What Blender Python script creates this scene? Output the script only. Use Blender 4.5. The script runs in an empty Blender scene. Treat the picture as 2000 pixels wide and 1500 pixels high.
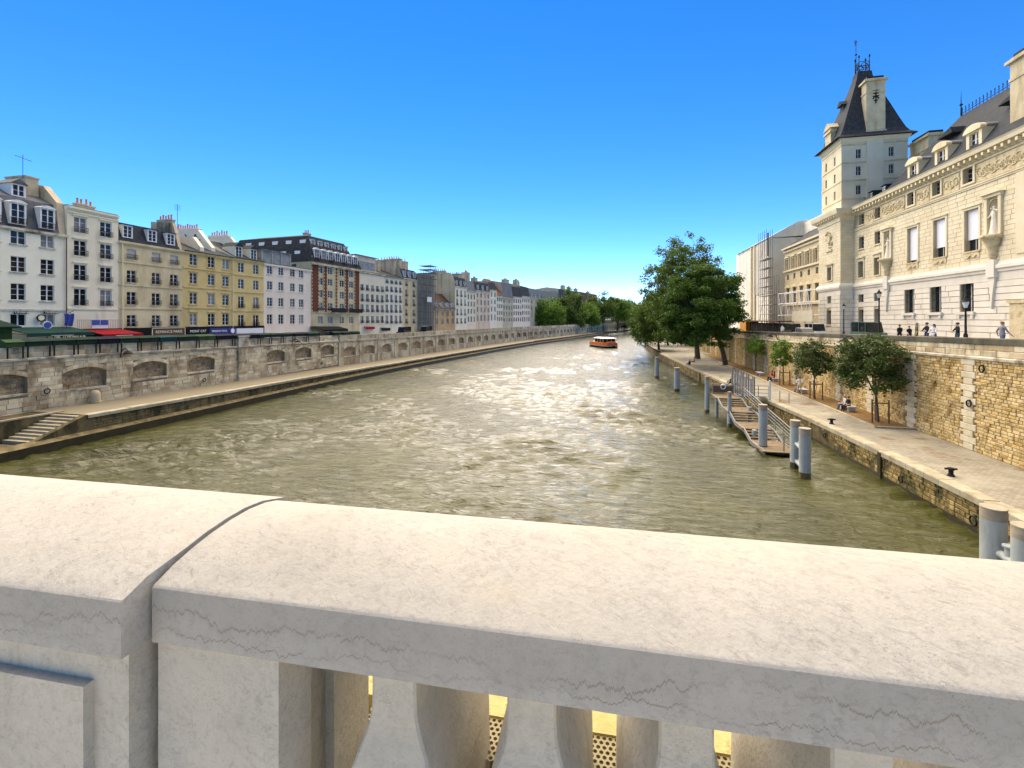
import bpy, bmesh, math, random
import numpy as np
from mathutils import Vector, Matrix
random.seed(7); np.random.seed(7)
R = math.radians
scene = bpy.context.scene
col = scene.collection

# ---------------------------------------------------------------- camera, sky, sun, exposure
F, CX, HY, H, TH = 900.0, 1000.0, 623.0, 9.5, R(12.8)
cT, sT = math.cos(TH), math.sin(TH)
cam = bpy.data.cameras.new('camera')
cam.sensor_width = 36.0; cam.lens = 36.0*F/2000.0
cam.shift_y = -(750.0-HY)/2000.0
cam.clip_start = 0.05; cam.clip_end = 5000
cam_ob = bpy.data.objects.new('camera', cam); col.objects.link(cam_ob)
cam_ob.location = (0, 0, H); cam_ob.rotation_euler = (R(90), 0, TH)
scene.camera = cam_ob

SUN_AZ, SUN_EL = R(-26), R(54)            # azimuth from +Y (down the river), negative = to the left
world = bpy.data.worlds.new('World'); scene.world = world; world.use_nodes = True
wn = world.node_tree.nodes; wl = world.node_tree.links
sky = wn.new('ShaderNodeTexSky'); sky.sky_type = 'NISHITA'; sky.sun_disc = False
sky.sun_elevation = SUN_EL; sky.sun_rotation = SUN_AZ
sky.air_density = 0.55; sky.dust_density = 0.0; sky.ozone_density = 3.0; sky.altitude = 1500
hsv = wn.new('ShaderNodeHueSaturation'); hsv.inputs['Saturation'].default_value = 1.34; hsv.inputs['Hue'].default_value = .508
wl.new(sky.outputs[0], hsv.inputs['Color']); wl.new(hsv.outputs[0], wn['Background'].inputs[0])
wn['Background'].inputs[1].default_value = 0.14
sun = bpy.data.lights.new('sun', 'SUN'); sun.energy = 3.3; sun.angle = R(98); sun.color = (1, .94, .84)
sun_ob = bpy.data.objects.new('sun', sun); col.objects.link(sun_ob)
sd = Vector((math.sin(SUN_AZ)*math.cos(SUN_EL), math.cos(SUN_AZ)*math.cos(SUN_EL), math.sin(SUN_EL)))
sun_ob.rotation_euler = sd.to_track_quat('Z', 'Y').to_euler(); sun_ob.location = (-60, 80, 90)
scene.view_settings.view_transform = 'Standard'; scene.view_settings.look = 'None'
scene.view_settings.exposure = 1.62; scene.view_settings.gamma = 1.0
scene.view_settings.use_curve_mapping = False
scene.view_settings.use_white_balance = True; scene.view_settings.white_balance_temperature = 8600; scene.view_settings.white_balance_tint = 10
scene.render.engine = 'CYCLES'
scene.render.resolution_x = 1024; scene.render.resolution_y = 768

# ---------------------------------------------------------------- pixel <-> place
def G(px, py, z=0.0):                       # where a pixel's ray meets the level z
    zc = F*(H-z)/(py-HY); xc = (px-CX)/F*zc
    return Vector((xc*cT-zc*sT, xc*sT+zc*cT, z))
def PX(px, X):                              # (Y, depth) where a pixel column meets the plane X
    r = (px-CX)/F; zc = X/(r*cT-sT); return zc*(r*sT+cT), zc
def ZZ(py, zc): return H-(py-HY)*zc/F
def pxof(X, Y): return CX+F*(X*cT+Y*sT)/(-X*sT+Y*cT)
def depth(X, Y): return -X*sT+Y*cT

def interp(kn):
    xs = np.array([k[0] for k in kn], float); ys = np.array([k[1] for k in kn], float)
    m = np.zeros(len(xs)); d = np.diff(ys)/np.diff(xs)
    m[1:-1] = (d[1:]+d[:-1])/2; m[0] = d[0]; m[-1] = d[-1]
    def f(x):
        if x <= xs[0]: return ys[0]+m[0]*(x-xs[0])
        if x >= xs[-1]: return ys[-1]+m[-1]*(x-xs[-1])
        i = int(np.searchsorted(xs, x)-1); i = max(0, min(i, len(xs)-2)); h = xs[i+1]-xs[i]; t = (x-xs[i])/h
        return ((2*t**3-3*t*t+1)*ys[i]+(t**3-2*t*t+t)*h*m[i]+(-2*t**3+3*t*t)*ys[i+1]+(t**3-t*t)*h*m[i+1])
    return f
LX = interp([(-60,-40.1),(30,-40.1),(70,-40.0),(105,-37.0),(160,-30.5),(205,-22),(262,-12.5),(300,-5),(350,6),(430,24)])
RX = interp([(-60,15.2),(38,15.2),(50,14.3),(60,13.3),(72,12.5),(85,11.6),(110,10),(150,8.9),(200,12),(260,21),(350,45),(430,75)])
def off(fn, Y, d, sgn):                     # a point d metres inland of a waterline
    t = (fn(Y+.5)-fn(Y-.5)); n = math.hypot(t, 1)
    return Vector((fn(Y)+sgn*d/n, Y-sgn*d*t/n, 0))
def L(Y, d): return off(LX, Y, d, -1)
def parL(Y): return max(6.55, 7.25-(Y-31)*.0133) if Y > 31 else 7.25
def parR(Y): return 8.43-.0175*(min(max(Y, 10), 95)-30)

# ---------------------------------------------------------------- materials
def new_mat(name):
    m = bpy.data.materials.new(name); m.use_nodes = True
    return m, m.node_tree.nodes, m.node_tree.links, m.node_tree.nodes['Principled BSDF']
def nd(N, t, **kw):
    n = N.new(t)
    for k, v in kw.items():
        if k in n.inputs: n.inputs[k].default_value = v
        else: setattr(n, k, v)
    return n
def mixc(N, Lk, fac, a, b, mode='MIX'):
    n = N.new('ShaderNodeMix'); n.data_type = 'RGBA'; n.blend_type = mode
    if hasattr(fac, 'is_output'): Lk.new(fac, n.inputs[0])
    else: n.inputs[0].default_value = fac
    for s, v in ((6, a), (7, b)):
        if hasattr(v, 'is_output'): Lk.new(v, n.inputs[s])
        else: n.inputs[s].default_value = (*v, 1)
    return n.outputs[2]
def ramp(N, Lk, src, p0, p1, c0=0.0, c1=1.0):
    n = N.new('ShaderNodeMapRange'); n.clamp = True
    n.inputs[1].default_value = p0; n.inputs[2].default_value = p1
    n.inputs[3].default_value = c0; n.inputs[4].default_value = c1
    Lk.new(src, n.inputs[0]); return n.outputs[0]
def noise(N, Lk, pos, scale, detail=6, rough=.6, dist=0.0, stretch=None):
    if stretch:
        mp = N.new('ShaderNodeMapping'); mp.inputs['Scale'].default_value = stretch
        Lk.new(pos, mp.inputs[0]); pos = mp.outputs[0]
    n = nd(N, 'ShaderNodeTexNoise', Scale=scale, Detail=detail, Roughness=rough, Distortion=dist)
    Lk.new(pos, n.inputs['Vector']); return n.outputs['Fac']
def stone(name, a, b, scale=1.2, rough=.85, bump=.25, bscale=14, stain=None, stain_lo=.52, stain_hi=.72, stain_sc=.5,
          stretch=(1, 1, .22), island=0.0, speck=0.0, cracks=0.0, spec=.3, moss=None, moss_lo=.55, hue=None, veins=0.0, line=0.0):
    warm = lambda c: c and (min(.84, c[0]*1.06), min(.8, c[1]*1.01), c[2]*.86)
    if not name.startswith(('palace', 'carved', 'blue', 'grey_blue', 'zinc', 'rubble', 'pale_blue', 'lichen', 'bare', 'bridge_stone')): a, b, stain = warm(a), warm(b), warm(stain)
    m, N, Lk, P = new_mat(name)
    pos = N.new('ShaderNodeNewGeometry')
    p = pos.outputs['Position']
    c = mixc(N, Lk, ramp(N, Lk, noise(N, Lk, p, scale), .34, .66), a, b)
    if island:
        oi = N.new('ShaderNodeObjectInfo')
        ad = nd(N, 'ShaderNodeMath', operation='ADD'); Lk.new(pos.outputs['Random Per Island'], ad.inputs[0]); Lk.new(oi.outputs['Random'], ad.inputs[1])
        fr = nd(N, 'ShaderNodeMath', operation='FRACT'); Lk.new(ad.outputs[0], fr.inputs[0])
        v = ramp(N, Lk, fr.outputs[0], 0, 1, 1-island, 1+island*.75)
        hs = N.new('ShaderNodeHueSaturation'); Lk.new(c, hs.inputs['Color']); Lk.new(v, hs.inputs['Value']); c = hs.outputs[0]
        if hue:
            m2 = nd(N, 'ShaderNodeMath', operation='MULTIPLY'); m2.inputs[1].default_value = 7.31; Lk.new(fr.outputs[0], m2.inputs[0])
            f2 = nd(N, 'ShaderNodeMath', operation='FRACT'); Lk.new(m2.outputs[0], f2.inputs[0])
            c = mixc(N, Lk, ramp(N, Lk, f2.outputs[0], .55, 1, 0, .8), c, hue)
    if stain:
        s = ramp(N, Lk, noise(N, Lk, p, stain_sc, 8, .65, .3, stretch), stain_lo, stain_hi)
        c = mixc(N, Lk, s, c, stain)
    if moss:
        s = ramp(N, Lk, noise(N, Lk, p, .9, 9, .7, .4), moss_lo, moss_lo+.14)
        c = mixc(N, Lk, s, c, moss)
    if speck:
        s = ramp(N, Lk, noise(N, Lk, p, 38, 3, .7), .58, .75, 0, speck)
        c = mixc(N, Lk, s, c, tuple(x*.35 for x in a))
    bsrc = noise(N, Lk, p, bscale, 8, .65)
    if veins:
        mp = N.new('ShaderNodeMapping'); mp.inputs['Rotation'].default_value = (0, 0, .5); Lk.new(p, mp.inputs[0])
        v1 = noise(N, Lk, mp.outputs[0], 55, 9, .75, .9, (.45, 1.2, 1)); c = mixc(N, Lk, ramp(N, Lk, v1, .52, .70, 0, veins), c, tuple(x*.55 for x in a))
        v3 = noise(N, Lk, p, 30, 8, .72, .3); c = mixc(N, Lk, ramp(N, Lk, v3, .46, .68, 0, veins*.55), c, tuple(x*.66 for x in a))
        v2 = noise(N, Lk, p, 3.2, 6, .6, .4); c = mixc(N, Lk, ramp(N, Lk, v2, .42, .7, 0, .5), c, tuple(x*y for x, y in zip(b, (1.03, .98, .92))))
        vo = nd(N, 'ShaderNodeTexVoronoi', Scale=130.0); Lk.new(p, vo.inputs['Vector']); gate = ramp(N, Lk, noise(N, Lk, p, 7, 4), .45, .7, 0, .75)
        pm = nd(N, 'ShaderNodeMath', operation='MULTIPLY'); Lk.new(ramp(N, Lk, vo.outputs['Distance'], .12, .26, 1, 0), pm.inputs[0]); Lk.new(gate, pm.inputs[1]); c = mixc(N, Lk, pm.outputs[0], c, tuple(x*.42 for x in a))
    if cracks:
        nz = noise(N, Lk, p, 2.6, 9, .66, .3, (1, 1, 2.2))
        sb = nd(N, 'ShaderNodeMath', operation='SUBTRACT'); sb.inputs[1].default_value = .5; Lk.new(nz, sb.inputs[0])
        ab = nd(N, 'ShaderNodeMath', operation='ABSOLUTE'); Lk.new(sb.outputs[0], ab.inputs[0])
        ln = ramp(N, Lk, ab.outputs[0], .001, .0055, 1, 0)
        mk = ramp(N, Lk, noise(N, Lk, p, 1.7, 3, .5), .38, .5, 0, cracks); sp_n = N.new('ShaderNodeSeparateXYZ'); Lk.new(pos.outputs['True Normal'], sp_n.inputs[0]); fm = nd(N, 'ShaderNodeMath', operation='MULTIPLY'); Lk.new(ramp(N, Lk, sp_n.outputs['Y'], -.75, -.5, 1, .12), fm.inputs[0]); Lk.new(mk, fm.inputs[1]); mk = fm.outputs[0]
        mu = nd(N, 'ShaderNodeMath', operation='MULTIPLY'); Lk.new(ln, mu.inputs[0]); Lk.new(mk, mu.inputs[1])
        c = mixc(N, Lk, mu.outputs[0], c, (.10, .075, .045))
    if line:
        sx_ = N.new('ShaderNodeSeparateXYZ'); Lk.new(p, sx_.inputs[0])
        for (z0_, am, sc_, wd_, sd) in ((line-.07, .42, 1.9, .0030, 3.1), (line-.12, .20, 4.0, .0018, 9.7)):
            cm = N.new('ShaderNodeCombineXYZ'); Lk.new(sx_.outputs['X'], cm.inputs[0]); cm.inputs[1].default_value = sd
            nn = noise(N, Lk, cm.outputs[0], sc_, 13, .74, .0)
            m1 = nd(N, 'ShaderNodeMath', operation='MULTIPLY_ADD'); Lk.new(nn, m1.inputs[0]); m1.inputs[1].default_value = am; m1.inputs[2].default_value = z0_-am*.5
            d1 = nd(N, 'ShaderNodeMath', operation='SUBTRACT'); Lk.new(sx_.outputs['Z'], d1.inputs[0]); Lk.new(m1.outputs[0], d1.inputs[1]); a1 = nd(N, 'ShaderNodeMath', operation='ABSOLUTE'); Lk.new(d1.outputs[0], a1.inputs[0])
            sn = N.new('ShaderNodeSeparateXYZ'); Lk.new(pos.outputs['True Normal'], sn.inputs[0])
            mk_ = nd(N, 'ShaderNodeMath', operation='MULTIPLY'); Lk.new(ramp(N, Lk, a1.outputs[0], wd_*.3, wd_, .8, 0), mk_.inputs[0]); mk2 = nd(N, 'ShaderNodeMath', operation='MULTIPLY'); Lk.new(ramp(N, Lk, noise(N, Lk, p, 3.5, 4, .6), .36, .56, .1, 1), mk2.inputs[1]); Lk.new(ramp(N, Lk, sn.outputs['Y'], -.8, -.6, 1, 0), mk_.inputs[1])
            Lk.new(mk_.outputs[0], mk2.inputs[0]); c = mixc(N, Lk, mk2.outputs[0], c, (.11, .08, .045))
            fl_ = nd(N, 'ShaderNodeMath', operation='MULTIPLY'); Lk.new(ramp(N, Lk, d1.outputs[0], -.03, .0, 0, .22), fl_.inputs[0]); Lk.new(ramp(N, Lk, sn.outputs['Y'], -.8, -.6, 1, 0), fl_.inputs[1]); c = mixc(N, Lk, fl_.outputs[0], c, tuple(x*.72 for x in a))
    Lk.new(c, P.inputs['Base Color'])
    P.inputs['Roughness'].default_value = rough; P.inputs['Specular IOR Level'].default_value = spec
    bp = nd(N, 'ShaderNodeBump', Strength=bump, Distance=.03); Lk.new(bsrc, bp.inputs['Height']); Lk.new(bp.outputs[0], P.inputs['Normal'])
    return m
def plain(name, c, rough=.6, metal=0.0, spec=.4, var=.12, scale=3.0, bump=.08):
    m, N, Lk, P = new_mat(name)
    p = N.new('ShaderNodeNewGeometry').outputs['Position']
    n = noise(N, Lk, p, scale, 6)
    Lk.new(mixc(N, Lk, ramp(N, Lk, n, .3, .7), tuple(x*(1-var) for x in c), tuple(min(1, x*(1+var)) for x in c)), P.inputs['Base Color'])
    P.inputs['Roughness'].default_value = rough; P.inputs['Metallic'].default_value = metal; P.inputs['Specular IOR Level'].default_value = spec
    if bump:
        bp = nd(N, 'ShaderNodeBump', Strength=bump, Distance=.02); Lk.new(noise(N, Lk, p, scale*8, 5), bp.inputs['Height']); Lk.new(bp.outputs[0], P.inputs['Normal'])
    return m
M = {}
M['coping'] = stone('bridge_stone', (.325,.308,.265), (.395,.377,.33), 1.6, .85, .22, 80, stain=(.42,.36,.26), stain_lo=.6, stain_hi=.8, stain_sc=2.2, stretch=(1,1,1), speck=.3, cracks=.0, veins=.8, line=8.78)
M['pedestal'] = stone('bridge_stone_weathered', (.40,.37,.295), (.50,.465,.385), 2.0, .85, .28, 70, stain=(.15,.12,.075), stain_lo=.6, stain_hi=.78, stain_sc=3.0, stretch=(1,1,.12), speck=.25, cracks=.0, veins=.75)
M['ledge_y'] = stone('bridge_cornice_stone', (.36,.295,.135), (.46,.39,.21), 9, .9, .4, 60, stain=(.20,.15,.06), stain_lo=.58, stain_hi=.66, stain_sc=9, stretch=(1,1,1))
M['quaywall'] = stone('quay_ashlar', (.52,.46,.35), (.66,.61,.50), .8, .9, .4, 12, stain=(.17,.13,.085), stain_lo=.48, stain_hi=.70, stain_sc=.75, stretch=(1,1,.5), island=.22, speck=.15, hue=(.36,.24,.13))
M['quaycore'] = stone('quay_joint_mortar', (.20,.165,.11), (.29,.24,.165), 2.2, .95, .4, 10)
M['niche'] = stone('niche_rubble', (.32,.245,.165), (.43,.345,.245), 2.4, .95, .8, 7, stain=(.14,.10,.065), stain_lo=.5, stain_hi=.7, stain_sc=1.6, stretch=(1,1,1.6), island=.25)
M['band'] = stone('quay_band_stone', (.50,.47,.41), (.60,.575,.52), .9, .85, .25, 16, stain=(.14,.12,.09), stain_lo=.46, stain_hi=.68, stain_sc=.8, stretch=(1,1,1), island=.12)
M['parapetR'] = stone('dark_parapet_stone', (.065,.066,.054), (.115,.112,.09), .8, .9, .35, 14, stain=(.03,.03,.022), stain_lo=.5, stain_hi=.7, stain_sc=.7, stretch=(1,1,.5), island=.12)
M['mossy'] = stone('mossy_quay_stone', (.105,.085,.042), (.19,.155,.085), 1.4, .85, .6, 9, stain=(.03,.028,.013), stain_lo=.44, stain_hi=.62, stain_sc=1.1, stretch=(1,1,.4), island=.25, moss=(.055,.065,.02), moss_lo=.56)
M['footing'] = stone('quay_footing_stone', (.125,.10,.055), (.22,.18,.105), 1.6, .9, .6, 9, stain=(.08,.065,.03), stain_lo=.45, stain_hi=.65, stain_sc=1.3, stretch=(1,1,1))
M['wet_shade'] = stone('wet_tide_shade_stone', (.022,.02,.012), (.04,.036,.02), 2, .4, .4, 9)
M['rubble'] = stone('rubble_stone', (.44,.29,.10), (.62,.46,.21), 1.5, .9, .6, 11, stain=(.15,.075,.022), stain_lo=.52, stain_hi=.70, stain_sc=1.3, stretch=(1,1,.8), island=.36, hue=(.62,.52,.33))
M['mortar'] = stone('rubble_mortar', (.20,.125,.045), (.30,.20,.085), 3, .95, .5, 14, stain=(.15,.09,.03), stain_sc=.8)
M['quoin'] = stone('pale_quoin_stone', (.50,.46,.37), (.62,.58,.49), 1.5, .85, .3, 14, stain=(.42,.33,.18), stain_lo=.55, stain_hi=.8, stain_sc=1.5, island=.12)
M['quayedge'] = stone('quay_coping_stone', (.29,.27,.22), (.40,.375,.315), 1.4, .85, .3, 16, stain=(.24,.20,.13), stain_lo=.5, stain_hi=.72, stain_sc=1.1, stretch=(1,1,1), island=.16)
M['palais'] = stone('palace_limestone', (.62,.53,.345), (.70,.615,.43), .5, .85, .15, 12, stain=(.50,.385,.205), stain_lo=.55, stain_hi=.8, stain_sc=.35, island=.06)
M['palais_w'] = stone('palace_base_stone', (.64,.585,.475), (.72,.67,.56), .6, .85, .15, 12, stain=(.46,.385,.27), stain_lo=.58, stain_hi=.8, stain_sc=.4, island=.05)
M['palais_o'] = stone('carved_stone', (.55,.44,.25), (.63,.53,.345), 1.5, .9, .9, 6, stain=(.34,.25,.12), stain_lo=.5, stain_hi=.7, stain_sc=2.2, stretch=(1,1,1))
M['palais_j'] = stone('palace_joint_stone', (.42,.33,.19), (.50,.40,.24), .5, .9, .15, 12)
M['tower'] = stone('tower_shaded_limestone', (.55,.51,.43), (.62,.58,.50), .4, .88, .1, 10, stain=(.46,.39,.27), stain_lo=.58, stain_hi=.82, stain_sc=.4)
M['chimney_t'] = stone('tower_chimney_stone', (.42,.37,.28), (.52,.47,.375), .9, .9, .3, 10, stain=(.24,.19,.12), stain_lo=.5, stain_hi=.75, stain_sc=.7)
M['slate'] = stone('blue_slate', (.016,.021,.027), (.034,.042,.05), 2.5, .8, .3, 10, stain=(.06,.065,.06), stain_lo=.6, stain_hi=.78, stain_sc=.7, stretch=(1,1,.3), spec=.15)
M['zinc'] = stone('zinc_roofing', (.075,.085,.095), (.13,.14,.15), .9, .7, .1, 8, stain=(.045,.05,.055), stain_lo=.5, stain_hi=.75, stain_sc=.8, spec=.5)
M['tile'] = stone('brown_roof_tile', (.055,.032,.024), (.095,.06,.042), 2.5, .85, .6, 9)
M['redroof'] = stone('red_roof_tile', (.10,.032,.022), (.15,.05,.035), 2.5, .85, .5, 9)
M['brick'] = stone('red_brick', (.13,.036,.022), (.18,.055,.034), 4, .9, .4, 20)
M['pot'] = stone('terracotta', (.42,.20,.10), (.52,.27,.15), 3, .9, .2, 12)
M['chimney'] = stone('chimney_render', (.44,.36,.27), (.56,.49,.39), .8, .9, .3, 8, stain=(.19,.145,.10), stain_lo=.5, stain_hi=.72, stain_sc=.6)
M['iron'] = plain('black_iron', (.012,.012,.013), .7, .0, .2, .2)
M['frame'] = plain('white_window_paint', (.70,.69,.66), .5, 0, .4, .06)
M['framed'] = plain('grey_window_paint', (.36,.36,.34), .5, 0, .4, .06)
def glass(name, c, r=.06):
    m = plain(name, c, r, 0, .28, .35, .9, 0); return m
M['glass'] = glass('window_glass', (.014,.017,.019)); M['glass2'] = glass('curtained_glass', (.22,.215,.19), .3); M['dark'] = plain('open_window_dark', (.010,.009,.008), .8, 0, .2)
M['shutter'] = plain('louvred_shutter', (.50,.455,.40), .7); M['blind'] = plain('white_roller_blind', (.74,.74,.75), .7, var=.04)
M['asphalt'] = plain('asphalt', (.11,.105,.098), .9, 0, .3, .2, 1.5, .3)
M['pavement'] = plain('grey_pavement', (.40,.375,.33), .9, 0, .3, .15, 1.2, .2)
M['decking'] = plain('bounce_bridge_paving', (.70,.64,.52), .9, 0, .3, .1, 1.2, .2)  # unseen deck lightened to bounce light onto the balustrade front
M['soil'] = stone('bare_orange_soil', (.17,.095,.032), (.25,.15,.055), 2.2, .95, .7, 18, stain=(.17,.095,.03), stain_sc=1.2, stretch=(1,1,1))
M['bark'] = stone('tree_bark', (.09,.075,.055), (.16,.14,.11), 3, .95, .6, 16)
M['wood'] = plain('weathered_stake', (.17,.10,.055), .9)
M['steel'] = stone('pale_blue_steel', (.32,.36,.345), (.39,.43,.415), .9, .45, .05, 10, stain=(.20,.21,.19), stain_lo=.50, stain_hi=.78, stain_sc=2.2, stretch=(1,1,.15), spec=.3)
M['pilecap'] = stone('weathered_pile_head', (.27,.235,.195), (.36,.325,.28), 3, .8, .2, 12)
M['galv'] = plain('galvanised_steel', (.24,.25,.245), .6, .2, .3, .1)
M['deckw'] = stone('grey_deck_planks', (.15,.11,.075), (.23,.18,.13), 3, .85, .3, 20, stain=(.13,.09,.06), stain_sc=1.5, stretch=(1,1,1), island=.15)
M['concrete'] = plain('bench_concrete', (.46,.45,.42), .85, 0, .3, .1)
M['green'] = plain('bottle_green_paint', (.007,.026,.017), .85, 0, .12, .35, 1.2); M['green2'] = plain('faded_green_paint', (.026,.06,.022), .85, 0, .12, .3, 1.2); M['teal'] = plain('teal_paint', (.006,.04,.04), .85, 0, .12, .3, 1.2)
M['navy'] = plain('navy_paint', (.006,.009,.018), .85, 0, .12, .3, 1.2)
M['greenawn'] = plain('green_canvas', (.008,.045,.034), .9, 0, .2, .25, .8); M['redawn'] = plain('red_canvas', (.28,.008,.012), .9, 0, .2, .15, .8)
M['blackp'] = plain('black_shopfront', (.008,.009,.010), .8, 0, .12); M['blue'] = plain('deep_blue_sign', (.012,.015,.17), .5, 0, .4, .1)
M['brownp'] = plain('brown_shop_sign', (.095,.035,.02), .5); M['white'] = plain('white_paint', (.72,.72,.71), .5, 0, .4, .05); M['cream'] = plain('cream_lettering', (.78,.70,.45), .5, 0, .3, .03, 3, 0)
M['lettw'] = plain('white_lettering', (.78,.78,.76), .6, 0, .3, .02, 3, 0); M['bluecloth'] = plain('blue_cloth', (.03,.07,.30), .8)
M['orange'] = plain('orange_hull_paint', (.55,.13,.012), .4, 0, .5, .1); M['red'] = plain('red_paint', (.42,.03,.015), .4); M['lampglass'] = plain('lamp_glass', (.62,.64,.60), .2, 0, .6, .05)
M['carw'] = plain('white_car_paint', (.62,.63,.64), .25, 0, .6, .03); M['carb'] = plain('black_car_paint', (.015,.015,.018), .2, 0, .6, .05); M['carg'] = plain('green_van_paint', (.06,.12,.10), .3, 0, .6, .05); M['tyre'] = plain('tyre_rubber', (.02,.02,.02), .8)
M['tarp'] = stone('white_sheeting', (.60,.59,.57), (.70,.69,.67), .35, .7, .3, 1.2, stain=(.48,.46,.43), stain_sc=.3); M['tarpg'] = stone('printed_grey_sheet', (.40,.38,.37), (.50,.475,.46), .25, .7, .3, 1.0, stain=(.30,.27,.255), stain_sc=.3, stretch=(1,1,.3))
M['net'] = stone('grey_scaffold_netting', (.25,.25,.24), (.33,.33,.315), .6, .9, .4, 3, stain=(.17,.17,.165), stain_sc=.6); M['hoard'] = plain('cream_hoarding', (.60,.55,.40), .7); M['orangew'] = plain('orange_hoarding', (.48,.21,.035), .8, 0, .3, .3)
M['water'] = None
def leafmat(name, c0, c1):
    m, N, Lk, P = new_mat(name)
    g = N.new('ShaderNodeNewGeometry'); n = noise(N, Lk, g.outputs['Position'], .5, 3)
    c = mixc(N, Lk, g.outputs['Random Per Island'], c0, c1); c = mixc(N, Lk, ramp(N, Lk, n, .35, .7, 0, .55), c, tuple(x*1.5 for x in c1))
    Lk.new(c, P.inputs['Base Color']); P.inputs['Roughness'].default_value = .55; P.inputs['Specular IOR Level'].default_value = .25
    tr = N.new('ShaderNodeBsdfTranslucent'); Lk.new(c, tr.inputs['Color']); mx = N.new('ShaderNodeMixShader'); mx.inputs[0].default_value = .3
    Lk.new(P.outputs[0], mx.inputs[1]); Lk.new(tr.outputs[0], mx.inputs[2]); Lk.new(mx.outputs[0], N['Material Output'].inputs[0]); return m
M['leaf_dark'] = leafmat('dark_chestnut_leaf', (.024,.058,.009), (.075,.145,.02)); M['leaf_mid'] = leafmat('plane_leaf', (.034,.07,.011), (.11,.18,.028)); M['leaf_bright'] = leafmat('bright_leaf', (.045,.11,.012), (.135,.24,.03)); M['leaf_red'] = leafmat('young_chestnut_leaf', (.022,.05,.010), (.08,.115,.028))  # leaf greens differ from tree to tree
M['skin'] = plain('skin', (.50,.31,.22), .6, var=.05)
for k, c in dict(c_black=(.015,.015,.018), c_white=(.66,.65,.63), c_red=(.30,.02,.025), c_olive=(.12,.12,.04), c_blue=(.05,.08,.16), c_jean=(.07,.10,.17), c_grey=(.20,.20,.21), c_pink=(.42,.17,.17), c_beige=(.45,.36,.25), c_teal=(.04,.11,.12)).items(): M[k] = plain(k[2:]+'_cloth', c, .9, 0, .2)
M['hair_d'] = plain('dark_hair', (.02,.014,.01), .6); M['hair_r'] = plain('red_brown_hair', (.30,.12,.045), .6); M['hair_b'] = plain('blond_hair', (.42,.27,.12), .6)
def flat(name, c, c2=None, **k):
    if name not in M: M[name] = stone(name, c, c2 or tuple(min(1, x*1.14) for x in c), .5, .9, .12, 10, **k)
    return M[name]

# cobbled quay
def cobbles():
    m, N, Lk, P = new_mat('quay_cobbles')
    p = N.new('ShaderNodeNewGeometry').outputs['Position']
    br = nd(N, 'ShaderNodeTexBrick', Scale=1.0); br.inputs['Brick Width'].default_value = .26; br.inputs['Row Height'].default_value = .15; br.inputs['Mortar Size'].default_value = .014
    br.inputs['Color1'].default_value = (.20,.18,.135,1); br.inputs['Color2'].default_value = (.30,.275,.215,1); br.inputs['Mortar'].default_value = (.17,.145,.10,1)
    Lk.new(p, br.inputs['Vector'])
    c = mixc(N, Lk, ramp(N, Lk, noise(N, Lk, p, .45, 7, .6), .45, .68), br.outputs['Color'], (.33,.30,.225))
    c = mixc(N, Lk, ramp(N, Lk, noise(N, Lk, p, .32, 5, .6, .3), .62, .70), c, (.17,.105,.05))
    Lk.new(c, P.inputs['Base Color']); P.inputs['Roughness'].default_value = .8
    bp = nd(N, 'ShaderNodeBump', Strength=.5, Distance=.02); Lk.new(br.outputs['Fac'], bp.inputs['Height']); bp.invert = True; Lk.new(bp.outputs[0], P.inputs['Normal']); return m
M['cobble'] = cobbles()

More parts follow.
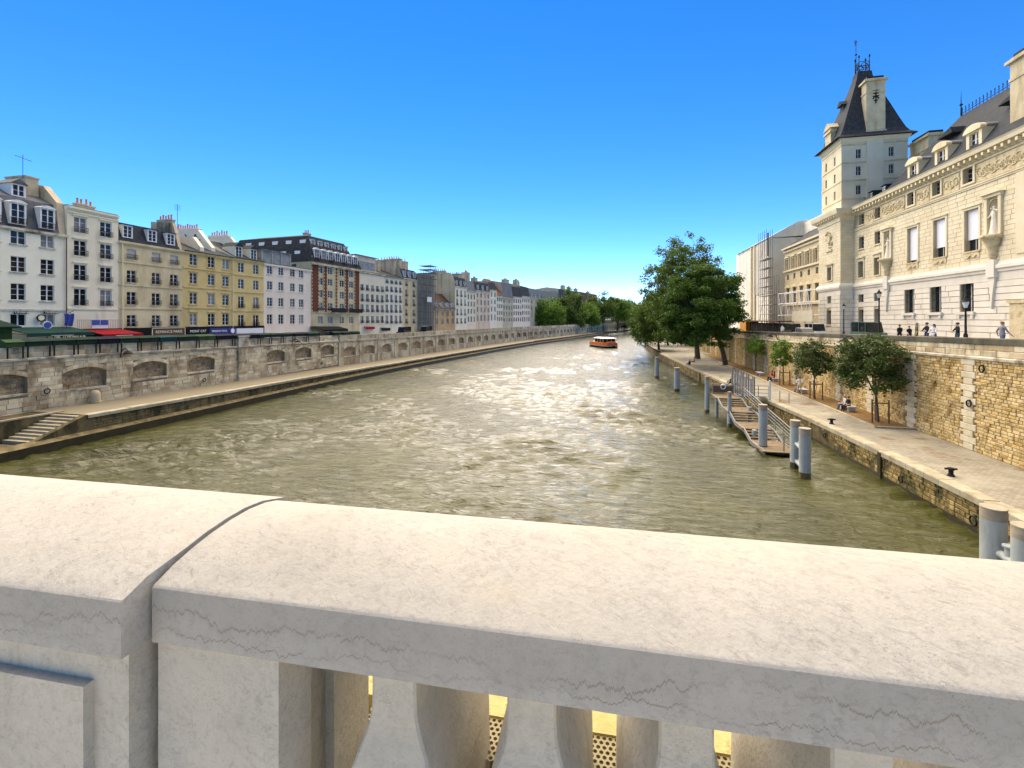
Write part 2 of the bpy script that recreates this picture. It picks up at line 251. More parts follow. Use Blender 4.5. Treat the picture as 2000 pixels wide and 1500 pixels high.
# ---------------------------------------------------------------- mesh building
class MB:
    def __init__(s): s.v = []; s.f = []; s.m = []; s.sm = []
    def face(s, pts, mi=0, sm=False):
        b = len(s.v); s.v += [tuple(p) for p in pts]; s.f.append(tuple(range(b, b+len(pts)))); s.m.append(mi); s.sm.append(sm)
    def grid(s, rows, mi=0, closed=False, sm=False):       # rows of equal length joined by quads
        b = len(s.v); n = len(rows[0])
        for r in rows: s.v += [tuple(p) for p in r]
        for i in range(len(rows)-1):
            for j in range(n if closed else n-1):
                k = (j+1) % n
                s.f.append((b+i*n+j, b+i*n+k, b+(i+1)*n+k, b+(i+1)*n+j)); s.m.append(mi); s.sm.append(sm)
    def box(s, x0, x1, y0, y1, z0, z1, mi=0, skip=''):
        b = len(s.v)
        s.v += [(x0,y0,z0),(x1,y0,z0),(x1,y1,z0),(x0,y1,z0),(x0,y0,z1),(x1,y0,z1),(x1,y1,z1),(x0,y1,z1)]
        for k, q in (('b',(3,2,1,0)),('t',(4,5,6,7)),('f',(0,1,5,4)),('r',(1,2,6,5)),('k',(2,3,7,6)),('l',(3,0,4,7))):
            if k not in skip: s.f.append(tuple(b+i for i in q)); s.m.append(mi); s.sm.append(False)
    def cyl(s, p0, p1, r0, r1=None, n=10, mi=0, caps=True, sm=True):
        r1 = r0 if r1 is None else r1; p0 = Vector(p0); p1 = Vector(p1); d = (p1-p0).normalized()
        a = d.orthogonal().normalized(); c = d.cross(a)
        ring = lambda p, r: [p+(a*math.cos(2*math.pi*i/n)+c*math.sin(2*math.pi*i/n))*r for i in range(n)]
        A, B = ring(p0, r0), ring(p1, r1); s.grid([A, B], mi, True, sm)
        if caps: s.face(A[::-1], mi); s.face(B, mi)
    def tube(s, pts, r, n=6, mi=0):
        for a, b in zip(pts[:-1], pts[1:]): s.cyl(a, b, r, r, n, mi, True)
    def lathe(s, prof, c=(0,0,0), n=16, mi=0, sq=False):
        rows = []
        for r, z in prof:
            if sq: rows.append([(c[0]+r*x, c[1]+r*y, c[2]+z) for x, y in ((-1,-1),(1,-1),(1,1),(-1,1))])
            else: rows.append([(c[0]+r*math.cos(2*math.pi*i/n), c[1]+r*math.sin(2*math.pi*i/n), c[2]+z) for i in range(n)])
        s.grid(rows, mi, True, not sq); s.face(rows[0][::-1], mi); s.face(rows[-1], mi)
    def prism(s, poly, a0, a1, axis='x', mi=0, cap=None):   # polygon in the two other axes, pushed along one
        mk = {'x': lambda a, p: (a, p[0], p[1]), 'y': lambda a, p: (p[0], a, p[1]), 'z': lambda a, p: (p[0], p[1], a)}[axis]
        A = [mk(a0, p) for p in poly]; B = [mk(a1, p) for p in poly]
        s.grid([A, B], mi, True); cm = mi if cap is None else cap; s.face(A[::-1], cm); s.face(B, cm)
    def facade(s, x0, x1, z0, z1, holes, d, y=0.0, mi=0):
        xs = sorted({x0, x1, *[min(max(h[k], x0), x1) for h in holes for k in (0, 1)]}); zs = sorted({z0, z1, *[min(max(h[k], z0), z1) for h in holes for k in (2, 3)]})
        for i in range(len(xs)-1):
            for j in range(len(zs)-1):
                cx, cz = (xs[i]+xs[i+1])/2, (zs[j]+zs[j+1])/2
                if xs[i+1]-xs[i] < 1e-5 or zs[j+1]-zs[j] < 1e-5 or any(h[0] < cx < h[1] and h[2] < cz < h[3] for h in holes): continue
                s.face([(xs[i],y,zs[j]),(xs[i+1],y,zs[j]),(xs[i+1],y,zs[j+1]),(xs[i],y,zs[j+1])], mi)
        for a, b, c, e in holes:
            s.face([(a,y,c),(a,y+d,c),(b,y+d,c),(b,y,c)][::-1], mi); s.face([(a,y,e),(b,y,e),(b,y+d,e),(a,y+d,e)][::-1], mi)
            s.face([(a,y,c),(a,y,e),(a,y+d,e),(a,y+d,c)][::-1], mi); s.face([(b,y,c),(b,y+d,c),(b,y+d,e),(b,y,e)][::-1], mi)
    def mesh(s, name, mats):
        me = bpy.data.meshes.new(name); me.from_pydata(s.v, [], s.f)
        for m in (mats if isinstance(mats, (list, tuple)) else [mats]): me.materials.append(M[m] if isinstance(m, str) else m)
        me.polygons.foreach_set('material_index', s.m); me.polygons.foreach_set('use_smooth', s.sm); me.update()
        bm = bmesh.new(); bm.from_mesh(me); bmesh.ops.recalc_face_normals(bm, faces=bm.faces) if len(s.f) < 60000 else None; bm.to_mesh(me); bm.free()
        return me
    def build(s, name, mats, parent=None): return link(name, s.mesh(name, mats), parent)
def link(name, data, parent=None, loc=None, rz=0, sc=None):
    o = bpy.data.objects.new(name, data); col.objects.link(o)
    if parent is not None: o.parent = parent
    if loc is not None: o.location = loc
    if rz: o.rotation_euler = (0, 0, rz)
    if sc is not None: o.scale = sc
    return o
def tag(o, label, cat, group=None):
    o['label'] = label; o['category'] = cat
    if group: o['group'] = group
    return o
def thing(name, label, cat, loc=(0,0,0), rz=0, group=None):
    return tag(link(name, None, None, loc, rz), label, cat, group)
def struct(o): o['kind'] = 'structure'; return o
def stuff(o): o['kind'] = 'stuff'; return o
ORD = ['first','second','third','fourth','fifth','sixth','seventh','eighth','ninth','tenth','eleventh','twelfth','thirteenth','fourteenth','fifteenth','sixteenth','seventeenth','eighteenth','nineteenth','twentieth','twenty-first','twenty-second','twenty-third','twenty-fourth','twenty-fifth']
# one bevelled unit block shared by every laid stone
def unit_block(mat, bev=.06):
    mb = MB(); b = bev
    o = [(0,0),(1,0),(1,1),(0,1)]; i = [(b,b*1.4),(1-b,b*1.4),(1-b,1-b*1.4),(b,1-b*1.4)]
    mb.grid([[(x,1,z) for x,z in o],[(x,.28,z) for x,z in o],[(x,0,z) for x,z in i]], 0, True); mb.face([(x,0,z) for x,z in i], 0)
    return mb.mesh('block', mat)
UB = {}
def lay(parent, name, mat, spots, proud, limit=300, bev=.05, key=None):
    """lay stones (x0,x1,z0,z1,dy) on the face y=0 of parent: the ones showing largest as parts, the rest as one part"""
    if mat not in UB: UB[mat] = unit_block(mat, bev)
    order = sorted(range(len(spots)), key=key or (lambda i: 0))
    rest = MB()
    for n, i in enumerate(order):
        x0, x1, z0, z1, dy = spots[i]; p = proud+dy
        if n < limit: link(name, UB[mat], parent, (x0, -p, z0), 0, (x1-x0, p+.04, z1-z0))
        else:
            w, h = x1-x0, z1-z0; b = min(bev*w, .03); c = min(bev*1.4*h, .025)
            o = [(x0,z0),(x1,z0),(x1,z1),(x0,z1)]; q = [(x0+b,z0+c),(x1-b,z0+c),(x1-b,z1-c),(x0+b,z1-c)]
            rest.grid([[(x,.04,z) for x,z in o],[(x,-p+.012,z) for x,z in o],[(x,-p,z) for x,z in q]], 0, True); rest.face([(x,-p,z) for x,z in q])
    if rest.f: stuff(rest.build('far_'+name+'_courses', mat, parent))
def courses(x0, x1, z0, z1, ch, cw, holes=(), gap=.012, jit=.25, dj=.012, rnd=random.Random(3)):
    out = []; n = max(1, round((z1-z0)/ch)); h = (z1-z0)/n
    for k in range(n):
        za, zb = z0+k*h, z0+(k+1)*h; x = x0-(cw*.5 if k % 2 else 0)
        while x < x1:
            w = cw*(1+rnd.uniform(-jit, jit)); a, b = max(x, x0), min(x+w, x1); x += w
            segs = [(a, b)]
            for hx0, hx1, hz0, hz1 in holes:
                if zb-.02 > hz0 and za+.02 < hz1:
                    ns = []
                    for p, q in segs:
                        if q <= hx0 or p >= hx1: ns.append((p, q))
                        else:
                            if p < hx0: ns.append((p, hx0))
                            if q > hx1: ns.append((hx1, q))
                    segs = ns
            for p, q in segs:
                if q-p > .09: out.append((p+gap/2, q-gap/2, za+gap/2, zb-gap/2, rnd.uniform(-dj, dj)))
    return out

# ================================================================ THE SETTING
def strip(name, mat, Ys, a, b, parent=None, mi=0):
    """ribbon between two rails a(Y), b(Y) -> Vector"""
    mb = MB(); mb.grid([[a(y), b(y)] for y in Ys], mi); return mb.build(name, mat, parent)
YS = [float(y) for y in list(range(-60, 100, 8))+list(range(100, 440, 12))]
def cp(fn, sgn, Y, d, z): v = off(fn, Y, d, sgn); return Vector((v.x, v.y, z))
def zl(Y): return 2.05-.0125*(min(max(Y, 28), 76)-28)
ZQ = 1.6
# --- water
def build_water():
    ys = [-60., -30., -10., 0.]; y = 4.0
    while y < 470: ys.append(y); y += .17*max(1.0, y/20.0)
    xs = np.arange(-52, 70, .26); ys = np.array(ys)
    Xg, Yg = np.meshgrid(xs, ys)
    rs = np.random.RandomState(5); Z = np.zeros_like(Xg)
    patch = np.zeros_like(Xg)
    for k in range(9):
        a = rs.uniform(0, math.pi); lam = rs.uniform(9, 34); patch += np.sin(2*math.pi*(Xg*math.cos(a)+Yg*math.sin(a))/lam+rs.uniform(0, 6.3))
    patch = np.clip(.62+.16*patch, .25, 1.25)
    wx = Xg+.6*np.sin(Yg*.55+1.3*np.sin(Xg*.31))+.35*np.sin(Yg*1.1+Xg*.7); wy = Yg+.7*np.sin(Xg*.47+1.1*np.sin(Yg*.27))
    for k in range(64):
        lam = .45*(2.6/.45)**rs.rand(); a = rs.normal(math.pi/2+.10, .36); amp = .0120*lam**.72
        fade = np.clip(1.6-lam*0-Yg*.17/20/lam*2.2, 0, 1)
        ph = 2*math.pi*(wx*math.cos(a)+wy*math.sin(a))/lam+rs.uniform(0, 6.3)
        Z += amp*fade*(np.sin(ph)+.28*np.sin(2*ph+.6))
    Z *= patch
    ny, nx = Xg.shape
    V = np.stack([Xg, Yg, Z], -1).reshape(-1, 3)
    i = np.arange(nx*ny).reshape(ny, nx); Q = np.stack([i[:-1,:-1], i[:-1,1:], i[1:,1:], i[1:,:-1]], -1).reshape(-1, 4)
    me = bpy.data.meshes.new('river_water'); me.vertices.add(len(V)); me.vertices.foreach_set('co', V.ravel())
    me.loops.add(Q.size); me.loops.foreach_set('vertex_index', Q.ravel()); me.polygons.add(len(Q)); me.polygons.foreach_set('loop_start', np.arange(0, Q.size, 4)); me.polygons.foreach_set('use_smooth', np.ones(len(Q), bool))
    me.update(calc_edges=True)
    m, N, Lk, P = new_mat('murky_river_water')
    p = N.new('ShaderNodeNewGeometry').outputs['Position']
    c = mixc(N, Lk, ramp(N, Lk, noise(N, Lk, p, .11, 5, .6, .6), .38, .66), (.027,.030,.003), (.056,.058,.012))
    Lk.new(c, P.inputs['Base Color']); P.inputs['IOR'].default_value = 1.36; P.inputs['Roughness'].default_value = .10; P.inputs['Specular IOR Level'].default_value = .5
    P.inputs['Specular Tint'].default_value = (1, .96, .82, 1)
    n1 = noise(N, Lk, p, 1.9, 5, .58, .6, (.42, 1.3, 1)); n2 = noise(N, Lk, p, 6.0, 5, .65, .3, (.45, 1.4, 1))
    b1 = nd(N, 'ShaderNodeBump', Strength=.9, Distance=.23); Lk.new(n1, b1.inputs['Height'])
    b2 = nd(N, 'ShaderNodeBump', Strength=.7, Distance=.06); Lk.new(n2, b2.inputs['Height']); Lk.new(b1.outputs[0], b2.inputs['Normal']); Lk.new(b2.outputs[0], P.inputs['Normal'])
    me.materials.append(m); return struct(link('river_water', me))
build_water()
# --- ground sheets
struct(strip('left_street', 'asphalt', YS, lambda y: cp(LX,-1,y,6.3,parL(y)-1.02), lambda y: cp(LX,-1,y,17.0,parL(y)-1.0)))
struct(strip('left_pavement', 'pavement', YS, lambda y: cp(LX,-1,y,17.0,parL(y)-.88), lambda y: cp(LX,-1,y,23.0,parL(y)-.86)))
struct(strip('left_kerb', 'band', YS, lambda y: cp(LX,-1,y,16.95,parL(y)-1.03), lambda y: cp(LX,-1,y,16.98,parL(y)-.876)))
g = MB(); g.box(-600, 600, -300, 900, -3, -2.2); struct(g.build('ground', 'asphalt'))
struct(strip('left_city_ground', 'asphalt', YS, lambda y: cp(LX,-1,y,22.6,5.4), lambda y: cp(LX,-1,y,260,5.4)))
struct(strip('right_pavement', 'pavement', YS, lambda y: Vector((21.05,y,parR(y)-.78)), lambda y: Vector((25.0,y,parR(y)-.76))))
struct(strip('right_street', 'asphalt', YS, lambda y: Vector((25.0,y,parR(y)-.92)), lambda y: Vector((34.0,y,parR(y)-.92))))
struct(strip('right_kerb', 'band', YS, lambda y: Vector((25.02,y,parR(y)-.93)), lambda y: Vector((25.005,y,parR(y)-.765))))
struct(strip('right_city_ground', 'pavement', YS, lambda y: Vector((34.0,y,parR(y)-.80)), lambda y: Vector((260,y,parR(y)-.8))))

# --- generic stone laying along any face: f(s, out, z) -> world point
def lay_map(parent, name, mat, spots, proud, f, limit=300, key=None, back=.05):
    order = sorted(range(len(spots)), key=key or (lambda i: 0)); rest = MB()
    for n, i in enumerate(order):
        x0, x1, z0, z1, dy = spots[i]; p = proud+dy; mb = MB() if n < limit else rest
        b = min(.035, .12*(x1-x0)); c = min(.03, .14*(z1-z0))
        o = [(x0,z0),(x1,z0),(x1,z1),(x0,z1)]; q = [(x0+b,z0+c),(x1-b,z0+c),(x1-b,z1-c),(x0+b,z1-c)]
        mb.grid([[f(x,-back,z) for x,z in o],[f(x,p-.022,z) for x,z in o],[f(x,p,z) for x,z in q]], 0, True); mb.face([f(x,p,z) for x,z in q])
        if n < limit: mb.build(name, mat, parent)
    if rest.f: stuff(rest.build('far_'+name+'_courses', mat, parent))
rn = random.Random(11)

# ---------------------------------------------------------------- LEFT QUAY
lq = struct(link('left_quay', None))
ZF = lambda y: .72
ys1 = [y for y in YS if y >= 28]; ys1 = [27.6]+ys1
strip('ledge_paving', flat('ledge_paving', (.18,.165,.13), stain=(.20,.165,.11), stain_sc=.8, stretch=(1,1,1)), ys1, lambda y: cp(LX,-1,y,.45,zl(y)), lambda y: cp(LX,-1,y,6.2,zl(y)), lq)
strip('quay_face', 'mossy', ys1, lambda y: cp(LX,-1,y,.06,zl(y)-.01), lambda y: cp(LX,-1,y,.06,-.5), lq)
ysa = [y for y in YS]
strip('footing_top', 'footing', ysa, lambda y: cp(LX,-1,y,.1,.86), lambda y: cp(LX,-1,y,-.42,.60), lq)
strip('wet_face', 'wet_shade', ysa, lambda y: cp(LX,-1,y,-.42,.60), lambda y: cp(LX,-1,y,-.5,-.6), lq)
fl = lambda s, o, z: cp(LX,-1,s,-o,z)
# edge stones and mossy face blocks
sp = []; y = 27.6
while y < 165: w = rn.uniform(1.3, 1.9); sp.append((y+.012, y+w-.012, 0, 1, 0)); y += w
for (a, b, _, _, _) in sp:
    mb = MB(); o = lambda s, d, z: cp(LX,-1,s,d,z)
    za, zb = zl(a), zl(b); j = rn.uniform(-.01, .015)
    mb.grid([[o(a,.5,za-.2),o(b,.5,zb-.2)],[o(a,.5,za+.012+j),o(b,.5,zb+.012+j)],[o(a,-.03,za+.012+j),o(b,-.03,zb+.012+j)],[o(a,-.07,za-.04),o(b,-.07,zb-.04)],[o(a,-.07,za-.26),o(b,-.07,zb-.26)]])
    mb.face([o(a,.5,za-.2),o(a,.5,za+.01),o(a,-.03,za+.01),o(a,-.07,za-.26)]); mb.face([o(b,.5,zb-.2),o(b,.5,zb+.01),o(b,-.03,zb+.01),o(b,-.07,zb-.26)])
    mb.build('coping_stone', 'quayedge', lq)
fz = lambda s, o, z: cp(LX,-1,s,-o+.06,.8+(z-.8)*(zl(s)-1.06)/1.0)
sp = courses(27.7, 110, .8, 1.8, .25, .75, rnd=rn)
lay_map(lq, 'face_stone', 'mossy', sp, .05, fz, 120, lambda i: sp[i][0])
# stairs going down toward the bridge
st = thing('quay_stairs', 'narrow stone stairs with pale treads going down to the water at the left quay', 'stairs')
def leftbox(name, mat, d0, d1, y0, y1, z0, z1, par):
    mb = MB(); mb.box(LX(30)-d1, LX(30)-d0, y0, y1, z0, z1); return mb.build(name, mat, par)
for k in range(9):
    y1 = 27.6-k*.36; leftbox('step', 'quayedge', .5, 3.25, y1-.40, y1, -.2, 1.98-k*.155, st)
leftbox('stair_landing', 'mossy', .5, 3.25, -40, 24.0, -.3, .56, st)
mb = MB(); x1, x0 = LX(30)+.0, LX(30)-.5
mb.prism([(28.0,-.3),(28.0,2.06),(27.5,2.06),(24.2,.78),(10,.70),(-40,.70),(-40,-.3)], x0, x1, 'x'); mb.build('stair_kerb', 'mossy', st)
mb = MB(); mb.box(LX(30)-6.2, LX(30)-3.26, -40, 27.6, -.3, 2.03); mb.build('inner_retaining_wall', 'mossy', st)
mb = MB(); mb.box(LX(30)-3.55, LX(30)-3.22, -40, 28.2, 2.03, 2.14); mb.build('stair_edge_stone', 'quayedge', st)

# wall with niches
BAY, BY0 = 5.86, 28.57; YN0 = BY0-4*BAY
lw = thing('quay_wall', 'long pale ashlar river wall with arched niches below the left bank street', 'wall', (-46.0, YN0, 0), R(90))
LEN = 11*BAY; wz1 = 6.2
niche = []
for k in range(11):
    if k == 7: continue
    a = k*BAY+1.2; niche.append((a, a+3.45, 3.55 if k != 4 else 3.35, 5.25))
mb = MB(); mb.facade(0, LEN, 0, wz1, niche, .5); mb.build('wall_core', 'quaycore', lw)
sp = courses(0, LEN, 1.75, wz1, .37, .95, niche, rnd=rn, dj=.018)
lay(lw, 'ashlar_block', 'quaywall', sp, .035, 300, .03, lambda i: abs(sp[i][0]-27))
for (a, b, z0, z1) in niche:
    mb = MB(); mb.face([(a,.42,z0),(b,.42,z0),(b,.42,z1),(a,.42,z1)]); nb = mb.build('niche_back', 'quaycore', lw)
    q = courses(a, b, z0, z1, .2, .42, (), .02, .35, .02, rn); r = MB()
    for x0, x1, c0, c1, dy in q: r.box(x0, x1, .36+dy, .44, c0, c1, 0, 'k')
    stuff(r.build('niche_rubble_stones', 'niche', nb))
    n = 11; rise = .42; arc = [(a+(b-a)*i/n, z1-rise+rise*math.sin(math.pi*i/n)**.8) for i in range(n+1)]
    mb = MB()
    for i in range(n):
        (x0, c0), (x1, c1) = arc[i], arc[i+1]
        mb.face([(x0,-.03,c0),(x1,-.03,c1),(x1,-.03,z1+.01),(x0,-.03,z1+.01)]); mb.face([(x0,-.03,c0),(x0,.45,c0),(x1,.45,c1),(x1,-.03,c1)])
    mb.build('niche_arch', 'quaywall', lw)
    mb = MB(); mb.box(a-.12, b+.12, -.075, .44, z0-.13, z0+.03); mb.build('niche_sill', 'band', lw)
    for q in range(9):      # voussoirs
        x0 = a+(b-a)*q/9; x1 = a+(b-a)*(q+1)/9; h = lambda x: z1-rise+rise*math.sin(math.pi*min(max((x-a)/(b-a), 0), 1))**.8
        m2 = MB(); m2.prism([(x0+.01,h(x0)),(x1-.01,h(x1)),(x1-.01+(.04 if q > 4 else -.0),h(x1)+.34),(x0+.01-(.04 if q < 4 else 0),h(x0)+.34)], -.065, -.01, 'y'); m2.build('voussoir', 'quaywall', lw)
# band, parapet blocks
wl_ = lambda s, o, z: Vector((-46.0+o, YN0+s, z+(parL(YN0+s)-7.25)))
wparent = link('parapet_course', None, lw); 
def world_child(o): o.matrix_parent_inverse = Matrix.Identity(4); return o
lp = thing('parapet_wall', 'weathered stone parapet with a pale string band along the left bank street', 'wall')
bpy.data.objects.remove(wparent)
x = 0
while x < LEN:
    w = rn.uniform(1.7, 2.3); mb = MB(); e = min(x+w, LEN)
    P_ = [(.0,6.15),(.15,6.2),(.17,6.34),(.02,6.40),(-.3,6.40),(-.3,6.15)]
    mb.grid([[wl_(x+.006,o,z) for o,z in P_],[wl_(e-.006,o,z) for o,z in P_]], 0, True); mb.face([wl_(x+.006,o,z) for o,z in P_]); mb.face([wl_(e-.006,o,z) for o,z in P_])
    mb.build('string_band_stone', 'band', lp); x = e
mb = MB(); A = [(-.02,6.3),(-.02,7.21),(-.4,7.21),(-.4,6.2)]; mb.grid([[wl_(s,o,z) for o,z in A] for s in np.linspace(0, LEN, 12)], 0, True); mb.build('parapet_core', 'quaycore', lp)
sp = courses(0, LEN, 6.4, 7.25, .42, 1.15, (), rnd=rn)
lay_map(lp, 'parapet_block', 'quaywall', sp, .012, wl_, 160, lambda i: abs(sp[i][0]-27), .1)
mb = MB(); mb.box(LEN*0+43.2, 44.6, -.16, .3, 1.8, 6.2); mb.build('buttress', 'quaywall', lw)
for k in range(9): mb = MB(); mb.box(43.25, 44.55, -.2, -.15, 2.15+k*.45, 2.45+k*.45); mb.build('buttress_block', 'quaywall', lw)
mb = MB(); mb.box(-46.35, -45.7, YN0+43.1, YN0+44.7, 6.0, 7.25); mb.box(-46.4, -45.62, YN0+43.0, YN0+44.8, 7.25, 7.42); mb.build('parapet_pier', 'band', lp)
# far bays along the bend
def far_bay():
    mb = MB(); mb.facade(0, BAY, 0, 6.2, [(1.2,4.65,3.5,5.2)], .4, 0, 0); mb.face([(1.2,.4,3.5),(4.65,.4,3.5),(4.65,.4,5.2),(1.2,.4,5.2)], 1)
    n = 8
    for i in range(n):
        x0, x1 = 1.2+3.45*i/n, 1.2+3.45*(i+1)/n; h = lambda x: 4.8+.4*math.sin(math.pi*(x-1.2)/3.45)
        mb.face([(x0,0,h(x0)),(x1,0,h(x1)),(x1,0,5.21),(x0,0,5.21)], 0); mb.face([(x0,0,h(x0)),(x0,.4,h(x0)),(x1,.4,h(x1)),(x1,0,h(x1))], 0)
    mb.box(1.1, 4.75, -.05, .3, 3.4, 3.52, 2); mb.box(0, BAY, -.14, .2, 6.15, 6.38, 2); mb.box(0, BAY, .0, .35, 6.38, 7.25, 0); mb.box(-.25, .25, -.07, .1, 1.5, 6.15, 0)
    return mb.mesh('wall_bay', ['quaywall', 'niche', 'band'])
fb = far_bay(); fw = thing('quay_wall', 'farther stretch of the niched left river wall bending right towards the trees', 'wall', tuple(L(YN0+LEN, 5.9)))
o0 = fw.location.copy(); y = YN0+LEN
while y < 345:
    a = L(y, 5.9); d = 1.0
    y2 = y
    while (L(y2, 5.9)-a).length < BAY: y2 += .1
    b = L(y2, 5.9); ang = math.atan2(b.y-a.y, b.x-a.x)
    link('wall_bay', fb, fw, (a.x-o0.x, a.y-o0.y, parL(y)-7.25-.002*(y-70)*.0), ang); y = y2

# ---------------------------------------------------------------- RIGHT QUAY
rq = struct(link('right_quay', None))
strip('cobbled_quay', 'cobble', YS, lambda y: cp(RX,1,y,.5,ZQ) if y < 160 else Vector((RX(y)+.5,y,ZQ)), lambda y: Vector((max(21.2,RX(y)+8),y,ZQ)), rq)
strip('quay_face', 'mossy', YS, lambda y: cp(RX,1,y,.08,ZQ-.02), lambda y: cp(RX,1,y,.02,-.6), rq)
y = 8.0
while y < 112:
    w = rn.uniform(1.05, 1.6); a, b = y+.01, y+w-.01; mb = MB(); o = lambda s, d, z: cp(RX,1,s,d,z); j = rn.uniform(-.008, .014); wd = rn.uniform(.55, .68)
    mb.grid([[o(a,wd,1.3),o(b,wd,1.3)],[o(a,wd,ZQ+.014+j),o(b,wd,ZQ+.014+j)],[o(a,-.02,ZQ+.014+j),o(b,-.02,ZQ+.014+j)],[o(a,-.06,ZQ-.03),o(b,-.06,ZQ-.03)],[o(a,-.06,1.3),o(b,-.06,1.3)]])
    for q in (a, b): mb.face([o(q,wd,1.3),o(q,wd,ZQ+.01),o(q,-.02,ZQ+.01),o(q,-.06,1.3)])
    mb.build('coping_stone', 'quayedge', rq); y += w
M['mossyR'] = stone('lichened_quay_stone', (.24,.165,.055), (.38,.28,.11), 1.6, .9, .7, 9, stain=(.05,.04,.012), stain_lo=.47, stain_hi=.6, stain_sc=1.4, stretch=(1,1,.7), island=.35, moss=(.045,.052,.012), moss_lo=.52)
sp = courses(8, 100, .16, 1.30, .23, .46, (), .03, .4, .02, rn)
lay_map(rq, 'face_stone', 'mossyR', sp, .05, lambda s, o, z: cp(RX,1,s,-o+.07,z), 300, lambda i: abs(sp[i][0]-20), .08)
strip('wet_face', 'wet_shade', YS, lambda y: cp(RX,1,y,.0,.17), lambda y: cp(RX,1,y,-.03,-.6), rq)
# dark boxes standing for vertical slots, and mooring ring recesses
for (px, py) in ((1692, 905), (1372, 735)):
    p = G(px, py, .8); mb = MB(); mb.box(RX(p.y)-.09, RX(p.y)+.05, p.y-.17, p.y+.17, -.3, 1.5); mb.build('ladder_slot', 'wet_shade', rq)
def ring_obj(par, c, r, t, axis, mat='iron', n=16):
    mb = MB(); rows = []
    for i in range(n):
        A = 2*math.pi*i/n; row = []
        for j in range(6):
            B = 2*math.pi*j/6; rr = r+t*math.cos(B); u, v, w = rr*math.cos(A), rr*math.sin(A), t*math.sin(B)
            row.append((c[0]+w, c[1]+u, c[2]+v) if axis == 'x' else (c[0]+u, c[1]+w, c[2]+v))
        rows.append(row)
    rows.append(rows[0]); mb.grid(rows, 0, True, True)
    mb.cyl((c[0],c[1],c[2]+r), (c[0]+(.12 if axis == 'x' else 0), c[1]+(0 if axis == 'x' else .12), c[2]+r), t*1.4, n=8)
    return mb
for n, (X, Y, z, r) in enumerate(((15.12, 23.9, .75, .2), (15.12, 38.6, .8, .17), (15.05,29.0,.8,.17))):
    mb = ring_obj(None, (X-.06, Y, z), r, .035, 'x'); tag(mb.build('mooring_ring', 'iron'), ['dark iron mooring ring low on the right quay face near the bridge', 'iron mooring ring on the right quay face behind the pair of piles', 'iron mooring ring on the quay face between the two others'][n], 'mooring ring', 'rings on the right quay face')

# rubble wall
rw = thing('quay_wall', 'golden rubble retaining wall with pale quoin chains and dark coping above the right quay', 'wall')
def topR(Y): return parR(Y)-1.28
fr = lambda s, o, z: Vector((20.8-o, s, ZQ+(z-ZQ)*(topR(s)-ZQ)/5.55))
YW = [float(v) for v in np.linspace(5, 200, 40)]
strip('wall_core', 'mortar', YW, lambda y: Vector((20.86,y,1.3)), lambda y: Vector((20.86,y,parR(y)-.1)), rw)
strip('wall_back', 'mortar', YW, lambda y: Vector((21.05,y,parR(y)-.05)), lambda y: Vector((21.05,y,parR(y)-1.5)), rw)
chains = [27.8+5.6*k for k in range(-3, 20)]
ho = []; qs = []
for cY in chains:
    for k in range(14):
        wd = (.62 if k % 2 else .40)*rn.uniform(.9, 1.1); z0 = ZQ+k*.3964; ho.append((cY-wd, cY+wd, z0, z0+.3964)); qs.append((cY-wd+.01, cY+wd-.01, z0+.008, z0+.388, rn.uniform(-.01, .012)))
lay_map(rw, 'quoin_block', 'quoin', qs, .035, fr, 140, lambda i: qs[i][0])
sp = [s for s in courses(20, 92, ZQ, 7.15, .193, .40, ho, .022, .45, .022, rn)]
lay_map(rw, 'rubble_stone', 'rubble', sp, .0, lambda s, o, z: fr(s, o+.0, z+.0), 300, lambda i: abs(sp[i][0]-32)+abs(sp[i][2]-4)*.8, .08)
strip('far_wall_face', 'rubble', [float(v) for v in range(90, 205, 8)], lambda y: Vector((20.8,y,1.3)), lambda y: Vector((20.8,y,topR(y)+.1)), rw)
fp = lambda s, o, z: Vector((20.8-o, s, z+parR(s)))
x = 10.0
while x < 150:
    w = rn.uniform(1.6, 2.2); e = x+w; mb = MB(); P_ = [(.0,-1.32),(.10,-1.27),(.13,-1.14),(.02,-1.08),(-.1,-1.08),(-.1,-1.3)]
    mb.grid([[fp(x+.005,o,z) for o,z in P_],[fp(e-.005,o,z) for o,z in P_]], 0, True)
    for q in (x+.005, e-.005): mb.face([fp(q,o,z) for o,z in P_])
    mb.build('cornice_stone', 'band', rw)
    mb = MB(); P_ = [(.09,-.36),(.09,-.05),(.02,0),(-.42,0),(-.5,-.05),(-.5,-.36)]
    mb.grid([[fp(x+.008,o,z) for o,z in P_],[fp(e-.008,o,z) for o,z in P_]], 0, True)
    for q in (x+.008, e-.008): mb.face([fp(q,o,z) for o,z in P_])
    mb.build('parapet_coping_stone', 'parapetR', rw); x = e
sp = courses(10, 150, -1.08, -.36, .36, 1.0, (), rnd=rn)
lay_map(rw, 'parapet_block', 'quaywall', sp, .02, fp, 120, lambda i: sp[i][0], .1)
# planting bed
pb = struct(link('planting_bed', None))
mb = MB(); mb.box(18.45, 20.86, 38.6, 110, 1.4, ZQ+.05); mb.build('soil_bed', 'soil', pb)
y = 38.4
mb = MB(); mb.box(18.25, 20.8, 38.36, 38.6, 1.5, ZQ+.12); mb.build('kerb_stone', 'quayedge', pb)
while y < 110: mb = MB(); mb.box(18.22, 18.44, y+.008, y+1.19, 1.5, ZQ+.12); mb.build('kerb_stone', 'quayedge', pb); y += 1.2

